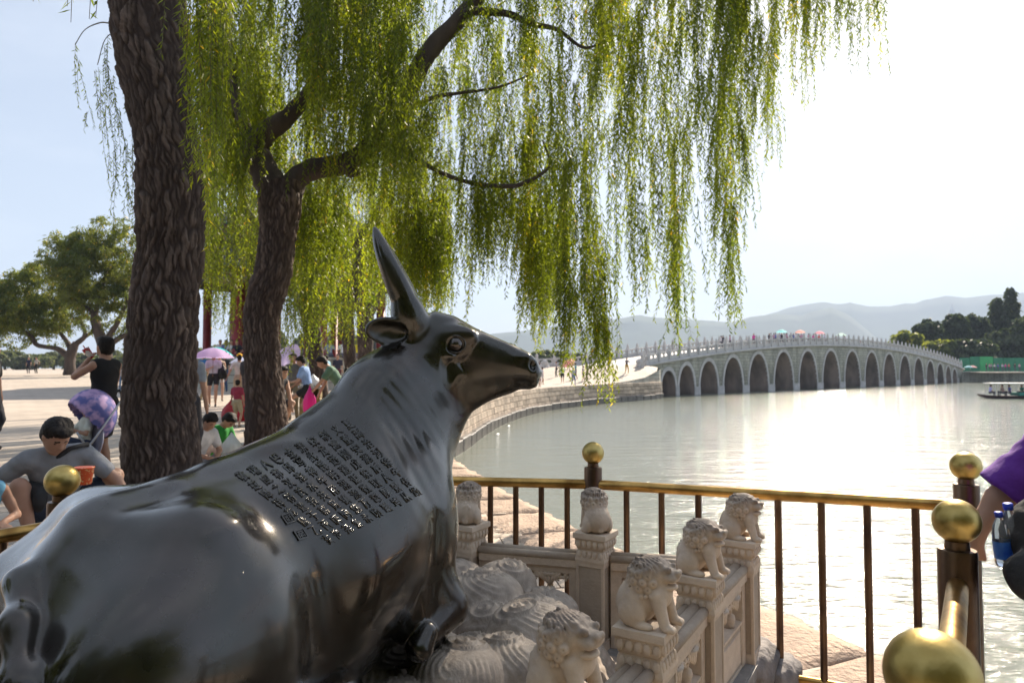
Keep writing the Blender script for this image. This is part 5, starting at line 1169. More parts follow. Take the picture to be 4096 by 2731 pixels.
for k in range(n):
    a = 2 * math.pi * k / n; x = 1.50 * abs(math.cos(a)) ** .55 * (1 if math.cos(a) > 0 else -1); y = .70 * abs(math.sin(a)) ** .6 * (1 if math.sin(a) > 0 else -1)
    lo_.append(bm.verts.new(M @ Vector((x, y, .262)))); hi_.append(bm.verts.new(M @ Vector((x, y, .36))))
bm.faces.new(hi_); [bm.faces.new((lo_[i], lo_[(i + 1) % n], hi_[(i + 1) % n], hi_[i])) for i in range(n)]
o_ = link('base_slab', bmmesh('base_slab', bm), m_marble, wv)
# rocks at the foot of the corner post
m_rock = mat('rock', (.34, .31, .30), (.17, .155, .15), scale=5, rough=.9, bump=.02, bscale=16)
for (nx, ny, z, s, lb) in [(3010, 2650, .20, (.20, .12, .11), 'pitted grey rock lying against the foot of the corner lion post'), (3120, 2700, .12, (.15, .10, .10), 'rounded grey rock, outermost of the two by the brass rail')]:
    c = G(nx, ny, z); bm = bmesh.new(); bmesh.ops.create_icosphere(bm, subdivisions=4, radius=1)
    for v in bm.verts:
        q = v.co.copy(); nn_ = sum(math.sin(q.dot(Vector(w)) + k) for k, w in enumerate([(5, 3, 1), (-2, 6, 3), (4, -3, 6), (9, 2, -7), (-8, 9, 3)])) * .045; q *= 1 + nn_; q = Vector([math.copysign(abs(c_) ** .75, c_) for c_ in q]); v.co = Vector((q.x * s[0], q.y * s[1], q.z * s[2]))
    o = link('rock', bmmesh('rock', bm, True), m_rock, None, c, (0, 0, .9)); tag(o, lb, 'rock', 'rocks by the corner post')
# ================================================================ brass railing
def brass(name, c1, c2, rough, scale=5):
    m = mat(name, c1, c2, scale=scale, rough=rough, bump=.0012, bscale=40, metal=1.0, lo=.3, hi=.62); return m
m_ball = brass('polished_brass', (.30, .20, .05), (.56, .43, .16), .38, 9); m_rail = brass('worn_brass', (.22, .12, .035), (.62, .38, .12), .32, 7); m_post = brass('dark_brass', (.085, .055, .045), (.17, .11, .07), .36, 6)
FP = [Vector(W(2372, 1811, 4.30)), Vector(W(3863, 1863, 3.37)), Vector(W(3826, 2083, 2.20)), Vector(W(3727, 2700, 1.09)), Vector(W(249, 1922, 3.0))]
FP1, FP2, FP3, FP4, FP5 = FP
fd = (FP1 - FP2); fd.z = 0; fdn = fd.normalized(); ad = (FP2 - FP4); ad.z = 0; ad.normalize()
# far left corner: where the far line meets the left line through FP5
A_ = np.array([[fdn.x, -ad.x], [fdn.y, -ad.y]]); b_ = np.array([FP5.x - FP1.x, FP5.y - FP1.y]); s_ = np.linalg.solve(A_, b_)
FC = FP1 + fdn * max(s_[0], 2.4); FC.z = 1.28
FC = FP5 + ad * 1.80; FC.z = 1.27; FPm = None; FP5c = FP5 - ad * 1.31; FP5c.z = FP5.z
br_ = empty('brass_railing', (0, 0, 0)); tag(br_, 'low brass railing with gilded ball posts fencing the ox enclosure', 'railing')
bm = bmesh.new(); lathe(bm, [(.056, -1.25), (.056, -.098), (.053, -.088), (.036, -.086), (.034, -.062)], 28); mepost = bmmesh('fence_post', bm); smooth_by_angle(mepost, 40); mepost.materials.append(m_post)
bm = bmesh.new(); bmesh.ops.create_uvsphere(bm, u_segments=40, v_segments=26, radius=.069); meball = bmmesh('ball', bm, True); meball.materials.append(m_ball)
def fpost(p):
    o = link('post', mepost, None, br_, p); link('ball', meball, None, o); return o
for p in (FP1, FP2, FP3, FP4, FP5, FC, FP5c): fpost(p)
def span(a, b, n):
    d = (b - a); u = d.normalized(); z = Vector((0, 0, -.195)); bm = bmesh.new(); tube(bm, [a + u * .04 + z, b - u * .04 + z], .030, 20); me = bmmesh('rail', bm, True); smooth_by_angle(me, 40); link('rail', me, m_rail, br_)
    z2 = Vector((0, 0, -1.17)); bm = bmesh.new(); tube(bm, [a + u * .05 + z2, b - u * .05 + z2], .022, 14); me = bmmesh('bottom_rail', bm, True); smooth_by_angle(me, 40); link('bottom_rail', me, m_rail, br_)
    for i in range(n):
        c = a + d * ((i + 1) / (n + 1)); bm = bmesh.new(); tube(bm, [c + z + Vector((0, 0, -.02)), c + z2], .0185, 14); me = bmmesh('baluster', bm, True); smooth_by_angle(me, 40); link('baluster', me, m_post, br_)
span(FP1, FP2, 8); span(FP2, FP3, 5); span(FP3, FP4, 5); span(FC, FP1, 8); span(FP5, FC, 8); span(FP5c, FP5, 5)
# ================================================================ people
SKIN = mat('skin', (.46, .27, .19), (.40, .22, .15), scale=6, rough=.55, spec=.4); HAIR = mat('hair', (.010, .008, .008), (.020, .015, .013), scale=30, rough=.62, spec=.25, bump=.010, bscale=45)
SHOE = cloth((.05, .045, .045), .6)
def ik(a, b, l1, l2, hint):
    a, b = np.array(a, float), np.array(b, float); d = b - a; D = np.linalg.norm(d); D2 = min(D, (l1 + l2) * .999); u = d / max(D, 1e-6)
    x = (l1 * l1 - l2 * l2 + D2 * D2) / (2 * D2); h = math.sqrt(max(0, l1 * l1 - x * x)); hv = np.array(hint, float); hv = hv - u * (hv @ u); hv /= max(np.linalg.norm(hv), 1e-6)
    return a + u * x + hv * h, a + u * D2
def figure(sc, pose, top='short', bottom='long', hairstyle='short', fat=1.0, fingers=False, hat=None):
    """labelled tapered solids of one figure, local frame: x forward, y left, z up, feet at z=0. labels 0 skin 1 top 2 bottom 3 hair 4 shoes 5 hat"""
    P = []; g = pose.get; lean = g('lean', 0.0); side = g('side', 0.0); hip = g('hip', .92); px = g('px', 0.0)
    def rt(x, y, z):
        x2 = x * math.cos(lean) + z * math.sin(lean); z2 = z * math.cos(lean) - x * math.sin(lean); y2 = y * math.cos(side) + z2 * math.sin(side); z3 = z2 * math.cos(side) - y * math.sin(side)
        return np.array([px + x2, y2, hip + z3])
    C = lambda a, b, ra, rb, lab, k=.03: P.append(Cap(np.array(a) * sc, np.array(b) * sc, ra * sc, rb * sc, k=k * sc, lab=lab))
    E = lambda c, r, lab, k=.03, M=None: P.append(Ell(np.array(c) * sc, np.array(r) * sc, k=k * sc, lab=lab, M=M))
    Mt = np.array([[math.cos(lean), 0, -math.sin(lean)], [0, 1, 0], [math.sin(lean), 0, math.cos(lean)]])
    tl, bl = 1, 2
    E(rt(0, 0, .02), (.115 * fat, .165 * fat, .12), bl, .04, Mt); E(rt(0, 0, .17), (.10 * fat, .140 * fat, .15), tl, .05, Mt); E(rt(.005, 0, .36), (.112 * fat, .165, .17), tl, .05, Mt)
    C(rt(0, -.125, .475), rt(0, .125, .475), .062, .062, tl, .05)
    C(rt(0, 0, .50), rt(.015, 0, .60), .058, .052, 0, .03)
    hd = g('head', (0, 0)); hc = rt(.03 + .05 * math.sin(hd[0]), 0, .685 - .02 * abs(math.sin(hd[0])))
    ca, sa = math.cos(hd[1]), math.sin(hd[1]); pit = hd[0] + lean * g('hl', .5); f = np.array([math.cos(pit) * ca, math.cos(pit) * sa, -math.sin(pit)]); l_ = np.array([-sa, ca, 0]); u = np.cross(f, l_); Mh = np.array([f, l_, u])
    H = lambda x, y, z: hc + f * x + l_ * y + u * z
    E(hc, (.095, .075, .105), 0, .02, Mh); E(H(.022, 0, -.055), (.068, .055, .062), 0, .03, Mh); C(H(.092, 0, .01), H(.103, 0, -.022), .009, .014, 0, .012)
    E(H(.088, 0, -.062), (.014, .024, .009), 0, .008, Mh)
    for s in (1, -1):
        E(H(0, .077 * s, -.005), (.018, .010, .030), 0, .006, Mh); P.append(Ell(H(.096, .033 * s, .012) * sc, np.array((.010, .016, .010)) * sc, k=.014 * sc, lab=0, op='-', M=Mh)); E(H(.0835, .032 * s, .008), (.006, .013, .0045), 3, .002, Mh); C(H(.088, .018 * s, .030), H(.080, .048 * s, .030), .005, .004, 3, .002)
    E(H(-.024, 0, .034), (.094, .086, .092), 3, .006, Mh); E(H(-.045, 0, -.012), (.066, .080, .085), 3, .012, Mh); E(H(.03, 0, .085), (.062, .066, .034), 3, .015, Mh); E(H(-.02, .04, .085), (.06, .04, .04), 3, .01, Mh)
    if hairstyle == 'bun': E(H(-.085, 0, .075), (.042, .042, .042), 3, .01, Mh)
    if hairstyle in ('long',): E(H(-.055, 0, -.06), (.055, .075, .13), 3, .03, Mh)
    if hairstyle == 'pony': E(H(-.105, 0, .01), (.035, .03, .045), 3, .012, Mh); C(H(-.12, 0, 0), H(-.13, 0, -.12), .028, .012, 3, .015)
    if hat: E(H(-.008, 0, .055), (.104, .094, .082), 5, .004, Mh); C(H(.07, -.03, .045), H(.145, 0, .030), .014, .010, 5, .01); C(H(.07, .03, .045), H(.145, 0, .030), .014, .010, 5, .01)
    shl = {}
    for s, nm in ((1, 'l'), (-1, 'r')):
        sh = rt(0, .175 * s, .465); shl[nm] = sh; tgt = g('hand_' + nm, None)
        tgt = rt(.04, .25 * s, -.10) if tgt is None else np.array(tgt, float); el, hn = ik(sh, tgt, .285, .26, g('elbow_' + nm, (-.7, .5 * s, -.3)))
        ua = 1 if top in ('short', 'long') else 0; r1 = .050 if ua else .045
        C(sh, sh + (el - sh) * .62, r1 * (1.18 if ua else 1), r1 * (1.12 if ua else .9), ua, .03); C(sh + (el - sh) * .5, el, .043, .038, 1 if top == 'long' else 0, .012); C(el, hn, .039, .026, 1 if top == 'long' else 0, .015)
        dr = (hn - el) / max(np.linalg.norm(hn - el), 1e-6); hb = hn + dr * .045; bend = np.array(g('grip_' + nm, (0, 0, -1.0)), float)
        if fingers:
            sd_ = np.cross(dr, bend); sd_ /= max(np.linalg.norm(sd_), 1e-6); E(hn + dr * .045, (.045, .038, .018), 0, .012, np.array([dr, sd_, np.cross(dr, sd_)]))
            for q, ln in zip((-1.5, -.5, .5, 1.5), (.068, .078, .072, .056)):
                b0 = hn + dr * .078 + sd_ * q * .019; b1 = b0 + dr * ln * .45 + bend * .012; b2 = b1 + (dr * .5 + bend * .9) * ln * .5; C(b0 - dr * .03, b1, .0098, .009, 0, .004); C(b1, b2, .009, .0072, 0, .004)
            C(hn + dr * .02 + sd_ * .03, hn + dr * .065 + sd_ * .055 + bend * .02, .013, .010, 0, .006)
        else: C(hn, hb, .028, .024, 0, .012); C(hb, hb + dr * .045 + bend * .012, .024, .015, 0, .012)
        shl['h' + nm] = hb
    for s, nm in ((1, 'l'), (-1, 'r')):
        hp = rt(0, .09 * s, -.02); ft = np.array(g('foot_' + nm, (px * .0, .10 * s, 0.0)), float); ak = ft + np.array([-.02, 0, .085]); kn, ak = ik(hp, ak, .43, .42, g('knee_' + nm, (1, .12 * s, 0)))
        lg = 2 if bottom in ('long', 'shorts') else 0; fr = .72 if bottom == 'shorts' else (.50 if bottom == 'hot' else 1.0)
        if bottom == 'skirt': fr = .0
        cut = hp + (kn - hp) * fr
        if fr > 0: C(hp, cut, .092 * fat, .068 * (1.12 if fr < 1 else 1), 2, .03)
        C(hp + (kn - hp) * max(.15, fr - .2), kn, .070, .054, 2 if bottom == 'long' else 0, .012)
        cf = kn + (ak - kn) * .35; C(kn, cf, .052 if bottom != 'long' else .062, .050 if bottom != 'long' else .058, 2 if bottom == 'long' else 0, .015); C(cf, ak, .050 if bottom != 'long' else .056, .034 if bottom != 'long' else .050, 2 if bottom == 'long' else 0, .015)
        C(ak + [-.03, 0, -.045], ak + [.13, .01 * s, -.055], .036, .030, 4, .01)
        shl['k' + nm] = kn
    if bottom == 'skirt':
        n = 7
        for i in range(n):
            a = rt(0, 0, .02 - i * .055); r_ = .122 + .003 * i
            if i == 0: base = a
            E((base[0] + .012 * i, base[1], base[2] - i * .06), (r_ * fat, (.158 - .004 * i) * fat, .06), 1 if top in ('dress',) else 2, .03)
    return P, shl
def person(label, nx, fy, h, face, pose=None, tc=(.5, .5, .5), bc=(.05, .05, .06), vox=None, gx=None, group=None, top='short', bottom='long', hairstyle='short', hatc=None, shoec=None, fat=1.0, fingers=False, ground=None, loc=None, parts=None, scalew=1.0):
    pose = pose or {}
    if loc is None:
        z = PZ
        for _ in range(8): p = G(nx, fy, z); z = gz(p.x, p.y) if ground is None else ground
        loc = p
    Y = loc.y; sc = h / 1.70; vox = vox or max(.0115, min(.05, Y * .0016)); P, J = figure(sc, pose, top, bottom, hairstyle, fat, fingers, hatc is not None)
    mats = [SKIN, cloth(tc), cloth(bc), HAIR, cloth(shoec) if shoec else SHOE, cloth(hatc) if hatc else SHOE]
    parts = (Y < 14) if parts is None else parts
    if not parts:
        me = solid('person', P, vox, labels=True); o = link('person', me, mats, None, loc, (0, 0, R(face)))
    else:
        o = empty('person', loc, R(face)); body = solid('body', P, vox, labels=True); link('body', body, mats, o)
        nr = random.Random(int(nx * 7) if nx else 5)
        def fold(a, b, c, amp):
            def post(F, ax, lo, hh):
                X, Y_, Z = np.meshgrid(*ax, indexing='ij', sparse=True); return (F + amp * (np.sin(X * a + Z * b + 2 * np.sin(Z * 19)) * np.sin(Y_ * c + Z * 9))).astype(np.float32)
            return post
        for lab, nm, inf in ((1, 'shirt', .009), (2, 'trousers' if bottom == 'long' else ('skirt' if bottom == 'skirt' else 'shorts'), .009), (3, 'hair', .004), (4, 'shoes', .004), (5, 'cap', .006)):
            Q = []
            for p in P:
                if p.lab != lab or p.op != '+': continue
                if isinstance(p, Cap): Q.append(Cap(p.a, p.b, p.ra + inf * sc, p.rb + inf * sc, k=p.k))
                else:
                    if lab == 3 and max(p.r) < .03 * sc: continue
                    Q.append(Ell(p.c, p.r + inf * sc, k=p.k, M=p.M))
            Q = [q for q in Q if not (lab == 3 and isinstance(q, Cap) and q.ra < .012 * sc)]
            if Q: link(nm, solid(nm, Q, vox, post=fold(31 + nr.random() * 9, 23, 37, .0035 * sc) if lab in (1, 2) else (fold(150, 60, 170, .0045 * sc) if lab == 3 else None)), mats[lab], o)
        o['_j'] = 0; del o['_j']
    tag(o, label, 'person', group); return o, J, sc
def jw(o, v, sc):                          # a joint of a figure in world space
    v = np.array(v) * sc; a = o.rotation_euler.z; return Vector((o.location.x + v[0] * math.cos(a) - v[1] * math.sin(a), o.location.y + v[0] * math.sin(a) + v[1] * math.cos(a), o.location.z + v[2]))
def umbrella(label, top_, rad, col, axis=(0, 0, 1), shaft=.8, drop=.30):
    e = empty('umbrella', top_); tag(e, label, 'umbrella', 'sun umbrellas'); q = Vector((0, 0, 1)).rotation_difference(Vector(axis).normalized()); e.rotation_mode = 'QUATERNION'; e.rotation_quaternion = q
    bm = bmesh.new(); tip = bm.verts.new((0, 0, 0)); rings = []
    for j in range(1, 6):
        s = j / 5; rg = []
        for k in range(32):
            a = 2 * math.pi * k / 32; sc_ = 1 - .055 * s * (1 - abs(math.cos(4 * a)) ** .8); zz = -drop * rad * 1.6 * s ** 1.9 - .02 * s * (1 - abs(math.cos(4 * a)))
            rg.append(bm.verts.new((rad * s * sc_ * math.cos(a), rad * s * sc_ * math.sin(a), zz)))
        rings.append(rg)
    for k in range(32): bm.faces.new((tip, rings[0][k], rings[0][(k + 1) % 32]))
    for j in range(4):
        for k in range(32): bm.faces.new((rings[j][k], rings[j + 1][k], rings[j + 1][(k + 1) % 32], rings[j][(k + 1) % 32]))
    m = leaf_free(col); link('canopy', bmmesh('canopy', bm, True), m, e)
    bm = bmesh.new(); tube(bm, [(0, 0, .05), (0, 0, -shaft)], .007, 6); tube(bm, [(0, 0, -shaft), (0, 0, -shaft - .08)], .014, 8); link('shaft', bmmesh('shaft', bm, True), m_post, e)
    for k in range(8):
        a = math.pi * k / 4; bm = bmesh.new(); tube(bm, [(rad * .03 * math.cos(a), rad * .03 * math.sin(a), -.015), (rad * .55 * math.cos(a), rad * .55 * math.sin(a), -drop * rad * .52 - .01), (rad * .98 * math.cos(a), rad * .98 * math.sin(a), -drop * rad * 1.55 - .008)], .0035, 4); link('rib', bmmesh('rib', bm), m_post, e)
    return e
def leaf_free(col):
    m, t, b = nt('umbrella_cloth'); n = t.nodes; b.inputs['Base Color'].default_value = (*col, 1); setp(b, rough=.7); tl = n.new("ShaderNodeBsdfTranslucent"); tl.inputs[0].default_value = (*[min(1, c * 1.3) for c in col], 1); mx = n.new("ShaderNodeMixShader"); mx.inputs[0].default_value = .5
    t.links.new(b.outputs[0], mx.inputs[1]); t.links.new(tl.outputs[0], mx.inputs[2]); t.links.new(mx.outputs[0], n["Material Output"].inputs[0]); return m
# ---- near people at left
w1, J, s = person('woman in black sleeveless dress drinking from a red cup behind the stroller', 408, 1931, 1.665, 165, dict(hand_l=(.20, .03, 1.46), elbow_l=(.35, .6, -.9), hand_r=(.30, -.12, 1.02), elbow_r=(-.4, -.5, -.4), lean=-.03, head=(-.05, -.15), foot_l=(.0, .02, 0), foot_r=(.02, -.10, 0)), (.012, .011, .013), (.012, .011, .013), top='dress', bottom='skirt', hairstyle='bun', fat=1.05, shoec=(.35, .03, .04), fingers=True)
hp = jw(w1, J['hl'], s)
bm = bmesh.new(); lathe(bm, [(.030, -.065), (.034, -.02), (.040, .055), (.042, .06)], 20); lathe(bm, [(.042, .060), (.040, .07), (.006, .071), (.006, .11)], 16); cup = link('paper_cup', bmmesh('paper_cup', bm, True), mat('paper_cup_red', (.55, .02, .03), (.80, .78, .75), scale=9, rough=.4, lo=.5, hi=.56), None, hp + Vector((-.02, -.02, .03)), (.3, -.5, 0)); tag(cup, 'red and white paper cup with straw held up by the woman in black', 'cup')
m1, J, s = person('squatting man in grey T-shirt with black shoulder bag looking down at his food', None, None, 1.72, -52, dict(hip=.26, px=-.16, lean=.50, side=-.08, head=(.45, .35), hl=.6, foot_l=(.10, .30, 0), foot_r=(.12, -.16, 0), knee_l=(.8, .8, .8), knee_r=(1, -.5, .8), hand_l=(.30, .42, .30), elbow_l=(0, .7, -.5), hand_r=(-.12, -.58, .66), elbow_r=(-.5, -.2, -.6)), (.30, .31, .34), (.03, .045, .085), bottom='shorts', fingers=True, loc=Vector((W(240, 1950, 5.0).x, 5.0, PZ + .015)), hairstyle='short')
def strap(o, pts, rad, m, name): bm = bmesh.new(); tube(bm, pts, rad, 8); x = link(name, bmmesh(name, bm, True), m, o); return x
m_black = mat('black_fabric', (.018, .018, .02), (.03, .03, .032), scale=14, rough=.8, bump=.003, bscale=50)
e = empty('shoulder_bag', m1.location, m1.rotation_euler.z); tag(e, 'black cross-body bag worn by the squatting man', 'bag')
P_ = [Ell((.10, -.13, .40), (.11, .05, .10), k=.02), Ell((.05, -.17, .43), (.09, .06, .09), k=.03)]; link('pouch', solid('pouch', P_, .01), m_black, e)
strap(e, [(.02, -.17, .46), (.12, -.10, .62), (.17, .04, .74), (.12, .15, .76), (.0, .16, .70), (-.12, .02, .55)], .017, m_black, 'strap')
nb = G(333, 1938, PZ + .01); nb = Vector(W(333, 1936, 4.55)); bm = bmesh.new(); lathe(bm, [(.045, 0), (.050, .01), (.062, .105), (.066, .108), (.066, .113), (.060, .113)], 28)
def bowlmat():
    m, t, b = nt('noodle_bowl_print'); n = t.nodes; L = t.links; tcn = n.new("ShaderNodeTexCoord"); sp_ = n.new("ShaderNodeSeparateXYZ"); L.new(tcn.outputs['Generated'], sp_.inputs[0]); no = n.new("ShaderNodeTexNoise"); no.inputs['Scale'].default_value = 7; L.new(tcn.outputs['Generated'], no.inputs[0]); r = n.new("ShaderNodeValToRGB"); r.color_ramp.elements[0].color = (.75, .10, .02, 1); r.color_ramp.elements[1].color = (.85, .55, .25, 1); r.color_ramp.elements[0].position = .56; r.color_ramp.elements[1].position = .62; L.new(no.outputs['Fac'], r.inputs[0]); L.new(r.outputs[0], b.inputs['Base Color']); setp(b, rough=.35); return m
nbo = link('noodle_bowl', bmmesh('noodle_bowl', bm, True), bowlmat(), None, nb); tag(nbo, 'orange instant noodle bowl held beside the brass ball post', 'bowl')
g1, J, s = person('girl in red cap and floral skirt crouching at the left frame edge', None, None, 1.22, -35, dict(hip=.34, px=-.10, lean=.35, head=(.5, -.2), foot_l=(.10, .10, 0), foot_r=(.10, -.10, 0), knee_l=(1, .1, .8), knee_r=(1, -.1, .8), hand_l=(.24, .12, .50), hand_r=(.26, -.02, .48), elbow_l=(-.3, .5, -.6), elbow_r=(-.3, -.5, -.6)), (.16, .42, .62), (.62, .56, .62), top='none', bottom='shorts', hatc=(.75, .06, .06), hairstyle='pony', loc=Vector((W(-95, 2000, 4.35).x, 4.35, PZ + .0)), fingers=True)
m_flo = mat('floral_cloth', (.78, .76, .78), (.45, .06, .25), scale=26, rough=.8, lo=.56, hi=.60, detail=2)
for c in g1.children:
    if c.name.startswith('shorts'): c.data.materials.clear(); c.data.materials.append(m_flo)
    if c.name.startswith('body'): c.data.materials[2] = m_flo
person('person in black T-shirt half cut off by the left frame edge', -48, 1800, 1.70, 10, {}, (.02, .02, .022), (.02, .02, .03), fingers=False)
# stroller with child
st = empty('stroller', G(318, 1948, PZ), R(228)); st.location.z = PZ + .01; tag(st, 'folding stroller with lilac and blue floral hood in front of the woman in black', 'stroller')
m_al = mat('grey_tube', (.45, .46, .50), (.38, .39, .42), rough=.3, metal=.8); m_hood = mat('floral_hood', (.13, .14, .42), (.55, .38, .66), scale=11, rough=.75, lo=.42, hi=.58, detail=3); m_wheel = mat('rubber', (.03, .03, .03), rough=.7); m_seat = mat('stroller_cloth', (.25, .27, .40), (.35, .36, .48), scale=8, rough=.85)
for sy in (-.22, .22):
    bm = bmesh.new(); tube(bm, [(.30, sy, .10), (-.05, sy, .50), (-.38, sy, 1.02)], .012, 8); link('frame_tube', bmmesh('frame_tube', bm, True), m_al, st)
    bm = bmesh.new(); tube(bm, [(-.30, sy, .10), (.0, sy, .45), (.10, sy, .62)], .012, 8); link('frame_tube', bmmesh('frame_tube', bm, True), m_al, st)
    bm = bmesh.new(); tube(bm, [(-.38, sy, 1.02), (-.45, sy * .9, 1.05), (-.47, sy * .8, 1.0)], .017, 8); link('handle', bmmesh('handle', bm, True), m_wheel, st)
    for x in (.32, -.30):
        for dy in (-.03, .03):
            M = Matrix.Translation((x, sy + dy, .085)) @ Matrix.Rotation(R(90), 4, 'X'); bm = bmesh.new(); k = 24
            pts = [(.070 + .013 * math.cos(a), .011 * math.sin(a)) for a in np.linspace(0, 2 * math.pi, 9)[:-1]]; V = [];
            for i in range(k):
                for (r_, z_) in pts: V.append(tuple(M @ Vector((r_ * math.cos(2 * math.pi * i / k), r_ * math.sin(2 * math.pi * i / k), z_))))
            F = [(i * 8 + j, i * 8 + (j + 1) % 8, ((i + 1) % k) * 8 + (j + 1) % 8, ((i + 1) % k) * 8 + j) for i in range(k) for j in range(8)]; bm.free()
            wh = link('wheel', meshnp('wheel', np.array(V), F), m_wheel, st); bm = bmesh.new(); [tube(bm, [M @ Vector((0, 0, 0)), M @ Vector((.066 * math.cos(a), .066 * math.sin(a), 0))], .005, 4) for a in np.linspace(0, 2 * math.pi, 7)[:-1]]; link('spokes', bmmesh('spokes', bm), m_al, wh)
bm = bmesh.new(); tube(bm, [(.15, -.22, .60), (.22, 0, .62), (.15, .22, .60)], .016, 8); link('bumper_bar', bmmesh('bumper_bar', bm, True), m_al, st)
link('seat', solid('seat', [Ell((.02, 0, .38), (.19, .19, .05), k=.03), Ell((-.16, 0, .60), (.05, .19, .26), k=.03)], .012), m_seat, st)
link('basket', solid('basket', [Ell((-.02, 0, .20), (.20, .17, .06), k=.02)], .012), m_black, st)
hoodp = [Ell((-.10, 0, .78), (.26, .235, .30), k=.01), Ell((-.03, 0, .70), (.25, .215, .28), k=.01, op='-'), Ell((.22, 0, .50), (.36, .30, .36), k=.01, op='-')]
link('hood', solid('hood', hoodp, .013), m_hood, st)
person('toddler in white and green top sitting in the stroller', None, None, .98, 228, dict(hip=.10, px=-.06, lean=-.10, head=(.1, .5), foot_l=(.46, .10, -.24), foot_r=(.46, -.10, -.24), hand_l=(.20, .16, .42), hand_r=(.26, -.08, .44)), (.72, .76, .70), (.04, .06, .12), bottom='shorts', loc=Vector(st.location) + Vector((0, 0, .40)), vox=.0095)
# two boys and others on the kerb
kg = 'people sitting on the promenade kerb'
def sitting(label, nx, Y, h, face, tc, bc, pose=None, **k):
    x = W(nx, 1700, Y).x; P0 = dict(hip=.52, px=0, lean=.42, head=(.5, 0), foot_l=(.48, .12, .0), foot_r=(.44, -.12, .0), hand_l=(.42, .06, .62), hand_r=(.44, -.06, .60), elbow_l=(-.2, .6, -.6), elbow_r=(-.2, -.6, -.6)); P0.update(pose or {})
    return person(label, None, None, h, face, P0, tc, bc, loc=Vector((x, Y, 0)), group=kg, vox=.0135, **k)
sitting('boy in white T-shirt and grey shorts sitting on the kerb right of the big trunk', 775, 9.5, 1.62, -25, (.72, .70, .70), (.42, .44, .50), bottom='shorts')
b2, J, s = sitting('boy in bright green T-shirt and green trousers reading on the kerb', 838, 10.3, 1.60, -18, (.03, .33, .05), (.06, .36, .02), dict(lean=.5, head=(.7, 0)), bottom='long')
bk = jw(b2, J['hr'], s); bm = bmesh.new(); box(bm, -.09, .09, -.12, 0, -.008, .008, .003); box(bm, -.09, .09, .0, .12, -.008, .008, .003); o = link('booklet', bmmesh('booklet', bm), cloth((.70, .50, .56)), None, bk + Vector((.03, -.03, .03)), (.3, .6, 0)); tag(o, 'pinkish booklet in the hands of the boy in green', 'book')
sitting('small child squeezed between the boy in white and the boy in green', 806, 9.9, 1.15, -30, (.75, .62, .55), (.3, .3, .35), dict(hip=.62, foot_l=(.40, .1, .3), foot_r=(.40, -.1, .3)), bottom='shorts')
person('person in grey shirt mostly hidden behind the big willow trunk', 742, 1880, 1.66, 90, {}, (.30, .33, .38), (.04, .04, .05), parts=False, vox=.02)
# plastic bag at the boy's feet
def sack(name, label, loc, size, col, cat='plastic bag', rot=0, seed=1, grp=None):
    bm = bmesh.new(); bmesh.ops.create_icosphere(bm, subdivisions=4, radius=1); q = random.Random(seed); ks = [(q.uniform(-7, 7), q.uniform(-7, 7), q.uniform(-4, 4), q.uniform(0, 6)) for _ in range(7)]
    for v in bm.verts:
        c = v.co.copy(); n_ = sum(abs(math.sin(c.x * a + c.y * b + c.z * d + p)) for a, b, d, p in ks) * .045; c *= .85 + n_
        if c.z > .35: f = 1 - (c.z - .35) * 1.1; c.x *= max(.18, f); c.y *= max(.18, f); c.z *= 1.25
        c.z = max(c.z, -.6); v.co = Vector((c.x * size[0], c.y * size[1], (c.z + .6) * size[2]))
    m, t, b = nt('thin_plastic'); b.inputs['Base Color'].default_value = (*col, 1); setp(b, rough=.35); tl = t.nodes.new("ShaderNodeBsdfTranslucent"); tl.inputs[0].default_value = (*col, 1); mx = t.nodes.new("ShaderNodeMixShader"); mx.inputs[0].default_value = .35; t.links.new(b.outputs[0], mx.inputs[1]); t.links.new(tl.outputs[0], mx.inputs[2]); t.links.new(mx.outputs[0], t.nodes["Material Output"].inputs[0])
    o = link(name, bmmesh(name, bm, True), m, None, loc, (0, 0, rot)); tag(o, label, cat, grp); return o
sack('plastic_bag', 'crumpled white plastic bag at the feet of the boy in green', Vector(W(925, 1835, 9.9)), (.14, .12, .20), (.75, .78, .76))
sack('red_sack', 'large bulging red plastic sack next to the child in maroon', G(975, 1688, PZ), (.38, .30, .36), (.55, .02, .04), seed=2); sack('red_sack', 'flatter red plastic sack left of the bulging one', G(925, 1690, PZ), (.22, .2, .30), (.50, .02, .03), seed=5)
# ---- middle distance
mg = 'visitors on the plaza'
ch, J, s = person('small child in maroon shirt standing with back to the boys', 947, 1708, 1.02, 80, dict(head=(.1, .3)), (.32, .03, .07), (.42, .36, .24), bottom='shorts', group=mg, shoec=(.30, .2, .10), parts=True)
wu, J, s = person('woman in white top and grey cardigan holding the lilac umbrella', 852, 1626, 1.68, -75, dict(hand_r=(.22, -.02, 1.22), elbow_r=(0, -.5, -.8), foot_l=(.12, .08, 0)), (.52, .50, .56), (.02, .02, .022), bottom='hot', group=mg)
h_ = jw(wu, J['hr'], s); umbrella('lilac umbrella held by the woman in the grey cardigan', Vector((h_.x, h_.y, h_.z + .58)), .62, (.58, .42, .72))
sack('shoulder_bag', 'black handbag hanging at the side of the umbrella woman', jw(wu, (0, .25, .85), s), (.14, .10, .26), (.012, .012, .012), cat='bag')
wb, J, s = person('man in blue shirt and khaki trousers under the teal umbrella', 812, 1600, 1.66, 60, dict(hand_l=(.18, .05, 1.25), foot_l=(.2, .1, 0), foot_r=(-.15, -.1, 0)), (.03, .14, .38), (.32, .24, .14), group=mg)
h_ = jw(wb, J['hl'], s); umbrella('teal umbrella just behind the lilac one', Vector((h_.x + .25, h_.y, h_.z + .62)), .60, (.02, .55, .58))
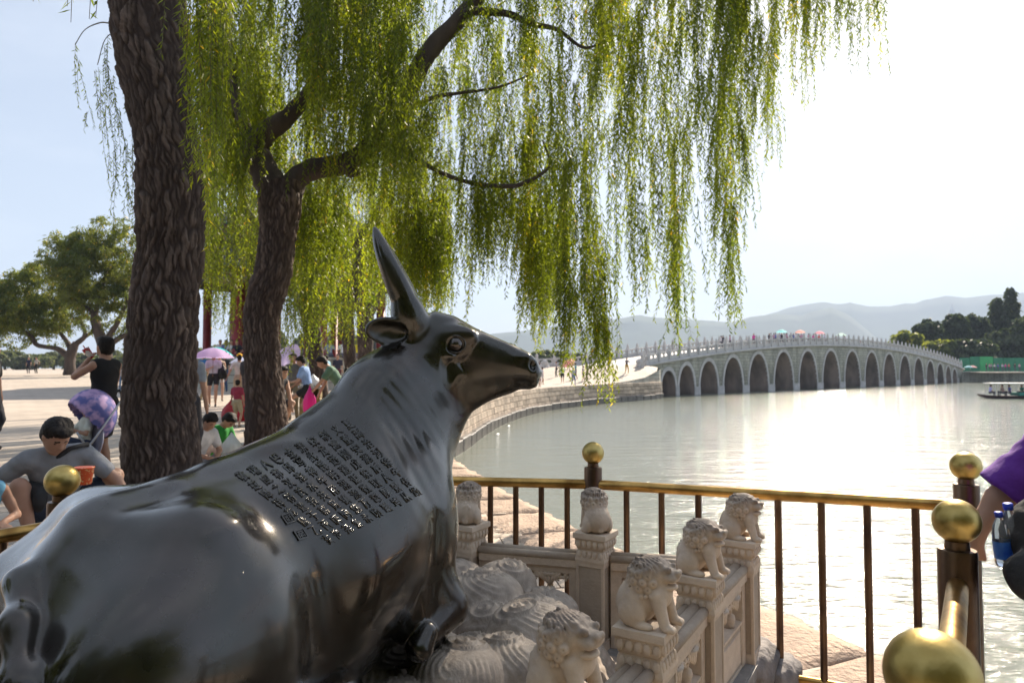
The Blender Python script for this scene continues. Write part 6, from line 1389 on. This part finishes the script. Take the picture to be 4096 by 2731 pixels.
person('woman with bare arms walking behind the lilac umbrella', 874, 1604, 1.62, -60, dict(foot_l=(.2, .1, 0), foot_r=(-.2, -.1, 0)), (.62, .45, .35), (.45, .42, .40), bottom='hot', group=mg, top='none')
person('person in black top and jeans near the pavilion wall', 897, 1567, 1.66, -90, dict(hand_r=(.25, -.1, 1.2)), (.03, .03, .035), (.06, .10, .20), group=mg)
yc, J, s = person('man in white polo and bright yellow cap seen from behind', 955, 1622, 1.62, 120, dict(hand_l=(-.05, .42, .85)), (.70, .68, .64), (.42, .36, .28), bottom='shorts', hatc=(.85, .45, .01), group=mg)
umbrella('pale bluish umbrella behind the man in the yellow cap', Vector(W(968, 1428, 27)), .48, (.62, .66, .92))
pb, J, s = person('person in black with a big black backpack left of the forked trunk', 990, 1628, 1.66, 100, {}, (.015, .015, .017), (.05, .04, .05), bottom='shorts', group=mg)
link('backpack', solid('backpack', [Ell((-.19, 0, 1.16), (.15, .20, .30), k=.05)], .02), m_black, pb)
o = sack('carrier_bag', 'light blue carrier bag beside the backpack wearer', Vector(W(993, 1606, 22.5)), (.16, .10, .34), (.30, .55, .68))
person('man in grey polo shirt between the forked and the leaning willow', 1172, 1682, 1.63, -95, dict(hand_l=(.15, .2, .95)), (.15, .14, .14), (.20, .16, .10), group=mg, hairstyle='short')
person('woman in light blue shirt and black shorts leaning on the bin, hair tied up', 1232, 1700, 1.62, 180, dict(hip=.88, lean=.22, head=(.4, .1), foot_l=(.62, .1, .22), foot_r=(.0, -.1, 0), hand_l=(.42, .1, 1.02), hand_r=(.40, -.05, .92), knee_l=(1, 0, 1)), (.26, .40, .72), (.012, .012, .014), bottom='hot', hairstyle='bun', group=mg, shoec=(.12, .01, .02), parts=True)
person('bare-armed person crouching half hidden by the forked trunk', None, None, 1.62, -35, dict(hip=.45, lean=.5, foot_l=(.25, .14, 0), foot_r=(.2, -.14, 0), knee_l=(1, .2, .8), knee_r=(1, -.2, .8), hand_l=(.48, .12, .36), hand_r=(.30, -.2, .5)), (.02, .02, .025), (.03, .03, .04), bottom='shorts', top='none', loc=Vector((W(1085, 1600, 12.5).x, 12.5, PZ + .25)))
umbrella('tilted lavender umbrella beside the forked trunk', Vector(W(1128, 1425, 18)) + Vector((-.05, -.1, 0)), .52, (.58, .50, .80), axis=(-.55, -.75, .5)); umbrella('small red umbrella beyond the man in grey', Vector(W(1196, 1432, 30)), .34, (.75, .05, .03), axis=(.5, -.5, .8))
gp, J, s = person('man in green polo bending to put a pink bag down by the bin', 1352, 1735, 1.68, 195, dict(lean=.62, px=-.1, head=(.3, 0), hand_l=(.62, .15, .72), hand_r=(.40, -.2, .75), elbow_l=(0, .3, -1)), (.10, .19, .13), (.06, .06, .07), group=mg, parts=True)
hb = jw(gp, J['hl'], s); sack('pink_bag', 'bright pink plastic bag hanging from the hand of the man in green', hb + Vector((-.02, 0, -.42)), (.12, .08, .30), (.70, .03, .30), seed=9)
person('man in dark T-shirt standing in front of the pavilion platform', 1350, 1560, 1.70, -90, {}, (.03, .028, .05), (.10, .02, .03), group=mg)
person('person in pale blue shirt partly behind the leaning trunk', 1304, 1575, 1.66, 150, {}, (.30, .55, .68), (.10, .12, .16), group=mg); person('person in white top and jeans behind the woman in blue', 1246, 1580, 1.62, 60, {}, (.62, .62, .62), (.03, .12, .22), group=mg)
person('child with black hair just above the ox nape', 1385, 1700, 1.30, 90, {}, (.2, .2, .25), (.1, .1, .12), group=mg)
person('child in striped shirt and jeans standing alone left of the big trunk', 475, 1568, 1.12, -80, dict(foot_l=(.1, .12, 0)), (.55, .48, .48), (.12, .20, .32), bottom='long', group=mg); person('dark-clothed walker far across the plaza, left of the pair', 114, 1494, 1.62, -80, dict(foot_l=(.1, .12, 0)), (.02, .025, .06), (.02, .02, .03), group=mg)
person('far walker in white top and black trousers, right of the pair', 145, 1494, 1.62, -100, dict(hand_l=(.1, .4, .95)), (.40, .38, .36), (.02, .02, .02), group=mg)
# ---- litter bin
bp_ = G(1242, 1695, PZ); bn = empty('litter_bin', bp_, R(8)); tag(bn, 'mustard painted litter bin under the leaning willow', 'litter bin'); m_bin = mat('bin_paint', (.26, .19, .07), (.20, .14, .05), scale=5, rough=.5)
bm = bmesh.new(); box(bm, -.24, .24, -.17, .17, .04, .62, .02); link('lower_box', bmmesh('lower_box', bm), m_bin, bn); bm = bmesh.new(); [box(bm, x0, x1, -.17, .17, .62, .84, .01) for x0, x1 in ((-.24, -.19), (.19, .24), (-.03, .03))]; box(bm, -.24, .24, .10, .17, .62, .84); link('opening_frame', bmmesh('opening_frame', bm), m_bin, bn)
bm = bmesh.new(); box(bm, -.27, .27, -.20, .20, .84, .91, .02); link('lid', bmmesh('lid', bm), m_al, bn); bm = bmesh.new(); box(bm, -.22, .22, -.15, .15, 0, .04); link('foot', bmmesh('foot', bm), m_black, bn)
sack('plastic_bag', 'white and green plastic bag stuffed in the opening of the bin', Vector(W(1248, 1608, bp_.y - .12)), (.10, .08, .10), (.45, .70, .45), seed=11)
sack('plastic_bag', 'white crumpled bag lying on the lid of the bin', Vector((bp_.x + .05, bp_.y, PZ + .91)), (.14, .12, .14), (.75, .75, .76), seed=12)
# ---- visitors on the ramp
rg = 'visitors on the bridge ramp'
def onground(nx, fy):
    Y = 36.0
    while Y < 84:
        p = W(nx, fy, Y)
        if p.z <= gz(p.x, p.y): break
        Y += .1
    p.z = gz(p.x, p.y); return p
for (nx, fy, ty, f, tc, bc, bt, hs, ht, lb) in [
    (2157, 1548, 1470, 30, (.03, .04, .12), (.05, .07, .40), 'skirt', 'pony', None, 'girl in bright blue skirt just right of the ox muzzle'), (2169, 1539, 1474, 20, (.70, .68, .70), (.55, .52, .55), 'hot', 'short', None, 'person in white walking behind the girl in the blue skirt'), (2158, 1512, 1452, 90, (.62, .6, .62), (.3, .3, .35), 'long', 'short', (.5, .3, .25), 'person in pale clothes and cap farthest left on the ramp'),
    (2226, 1508, 1449, 200, (.42, .36, .38), (.03, .03, .03), 'long', 'short', None, 'man in greyish shirt and black trousers walking on the ramp'), (2250, 1534, 1463, -100, (.42, .60, .52), (.02, .02, .02), 'shorts', 'short', None, 'man in mint T-shirt and black shorts behind the thin hanging twigs'), (2303, 1516, 1457, 160, (.01, .30, .34), (.10, .10, .14), 'long', 'short', None, 'person in teal T-shirt walking away up the ramp'),
    (2293, 1541, 1480, -60, (.5, .5, .55), (.12, .18, .35), 'long', 'short', None, 'person in jeans behind the tips of the thin twigs'), (2332, 1529, 1463, 0, (.34, .30, .32), (.12, .10, .10), 'shorts', 'short', None, 'man in grey with small black bag, left of the thick hanging strand'), (2349, 1521, 1462, 190, (.36, .34, .30), (.32, .26, .16), 'long', 'short', None, 'person in khaki half hidden by the thick hanging strand'),
    (2507, 1494, 1432, -70, (.05, .06, .10), (.48, .28, .06), 'long', 'short', None, 'young man in dark T-shirt and mustard trousers taking a photo by the stone lion')]:
    p = onground(nx, fy)
    hh = (fy - ty) / FPX * p.y; person(lb, nx, fy, max(1.35, min(1.8, hh)), f, dict(foot_l=(.16, .1, 0), foot_r=(-.14, -.1, 0), **(dict(hand_r=(.32, 0, 1.38), hand_l=(.32, .1, 1.38)) if nx == 2507 else {})), tc, bc, bottom=bt, hairstyle=hs, hatc=ht, loc=p, group=rg, parts=False, vox=.045)
umbrella('coral pink umbrella on the ramp behind the hanging twigs', Vector(W(2270, 1444, 64)), .60, (.85, .35, .35), axis=(-.3, -.5, .8)); umbrella('small coral umbrella right of the larger one on the ramp', Vector(W(2283, 1436, 66)), .42, (.85, .25, .25))
# ---- visitors on the bridge
bg = 'visitors crossing the bridge'
def ondeck(nx, n=4.0):
    u = (nx - CX) / FPX; a, b = BA.x + BN.x * n, BA.y + BN.y * n; t = (b * u - a) / (BD.x - u * BD.y); p = Vector((a, b, 0)) + BD * t; p.z = deckz(t / BL); return p
cols = [((.02, .02, .03), 'black'), ((.65, .62, .65), 'white'), ((.60, .05, .30), 'magenta'), ((.50, .30, .40), 'dusty pink'), ((.10, .14, .40), 'blue'), ((.55, .12, .12), 'red'), ((.30, .28, .30), 'grey'), ((.5, .45, .6), 'lilac')]
BPN = [(2885, 1, 2.4), (2893, 0, 3.0), (2921, 3, 2.6), (3016, 2, 3.0), (3078, 0, 4.5), (3085, 6, 3), (3097, 3, 4), (3104, 4, 3), (3120, 7, 4), (3128, 0, 3.2), (3137, 1, 4), (3146, 3, 3), (3150, 5, 4.4), (3165, 0, 3), (3175, 4, 4), (3184, 1, 3.2), (3190, 5, 4), (3197, 0, 4.8), (3207, 3, 3), (3216, 6, 4), (3236, 3, 3.4), (3255, 2, 4), (3262, 1, 3), (3277, 5, 4.2), (3300, 7, 3), (3345, 6, 4), (3380, 3, 3), (3440, 5, 4), (3520, 4, 4), (3660, 3, 4), (3760, 1, 4), (3800, 7, 4)]
where = ['left of everyone on the near slope', 'second on the near slope', 'third on the near slope', 'alone on the slope', 'first of the crowd at the crest']
for i, (nx, c, n) in enumerate(BPN):
    tc, cn = cols[c]; p = ondeck(nx, n); w = where[i] if i < 5 else ('near the crest of the bridge' if nx < 3330 else 'on the far slope of the bridge')
    k = i; pos = f'{k + 1}th from the left' if i >= 5 else ''
    ords = ['first', 'second', 'third', 'fourth', 'fifth', 'sixth', 'seventh', 'eighth', 'ninth', 'tenth', 'eleventh', 'twelfth', 'thirteenth', 'fourteenth', 'fifteenth', 'sixteenth', 'seventeenth', 'eighteenth', 'nineteenth', 'twentieth', 'twenty-first', 'twenty-second', 'twenty-third', 'twenty-fourth', 'twenty-fifth', 'twenty-sixth', 'twenty-seventh', 'twenty-eighth', 'twenty-ninth', 'thirtieth', 'thirty-first', 'thirty-second']
    lb = f'tiny visitor in {cn} on the bridge, {ords[i]} from the left end'
    person(lb, nx, 0, 1.68, (i * 73) % 360, dict(foot_l=(.1, .1, 0)), tc, (.08, .08, .10), loc=p, group=bg, parts=False, vox=.075)
for nx, c, lb in [(3128, (.35, .80, .80), 'pale teal umbrella on the crest of the bridge'), (3202, (.90, .45, .38), 'coral umbrella right of the teal one on the bridge'), (3366, (.60, .85, .72), 'mint umbrella on the bridge beyond the crowd'), (3280, (.85, .35, .40), 'small pink umbrella on the bridge'), (3891, (.9, .5, .5), 'pink umbrella at the far end of the bridge'), (3874, (.4, .7, .85), 'light blue umbrella at the far end of the bridge')]:
    p = ondeck(min(nx, 3830), 4) if nx < 3850 else Vector(W(nx, 1462, 134)); p.z += 2.15 if nx < 3850 else 0; umbrella(lb, p, .75, c)
# ---- the man in purple at the right edge
px_ = Vector((2.02, 2.30, 0.0))
m_pur = mat('purple_cloth', (.13, .02, .30), (.09, .012, .21), scale=5, rough=.8, bump=.006, bscale=22)
pp = empty('person', px_); tag(pp, 'person in purple T-shirt cut by the right frame edge, hand resting on the brass rail', 'person')
def L(p): return np.array(p) - np.array(px_)
sh = L(W(4230, 1790, 2.35)); el = L(W(4000, 2000, 2.42)); wr_ = L(W(3905, 2120, 2.44)); kn_ = L(W(3880, 2205, 2.46))
B = [Ell((.10, .02, 1.28), (.17, .14, .24), k=.06, lab=1), Ell((.10, .02, 1.05), (.16, .13, .20), k=.06, lab=1), Cap(sh, (.10, .02, sh[2] - .02), .075, .07, k=.05, lab=1), Cap((.10, .02, 1.5), (.10, .02, 1.64), .06, .055, k=.03), Ell((.10, .02, 1.73), (.085, .10, .12), k=.02), Ell((.10, .035, 1.76), (.09, .10, .11), k=.006, lab=3),
     Ell((.10, .02, .92), (.17, .14, .14), k=.05, lab=2), Cap((.02, .02, .9), (.02, 0, .50), .09, .07, lab=2), Cap((.18, .02, .9), (.2, 0, .50), .09, .07, lab=2), Cap((.02, 0, .50), (.02, .02, .1), .06, .045, lab=0), Cap((.2, 0, .50), (.2, .02, .1), .06, .045, lab=0), Cap((.02, .04, .05), (.0, -.12, .04), .04, .035, lab=4), Cap((.2, .04, .05), (.22, -.12, .04), .04, .035, lab=4),
     Cap((.27, .02, 1.47), (.33, .03, 1.15), .06, .05, lab=1), Cap((.33, .03, 1.15), (.30, -.05, .90), .04, .03),
     Cap(sh, el, .060, .046, k=.03, lab=0), Cap(el, wr_, .047, .030, k=.02), Cap(wr_, kn_, .033, .036, k=.02)]
dn = np.array([-.10, -.05, -1.0]); dn /= np.linalg.norm(dn)
for q in range(4):
    b0 = kn_ + np.array([(-.028 + .017 * q) * .9, (-.03 + .018 * q), .0]); b1 = b0 + np.array([-.004, -.006, -.045]); b2 = b1 + np.array([.010, .004, -.030 + .005 * abs(q - 1.5)]); B += [Cap(b0 + [0, 0, .02], b1, .0115, .0105, k=.004), Cap(b1, b2, .0105, .0085, k=.004)]
B.append(Cap(wr_ + [.0, 0, -.03], kn_ + [.035, -.02, -.02], .015, .011, k=.008))
body = solid('body', B, .0095, labels=True); link('body', body, [SKIN, m_pur, cloth((.05, .05, .07)), HAIR, SHOE], pp)
ch_ = sh + (el - sh) * .98; dd_ = (el - sh) / np.linalg.norm(el - sh)
S = [Cap(sh, sh + (el - sh) * .80, .083, .098, k=.05), Ell((.10, .02, 1.28), (.182, .152, .25), k=.06), Ell((.10, .02, 1.05), (.172, .142, .20), k=.06), Cap(sh, (.10, .02, sh[2] - .02), .085, .08, k=.05), Cap(sh + (el - sh) * .80, sh + (el - sh) * .87, .095, .099, k=.02)]
Scut = Fn(lambda P: -( (P - (sh + (el - sh) * .90)) @ dd_) , [-9] * 3, [9] * 3, op='-', k=.004); S.append(Scut); S.append(Cap(sh + (el - sh) * .70, sh + (el - sh) * 1.2, .070, .086, k=.004, op='-'))
def foldp(F, ax, lo, hh):
    X, Y_, Z = np.meshgrid(*ax, indexing='ij', sparse=True); return (F + .004 * np.sin((X * .6 + Z * .8) * 60 + 3 * np.sin(X * 25)) * np.sin(Y_ * 30 + 1)).astype(np.float32)
link('shirt', solid('shirt', S, .0105, post=foldp), m_pur, pp)
bgc = L(W(4085, 2210, 2.12)); link
bagc = np.array(W(4120, 2200, 2.13)); bag = empty('backpack', tuple(bagc)); tag(bag, 'black backpack with mesh side pocket holding two water bottles at the right edge', 'backpack')
k_ = 2.15 / FPX
BP = [Ell((95 * k_, .04, 20 * k_), (125 * k_, .10, 185 * k_), k=.03), Ell((-10 * k_, -.04, -85 * k_), (115 * k_, .075, 105 * k_), k=.02)]
link('main_bag', solid('main_bag', BP, .009, post=foldp), m_black, bag)
m_clear, t_, b_ = nt('clear_plastic'); b_.inputs['Base Color'].default_value = (.75, .82, .95, 1); setp(b_, rough=.08, trans=.85, ior=1.3); m_cap = cloth((.02, .06, .55), .4); m_lab = mat('bottle_label', (.02, .10, .62), (.10, .30, .80), scale=18, rough=.4)
for nx, ny, s_, lb in [(4044, 2110, 1.0, 'larger water bottle with blue cap in the backpack side pocket'), (4004, 2125, .82, 'smaller water bottle with blue cap left of the larger one')]:
    c = Vector(W(nx, ny + 10, 2.20)); e = empty('water_bottle', c); tag(e, lb, 'bottle', 'water bottles in the backpack'); e.rotation_euler = (0, -.10, 0)
    bm = bmesh.new(); lathe(bm, [(.028 * s_, -.10), (.031 * s_, -.09), (.031 * s_, .0), (.026 * s_, .03 * s_), (.012 * s_, .062 * s_), (.012 * s_, .070 * s_)], 24); link('bottle_body', bmmesh('bottle_body', bm, True), m_clear, e)
    bm = bmesh.new(); lathe(bm, [(.014 * s_, .066 * s_), (.0145 * s_, .085 * s_), (.012 * s_, .087 * s_)], 20); link('cap', bmmesh('cap', bm, True), m_cap, e)
    bm = bmesh.new(); lathe(bm, [(.0315 * s_, -.075), (.0318 * s_, -.02)], 24, cap=False); link('label', bmmesh('label', bm, True), m_lab, e)
# ================================================================ pavilion, boat, hoarding, tower, lions of the bridge
m_red = mat('red_lacquer', (.24, .028, .03), (.16, .02, .022), scale=3, rough=.5); m_tile = mat('grey_roof_tile', (.13, .14, .155), (.085, .09, .10), scale=6, rough=.6); m_beam = mat('painted_beam', (.03, .10, .14), (.14, .05, .03), scale=3, rough=.6, lo=.45, hi=.55)
pc = W(1165, 1470, 39.0); PV = empty('pavilion', (pc.x, pc.y, 0), .2); tag(PV, 'red-columned octagonal pavilion with double grey roof behind the willows', 'pavilion')
def octa(r, z, n=8, a0=math.pi / 8): return [Vector((r * math.cos(a0 + 2 * math.pi * k / n), r * math.sin(a0 + 2 * math.pi * k / n), z)) for k in range(n)]
def frust(name, secs, m, par):
    bm = bmesh.new(); rings = [[bm.verts.new(v) for v in octa(r, z)] for r, z in secs]; bm.faces.new(rings[-1]); 
    for a, b in zip(rings[:-1], rings[1:]):
        for k in range(8): bm.faces.new((a[k], a[(k + 1) % 8], b[(k + 1) % 8], b[k]))
    return link(name, bmmesh(name, bm), m, par)
frust('platform', [(7.2, 0), (7.2, 2.1), (7.35, 2.12), (7.35, 2.3)], m_bside, PV)
me_col = None
for rad_, hh, zz in ((5.4, 4.6, 2.3), (3.1, 7.2, 2.3)):
    for v in octa(rad_, zz):
        bm = bmesh.new(); lathe(bm, [(.30, 0), (.30, .15), (.24, .2), (.235, hh)], 12); link('column', bmmesh('column', bm, True), m_red, PV, v)
frust('painted_beam', [(5.6, 6.4), (5.6, 7.0), (5.2, 7.0)], m_beam, PV); frust('painted_beam', [(3.4, 8.6), (3.4, 9.5), (3.0, 9.5)], m_beam, PV)
for (ro, zo, ri, zi) in ((7.3, 6.75, 3.3, 8.7), (5.2, 9.3, .4, 12.6)):
    rf = empty('roof', (0, 0, 0)); rf.parent = PV
    N_ = 8
    secs = [(ro + (ri - ro) * s, zo + (zi - zo) * (s ** 1.35)) for s in np.linspace(0, 1, 6)]; f_ = frust('roof_slope', secs, m_tile, rf)
    bm = bmesh.new(); 
    for k in range(8):
        a0, a1 = octa(1, 0)[k], octa(1, 0)[(k + 1) % 8]
        for q in np.linspace(.02, .98, 20):
            d = a0 + (a1 - a0) * q; pts = [Vector((d.x * r, d.y * r, z + .03)) for r, z in secs]; tube(bm, pts, .055, 4, cap=False)
        pts = [Vector((a0.x * r * 1.01, a0.y * r * 1.01, z + .10 + (.25 if j == 0 else 0))) for j, (r, z) in enumerate(secs)]; tube(bm, pts, .12, 6)
    x = link('tile_ridges', bmmesh('tile_ridges', bm), m_tile, rf); x['kind'] = 'stuff'
    frust('eave', [(ro - .2, zo - .22), (ro, zo - .12), (ro, zo - .003)], m_beam, rf)
bm = bmesh.new(); lathe(bm, [(.4, 12.6), (.45, 12.9), (.25, 13.1), (.35, 13.5), (.05, 14.2)], 10); link('finial', bmmesh('finial', bm, True), m_tile, PV)
sg = 'people resting on the pavilion platform'
for nx, c, lb in [(1318, (.28, .33, .40), 'person in grey T-shirt seated on the pavilion wall, left of the white one'), (1372, (.72, .72, .74), 'person in white sleeveless top seated on the pavilion wall with back turned'), (1432, (.75, .60, .02), 'person in yellow seated on the pavilion wall beside the ox nape'), (1447, (.10, .03, .25), 'person in dark purple seated next to the one in yellow'), (905, (.12, .16, .35), 'person in blue resting on the platform left of the yellow cap'), (928, (.6, .6, .62), 'person in white resting on the platform above the yellow cap'), (948, (.02, .02, .03), 'dark-clothed person resting on the platform near the red columns'), (882, (.55, .52, .6), 'pale-shirted person resting on the platform above the umbrellas')]:
    Yp = 33.2 if nx > 1000 else 33.6; p = W(nx, 1434, Yp); p.z = 2.32; person(lb, nx, 0, 1.62, 100 if nx > 1000 else -80, dict(hip=.10, lean=.15, foot_l=(.45, .15, .0), foot_r=(.42, -.15, .0), hand_l=(.3, .2, .2), hand_r=(.3, -.2, .2)), c, (.10, .10, .14), loc=p, group=sg, parts=False, vox=.04)
# seated stone lions guarding the bridge
def bridgelion(nx, ny, Y, face, lb):
    p = W(nx, ny, Y); e = empty('stone_lion', p, face); tag(e, lb, 'statue', 'stone lions guarding the bridge'); bm = bmesh.new(); box(bm, -.50, .50, -.36, .36, -1.3, .0, .03); link('pedestal', bmmesh('pedestal', bm), m_bmar, e)
    l = link('lion_carving', lions[1].copy(), None, e, (0, 0, -.01)); l.data.materials.clear(); l.data.materials.append(m_bmar); l.data.polygons.foreach_set('material_index', np.zeros(len(l.data.polygons), np.int32)); l.scale = (3.9, 3.9, 5.2)
bridgelion(2560, 1486, 64.6, math.pi + .5, 'weathered stone lion sitting at the near end of the bridge'); bridgelion(2182, 1486, 70, math.pi, 'stone lion at the left end of the flared balustrade by the ox muzzle')
# sloping kerb up to it
bm = bmesh.new(); a, b = W(2490, 1531, 60.8), W(2560, 1506, 62.8); tube(bm, [a, b], .22, 4); o = link('sloping_kerb', bmmesh('sloping_kerb', bm), m_bmar); tag(o, 'sloping stone kerb leading up to the lion at the bridge end', 'kerb')
# boat
bc = W(4040, 1592, 64.3); bt = empty('tour_boat', (bc.x, bc.y, WZ), R(-6)); tag(bt, 'low dark electric boat with flat white canopy carrying passengers', 'boat')
m_hull = mat('dark_hull', (.05, .03, .035), (.07, .04, .04), scale=2, rough=.4); m_white = cloth((.78, .78, .78), .5)
secs = [(-2.9, .05, .42, .30), (-2.3, .55, .30, .05), (-1, .85, .26, -.1), (1, .88, .26, -.1), (2.4, .75, .30, -.05), (3.0, .6, .36, .05)]
bm = bmesh.new(); rr_ = []
for x, w, zt_, zb in secs: rr_.append([bm.verts.new(c) for c in ((x, -w, zt_), (x, -w * .7, zb), (x, w * .7, zb), (x, w, zt_), (x, w * .85, zt_ - .06), (x, -w * .85, zt_ - .06))])
for a, b in zip(rr_[:-1], rr_[1:]):
    for k in range(6): bm.faces.new((a[k], a[(k + 1) % 6], b[(k + 1) % 6], b[k]))
bm.faces.new(rr_[0]); bm.faces.new(rr_[-1][::-1]); bmesh.ops.recalc_face_normals(bm, faces=bm.faces); link('hull', bmmesh('hull', bm), m_hull, bt)
bm = bmesh.new(); box(bm, -1.9, 2.3, -.85, .85, 1.36, 1.44, .03); link('canopy', bmmesh('canopy', bm), m_white, bt)
for x in (-1.7, -.6, 1.0, 2.1):
    for y in (-.75, .75): bm = bmesh.new(); tube(bm, [(x, y, .25), (x, y, 1.38)], .02, 6); link('canopy_pole', bmmesh('canopy_pole', bm), m_al, bt)
bm = bmesh.new(); box(bm, .4, 1.9, -.7, .7, .25, .55, .03); link('bench', bmmesh('bench', bm), cloth((.05, .25, .2)), bt)
pg = 'passengers in the boat'
for x, c, f, lb in [(-2.0, (.50, .48, .80), -10, 'passenger in pale violet at the bow of the boat'), (-.75, (.50, .35, .32), 180, 'second passenger from the bow, in beige'), (-.05, (.16, .18, .55), 170, 'third passenger from the bow, in blue'), (1.2, (.04, .2, .16), 180, 'passenger leaning back on the green bench in the boat'), (1.85, (.10, .08, .06), 180, 'dark-clothed passenger at the stern of the boat')]:
    person(lb, None, None, 1.6, f, dict(hip=.40, lean=.1, foot_l=(.42, .12, 0), foot_r=(.42, -.12, 0), hand_l=(.3, .15, .5), hand_r=(.3, -.15, .5)), c, (.06, .06, .08), loc=Vector(bt.location) + Vector((x, -.1 + .1 * math.sin(x), .16)), group=pg, parts=False, vox=.045)
# green hoarding and visitors on the far bank
m_gr = mat('green_hoarding', (.02, .20, .10), (.015, .15, .08), scale=1, rough=.7); m_gr2 = mat('bright_green_net', (.04, .36, .12), (.035, .30, .10), scale=1, rough=.7)
hd = empty('hoarding', (0, 0, 0)); tag(hd, 'green construction hoarding under the island trees', 'hoarding')
for i, (x0, x1, m) in enumerate([(3838, 3880, m_gr), (3880, 3918, m_gr), (3918, 3972, m_gr2), (3972, 4012, m_gr), (4012, 4060, m_gr), (4060, 4120, m_gr)]):
    a, b = W(x0 + 1, 1462, 140), W(x1 - 1, 1462, 140); zt_ = W(x0, 1426 if i in (1, 2) else 1431, 140).z; bm = bmesh.new(); box(bm, a.x, b.x, 139.9, 140.0 + .02 * i, .9, zt_); link('hoarding_panel', bmmesh('hoarding_panel', bm), m, hd)
for i, nx in enumerate([3946, 3958, 3966, 3978, 3992, 4010, 4022, 4036, 4060, 4078]):
    tc, cn = cols[(i * 3) % 8]; p = W(nx, 1480, 131); p.z = .95; person(f'tiny visitor in {cn} on the far bank, {ords[i]} from the bridge end', None, None, 1.65, -90, {}, tc, (.08, .08, .1), loc=p, group='visitors on the far bank', parts=False, vox=.09)
# far tower
tw = W(3810, 1300, 2300); e = empty('far_tower', tw); tag(e, 'pale pagoda-like tower on the hazy hillside above the island trees', 'tower'); bm = bmesh.new()
for k in range(5): w_ = 14 - k * 2.2; box(bm, -w_, w_, -w_, w_, -40 + k * 18, -24 + k * 18); box(bm, -w_ - 2, w_ + 2, -w_ - 2, w_ + 2, -24 + k * 18, -22 + k * 18)
lathe(bm, [(6, 50), (3, 58), (.5, 72)], 8); link('tower_body', bmmesh('tower_body', bm), m_bmar, e)
# floating bottles in the water by the wall
for nx, ny, lb in [(1990, 1738, 'clear plastic bottle floating near the seawall, lower one'), (2034, 1705, 'clear plastic bottle floating near the seawall, upper one')]:
    p = G(nx, ny, WZ); bm = bmesh.new(); tube(bm, [(-.16, 0, 0), (-.12, 0, 0), (.10, 0, 0), (.15, 0, 0), (.20, 0, 0)], [.03, .06, .06, .03, .022], 10); o = link('floating_bottle', bmmesh('floating_bottle', bm, True), m_white, None, p, (0, 0, nx)); tag(o, lb, 'bottle', 'bottles floating in the lake')
# unseen trees added behind the viewer (they give the bronze its dark reflections)
for i, (x, y, s_) in enumerate([(-9, -9, 4.2), (-2.5, -9, 4.0), (3.6, -6.2, 3.6), (-12, -1.0, 3.6), (8.6, -8.6, 4.2), (.4, -6.6, 3.6), (-5.8, -6.8, 4.0)]):
    e = tree('willow_tree', ['added willow behind the viewer, left one', 'added willow behind the viewer, second from left', 'added willow behind the viewer, right one', 'added willow left of the viewer, out of the picture', 'added willow behind the viewer, outermost by the lake', 'added willow right behind the viewer, the closest one', 'added willow behind the viewer toward the plaza'][i], (x, y, 0)); limb(e, [(x, y, -.1), (x + .2, y, 2.5), (x, y, 5.5)], [.35, .28, .2], m_bark2, 'trunk', 12)
    blobcrown('foliage', [(x, y, 3.6, s_, s_, 3.3), (x + 1.5, y + .5, 6.5, s_ * .8, s_ * .8, 2.4)], 8000, .60, e, m_leaf2, 900 + i, wid=.3)
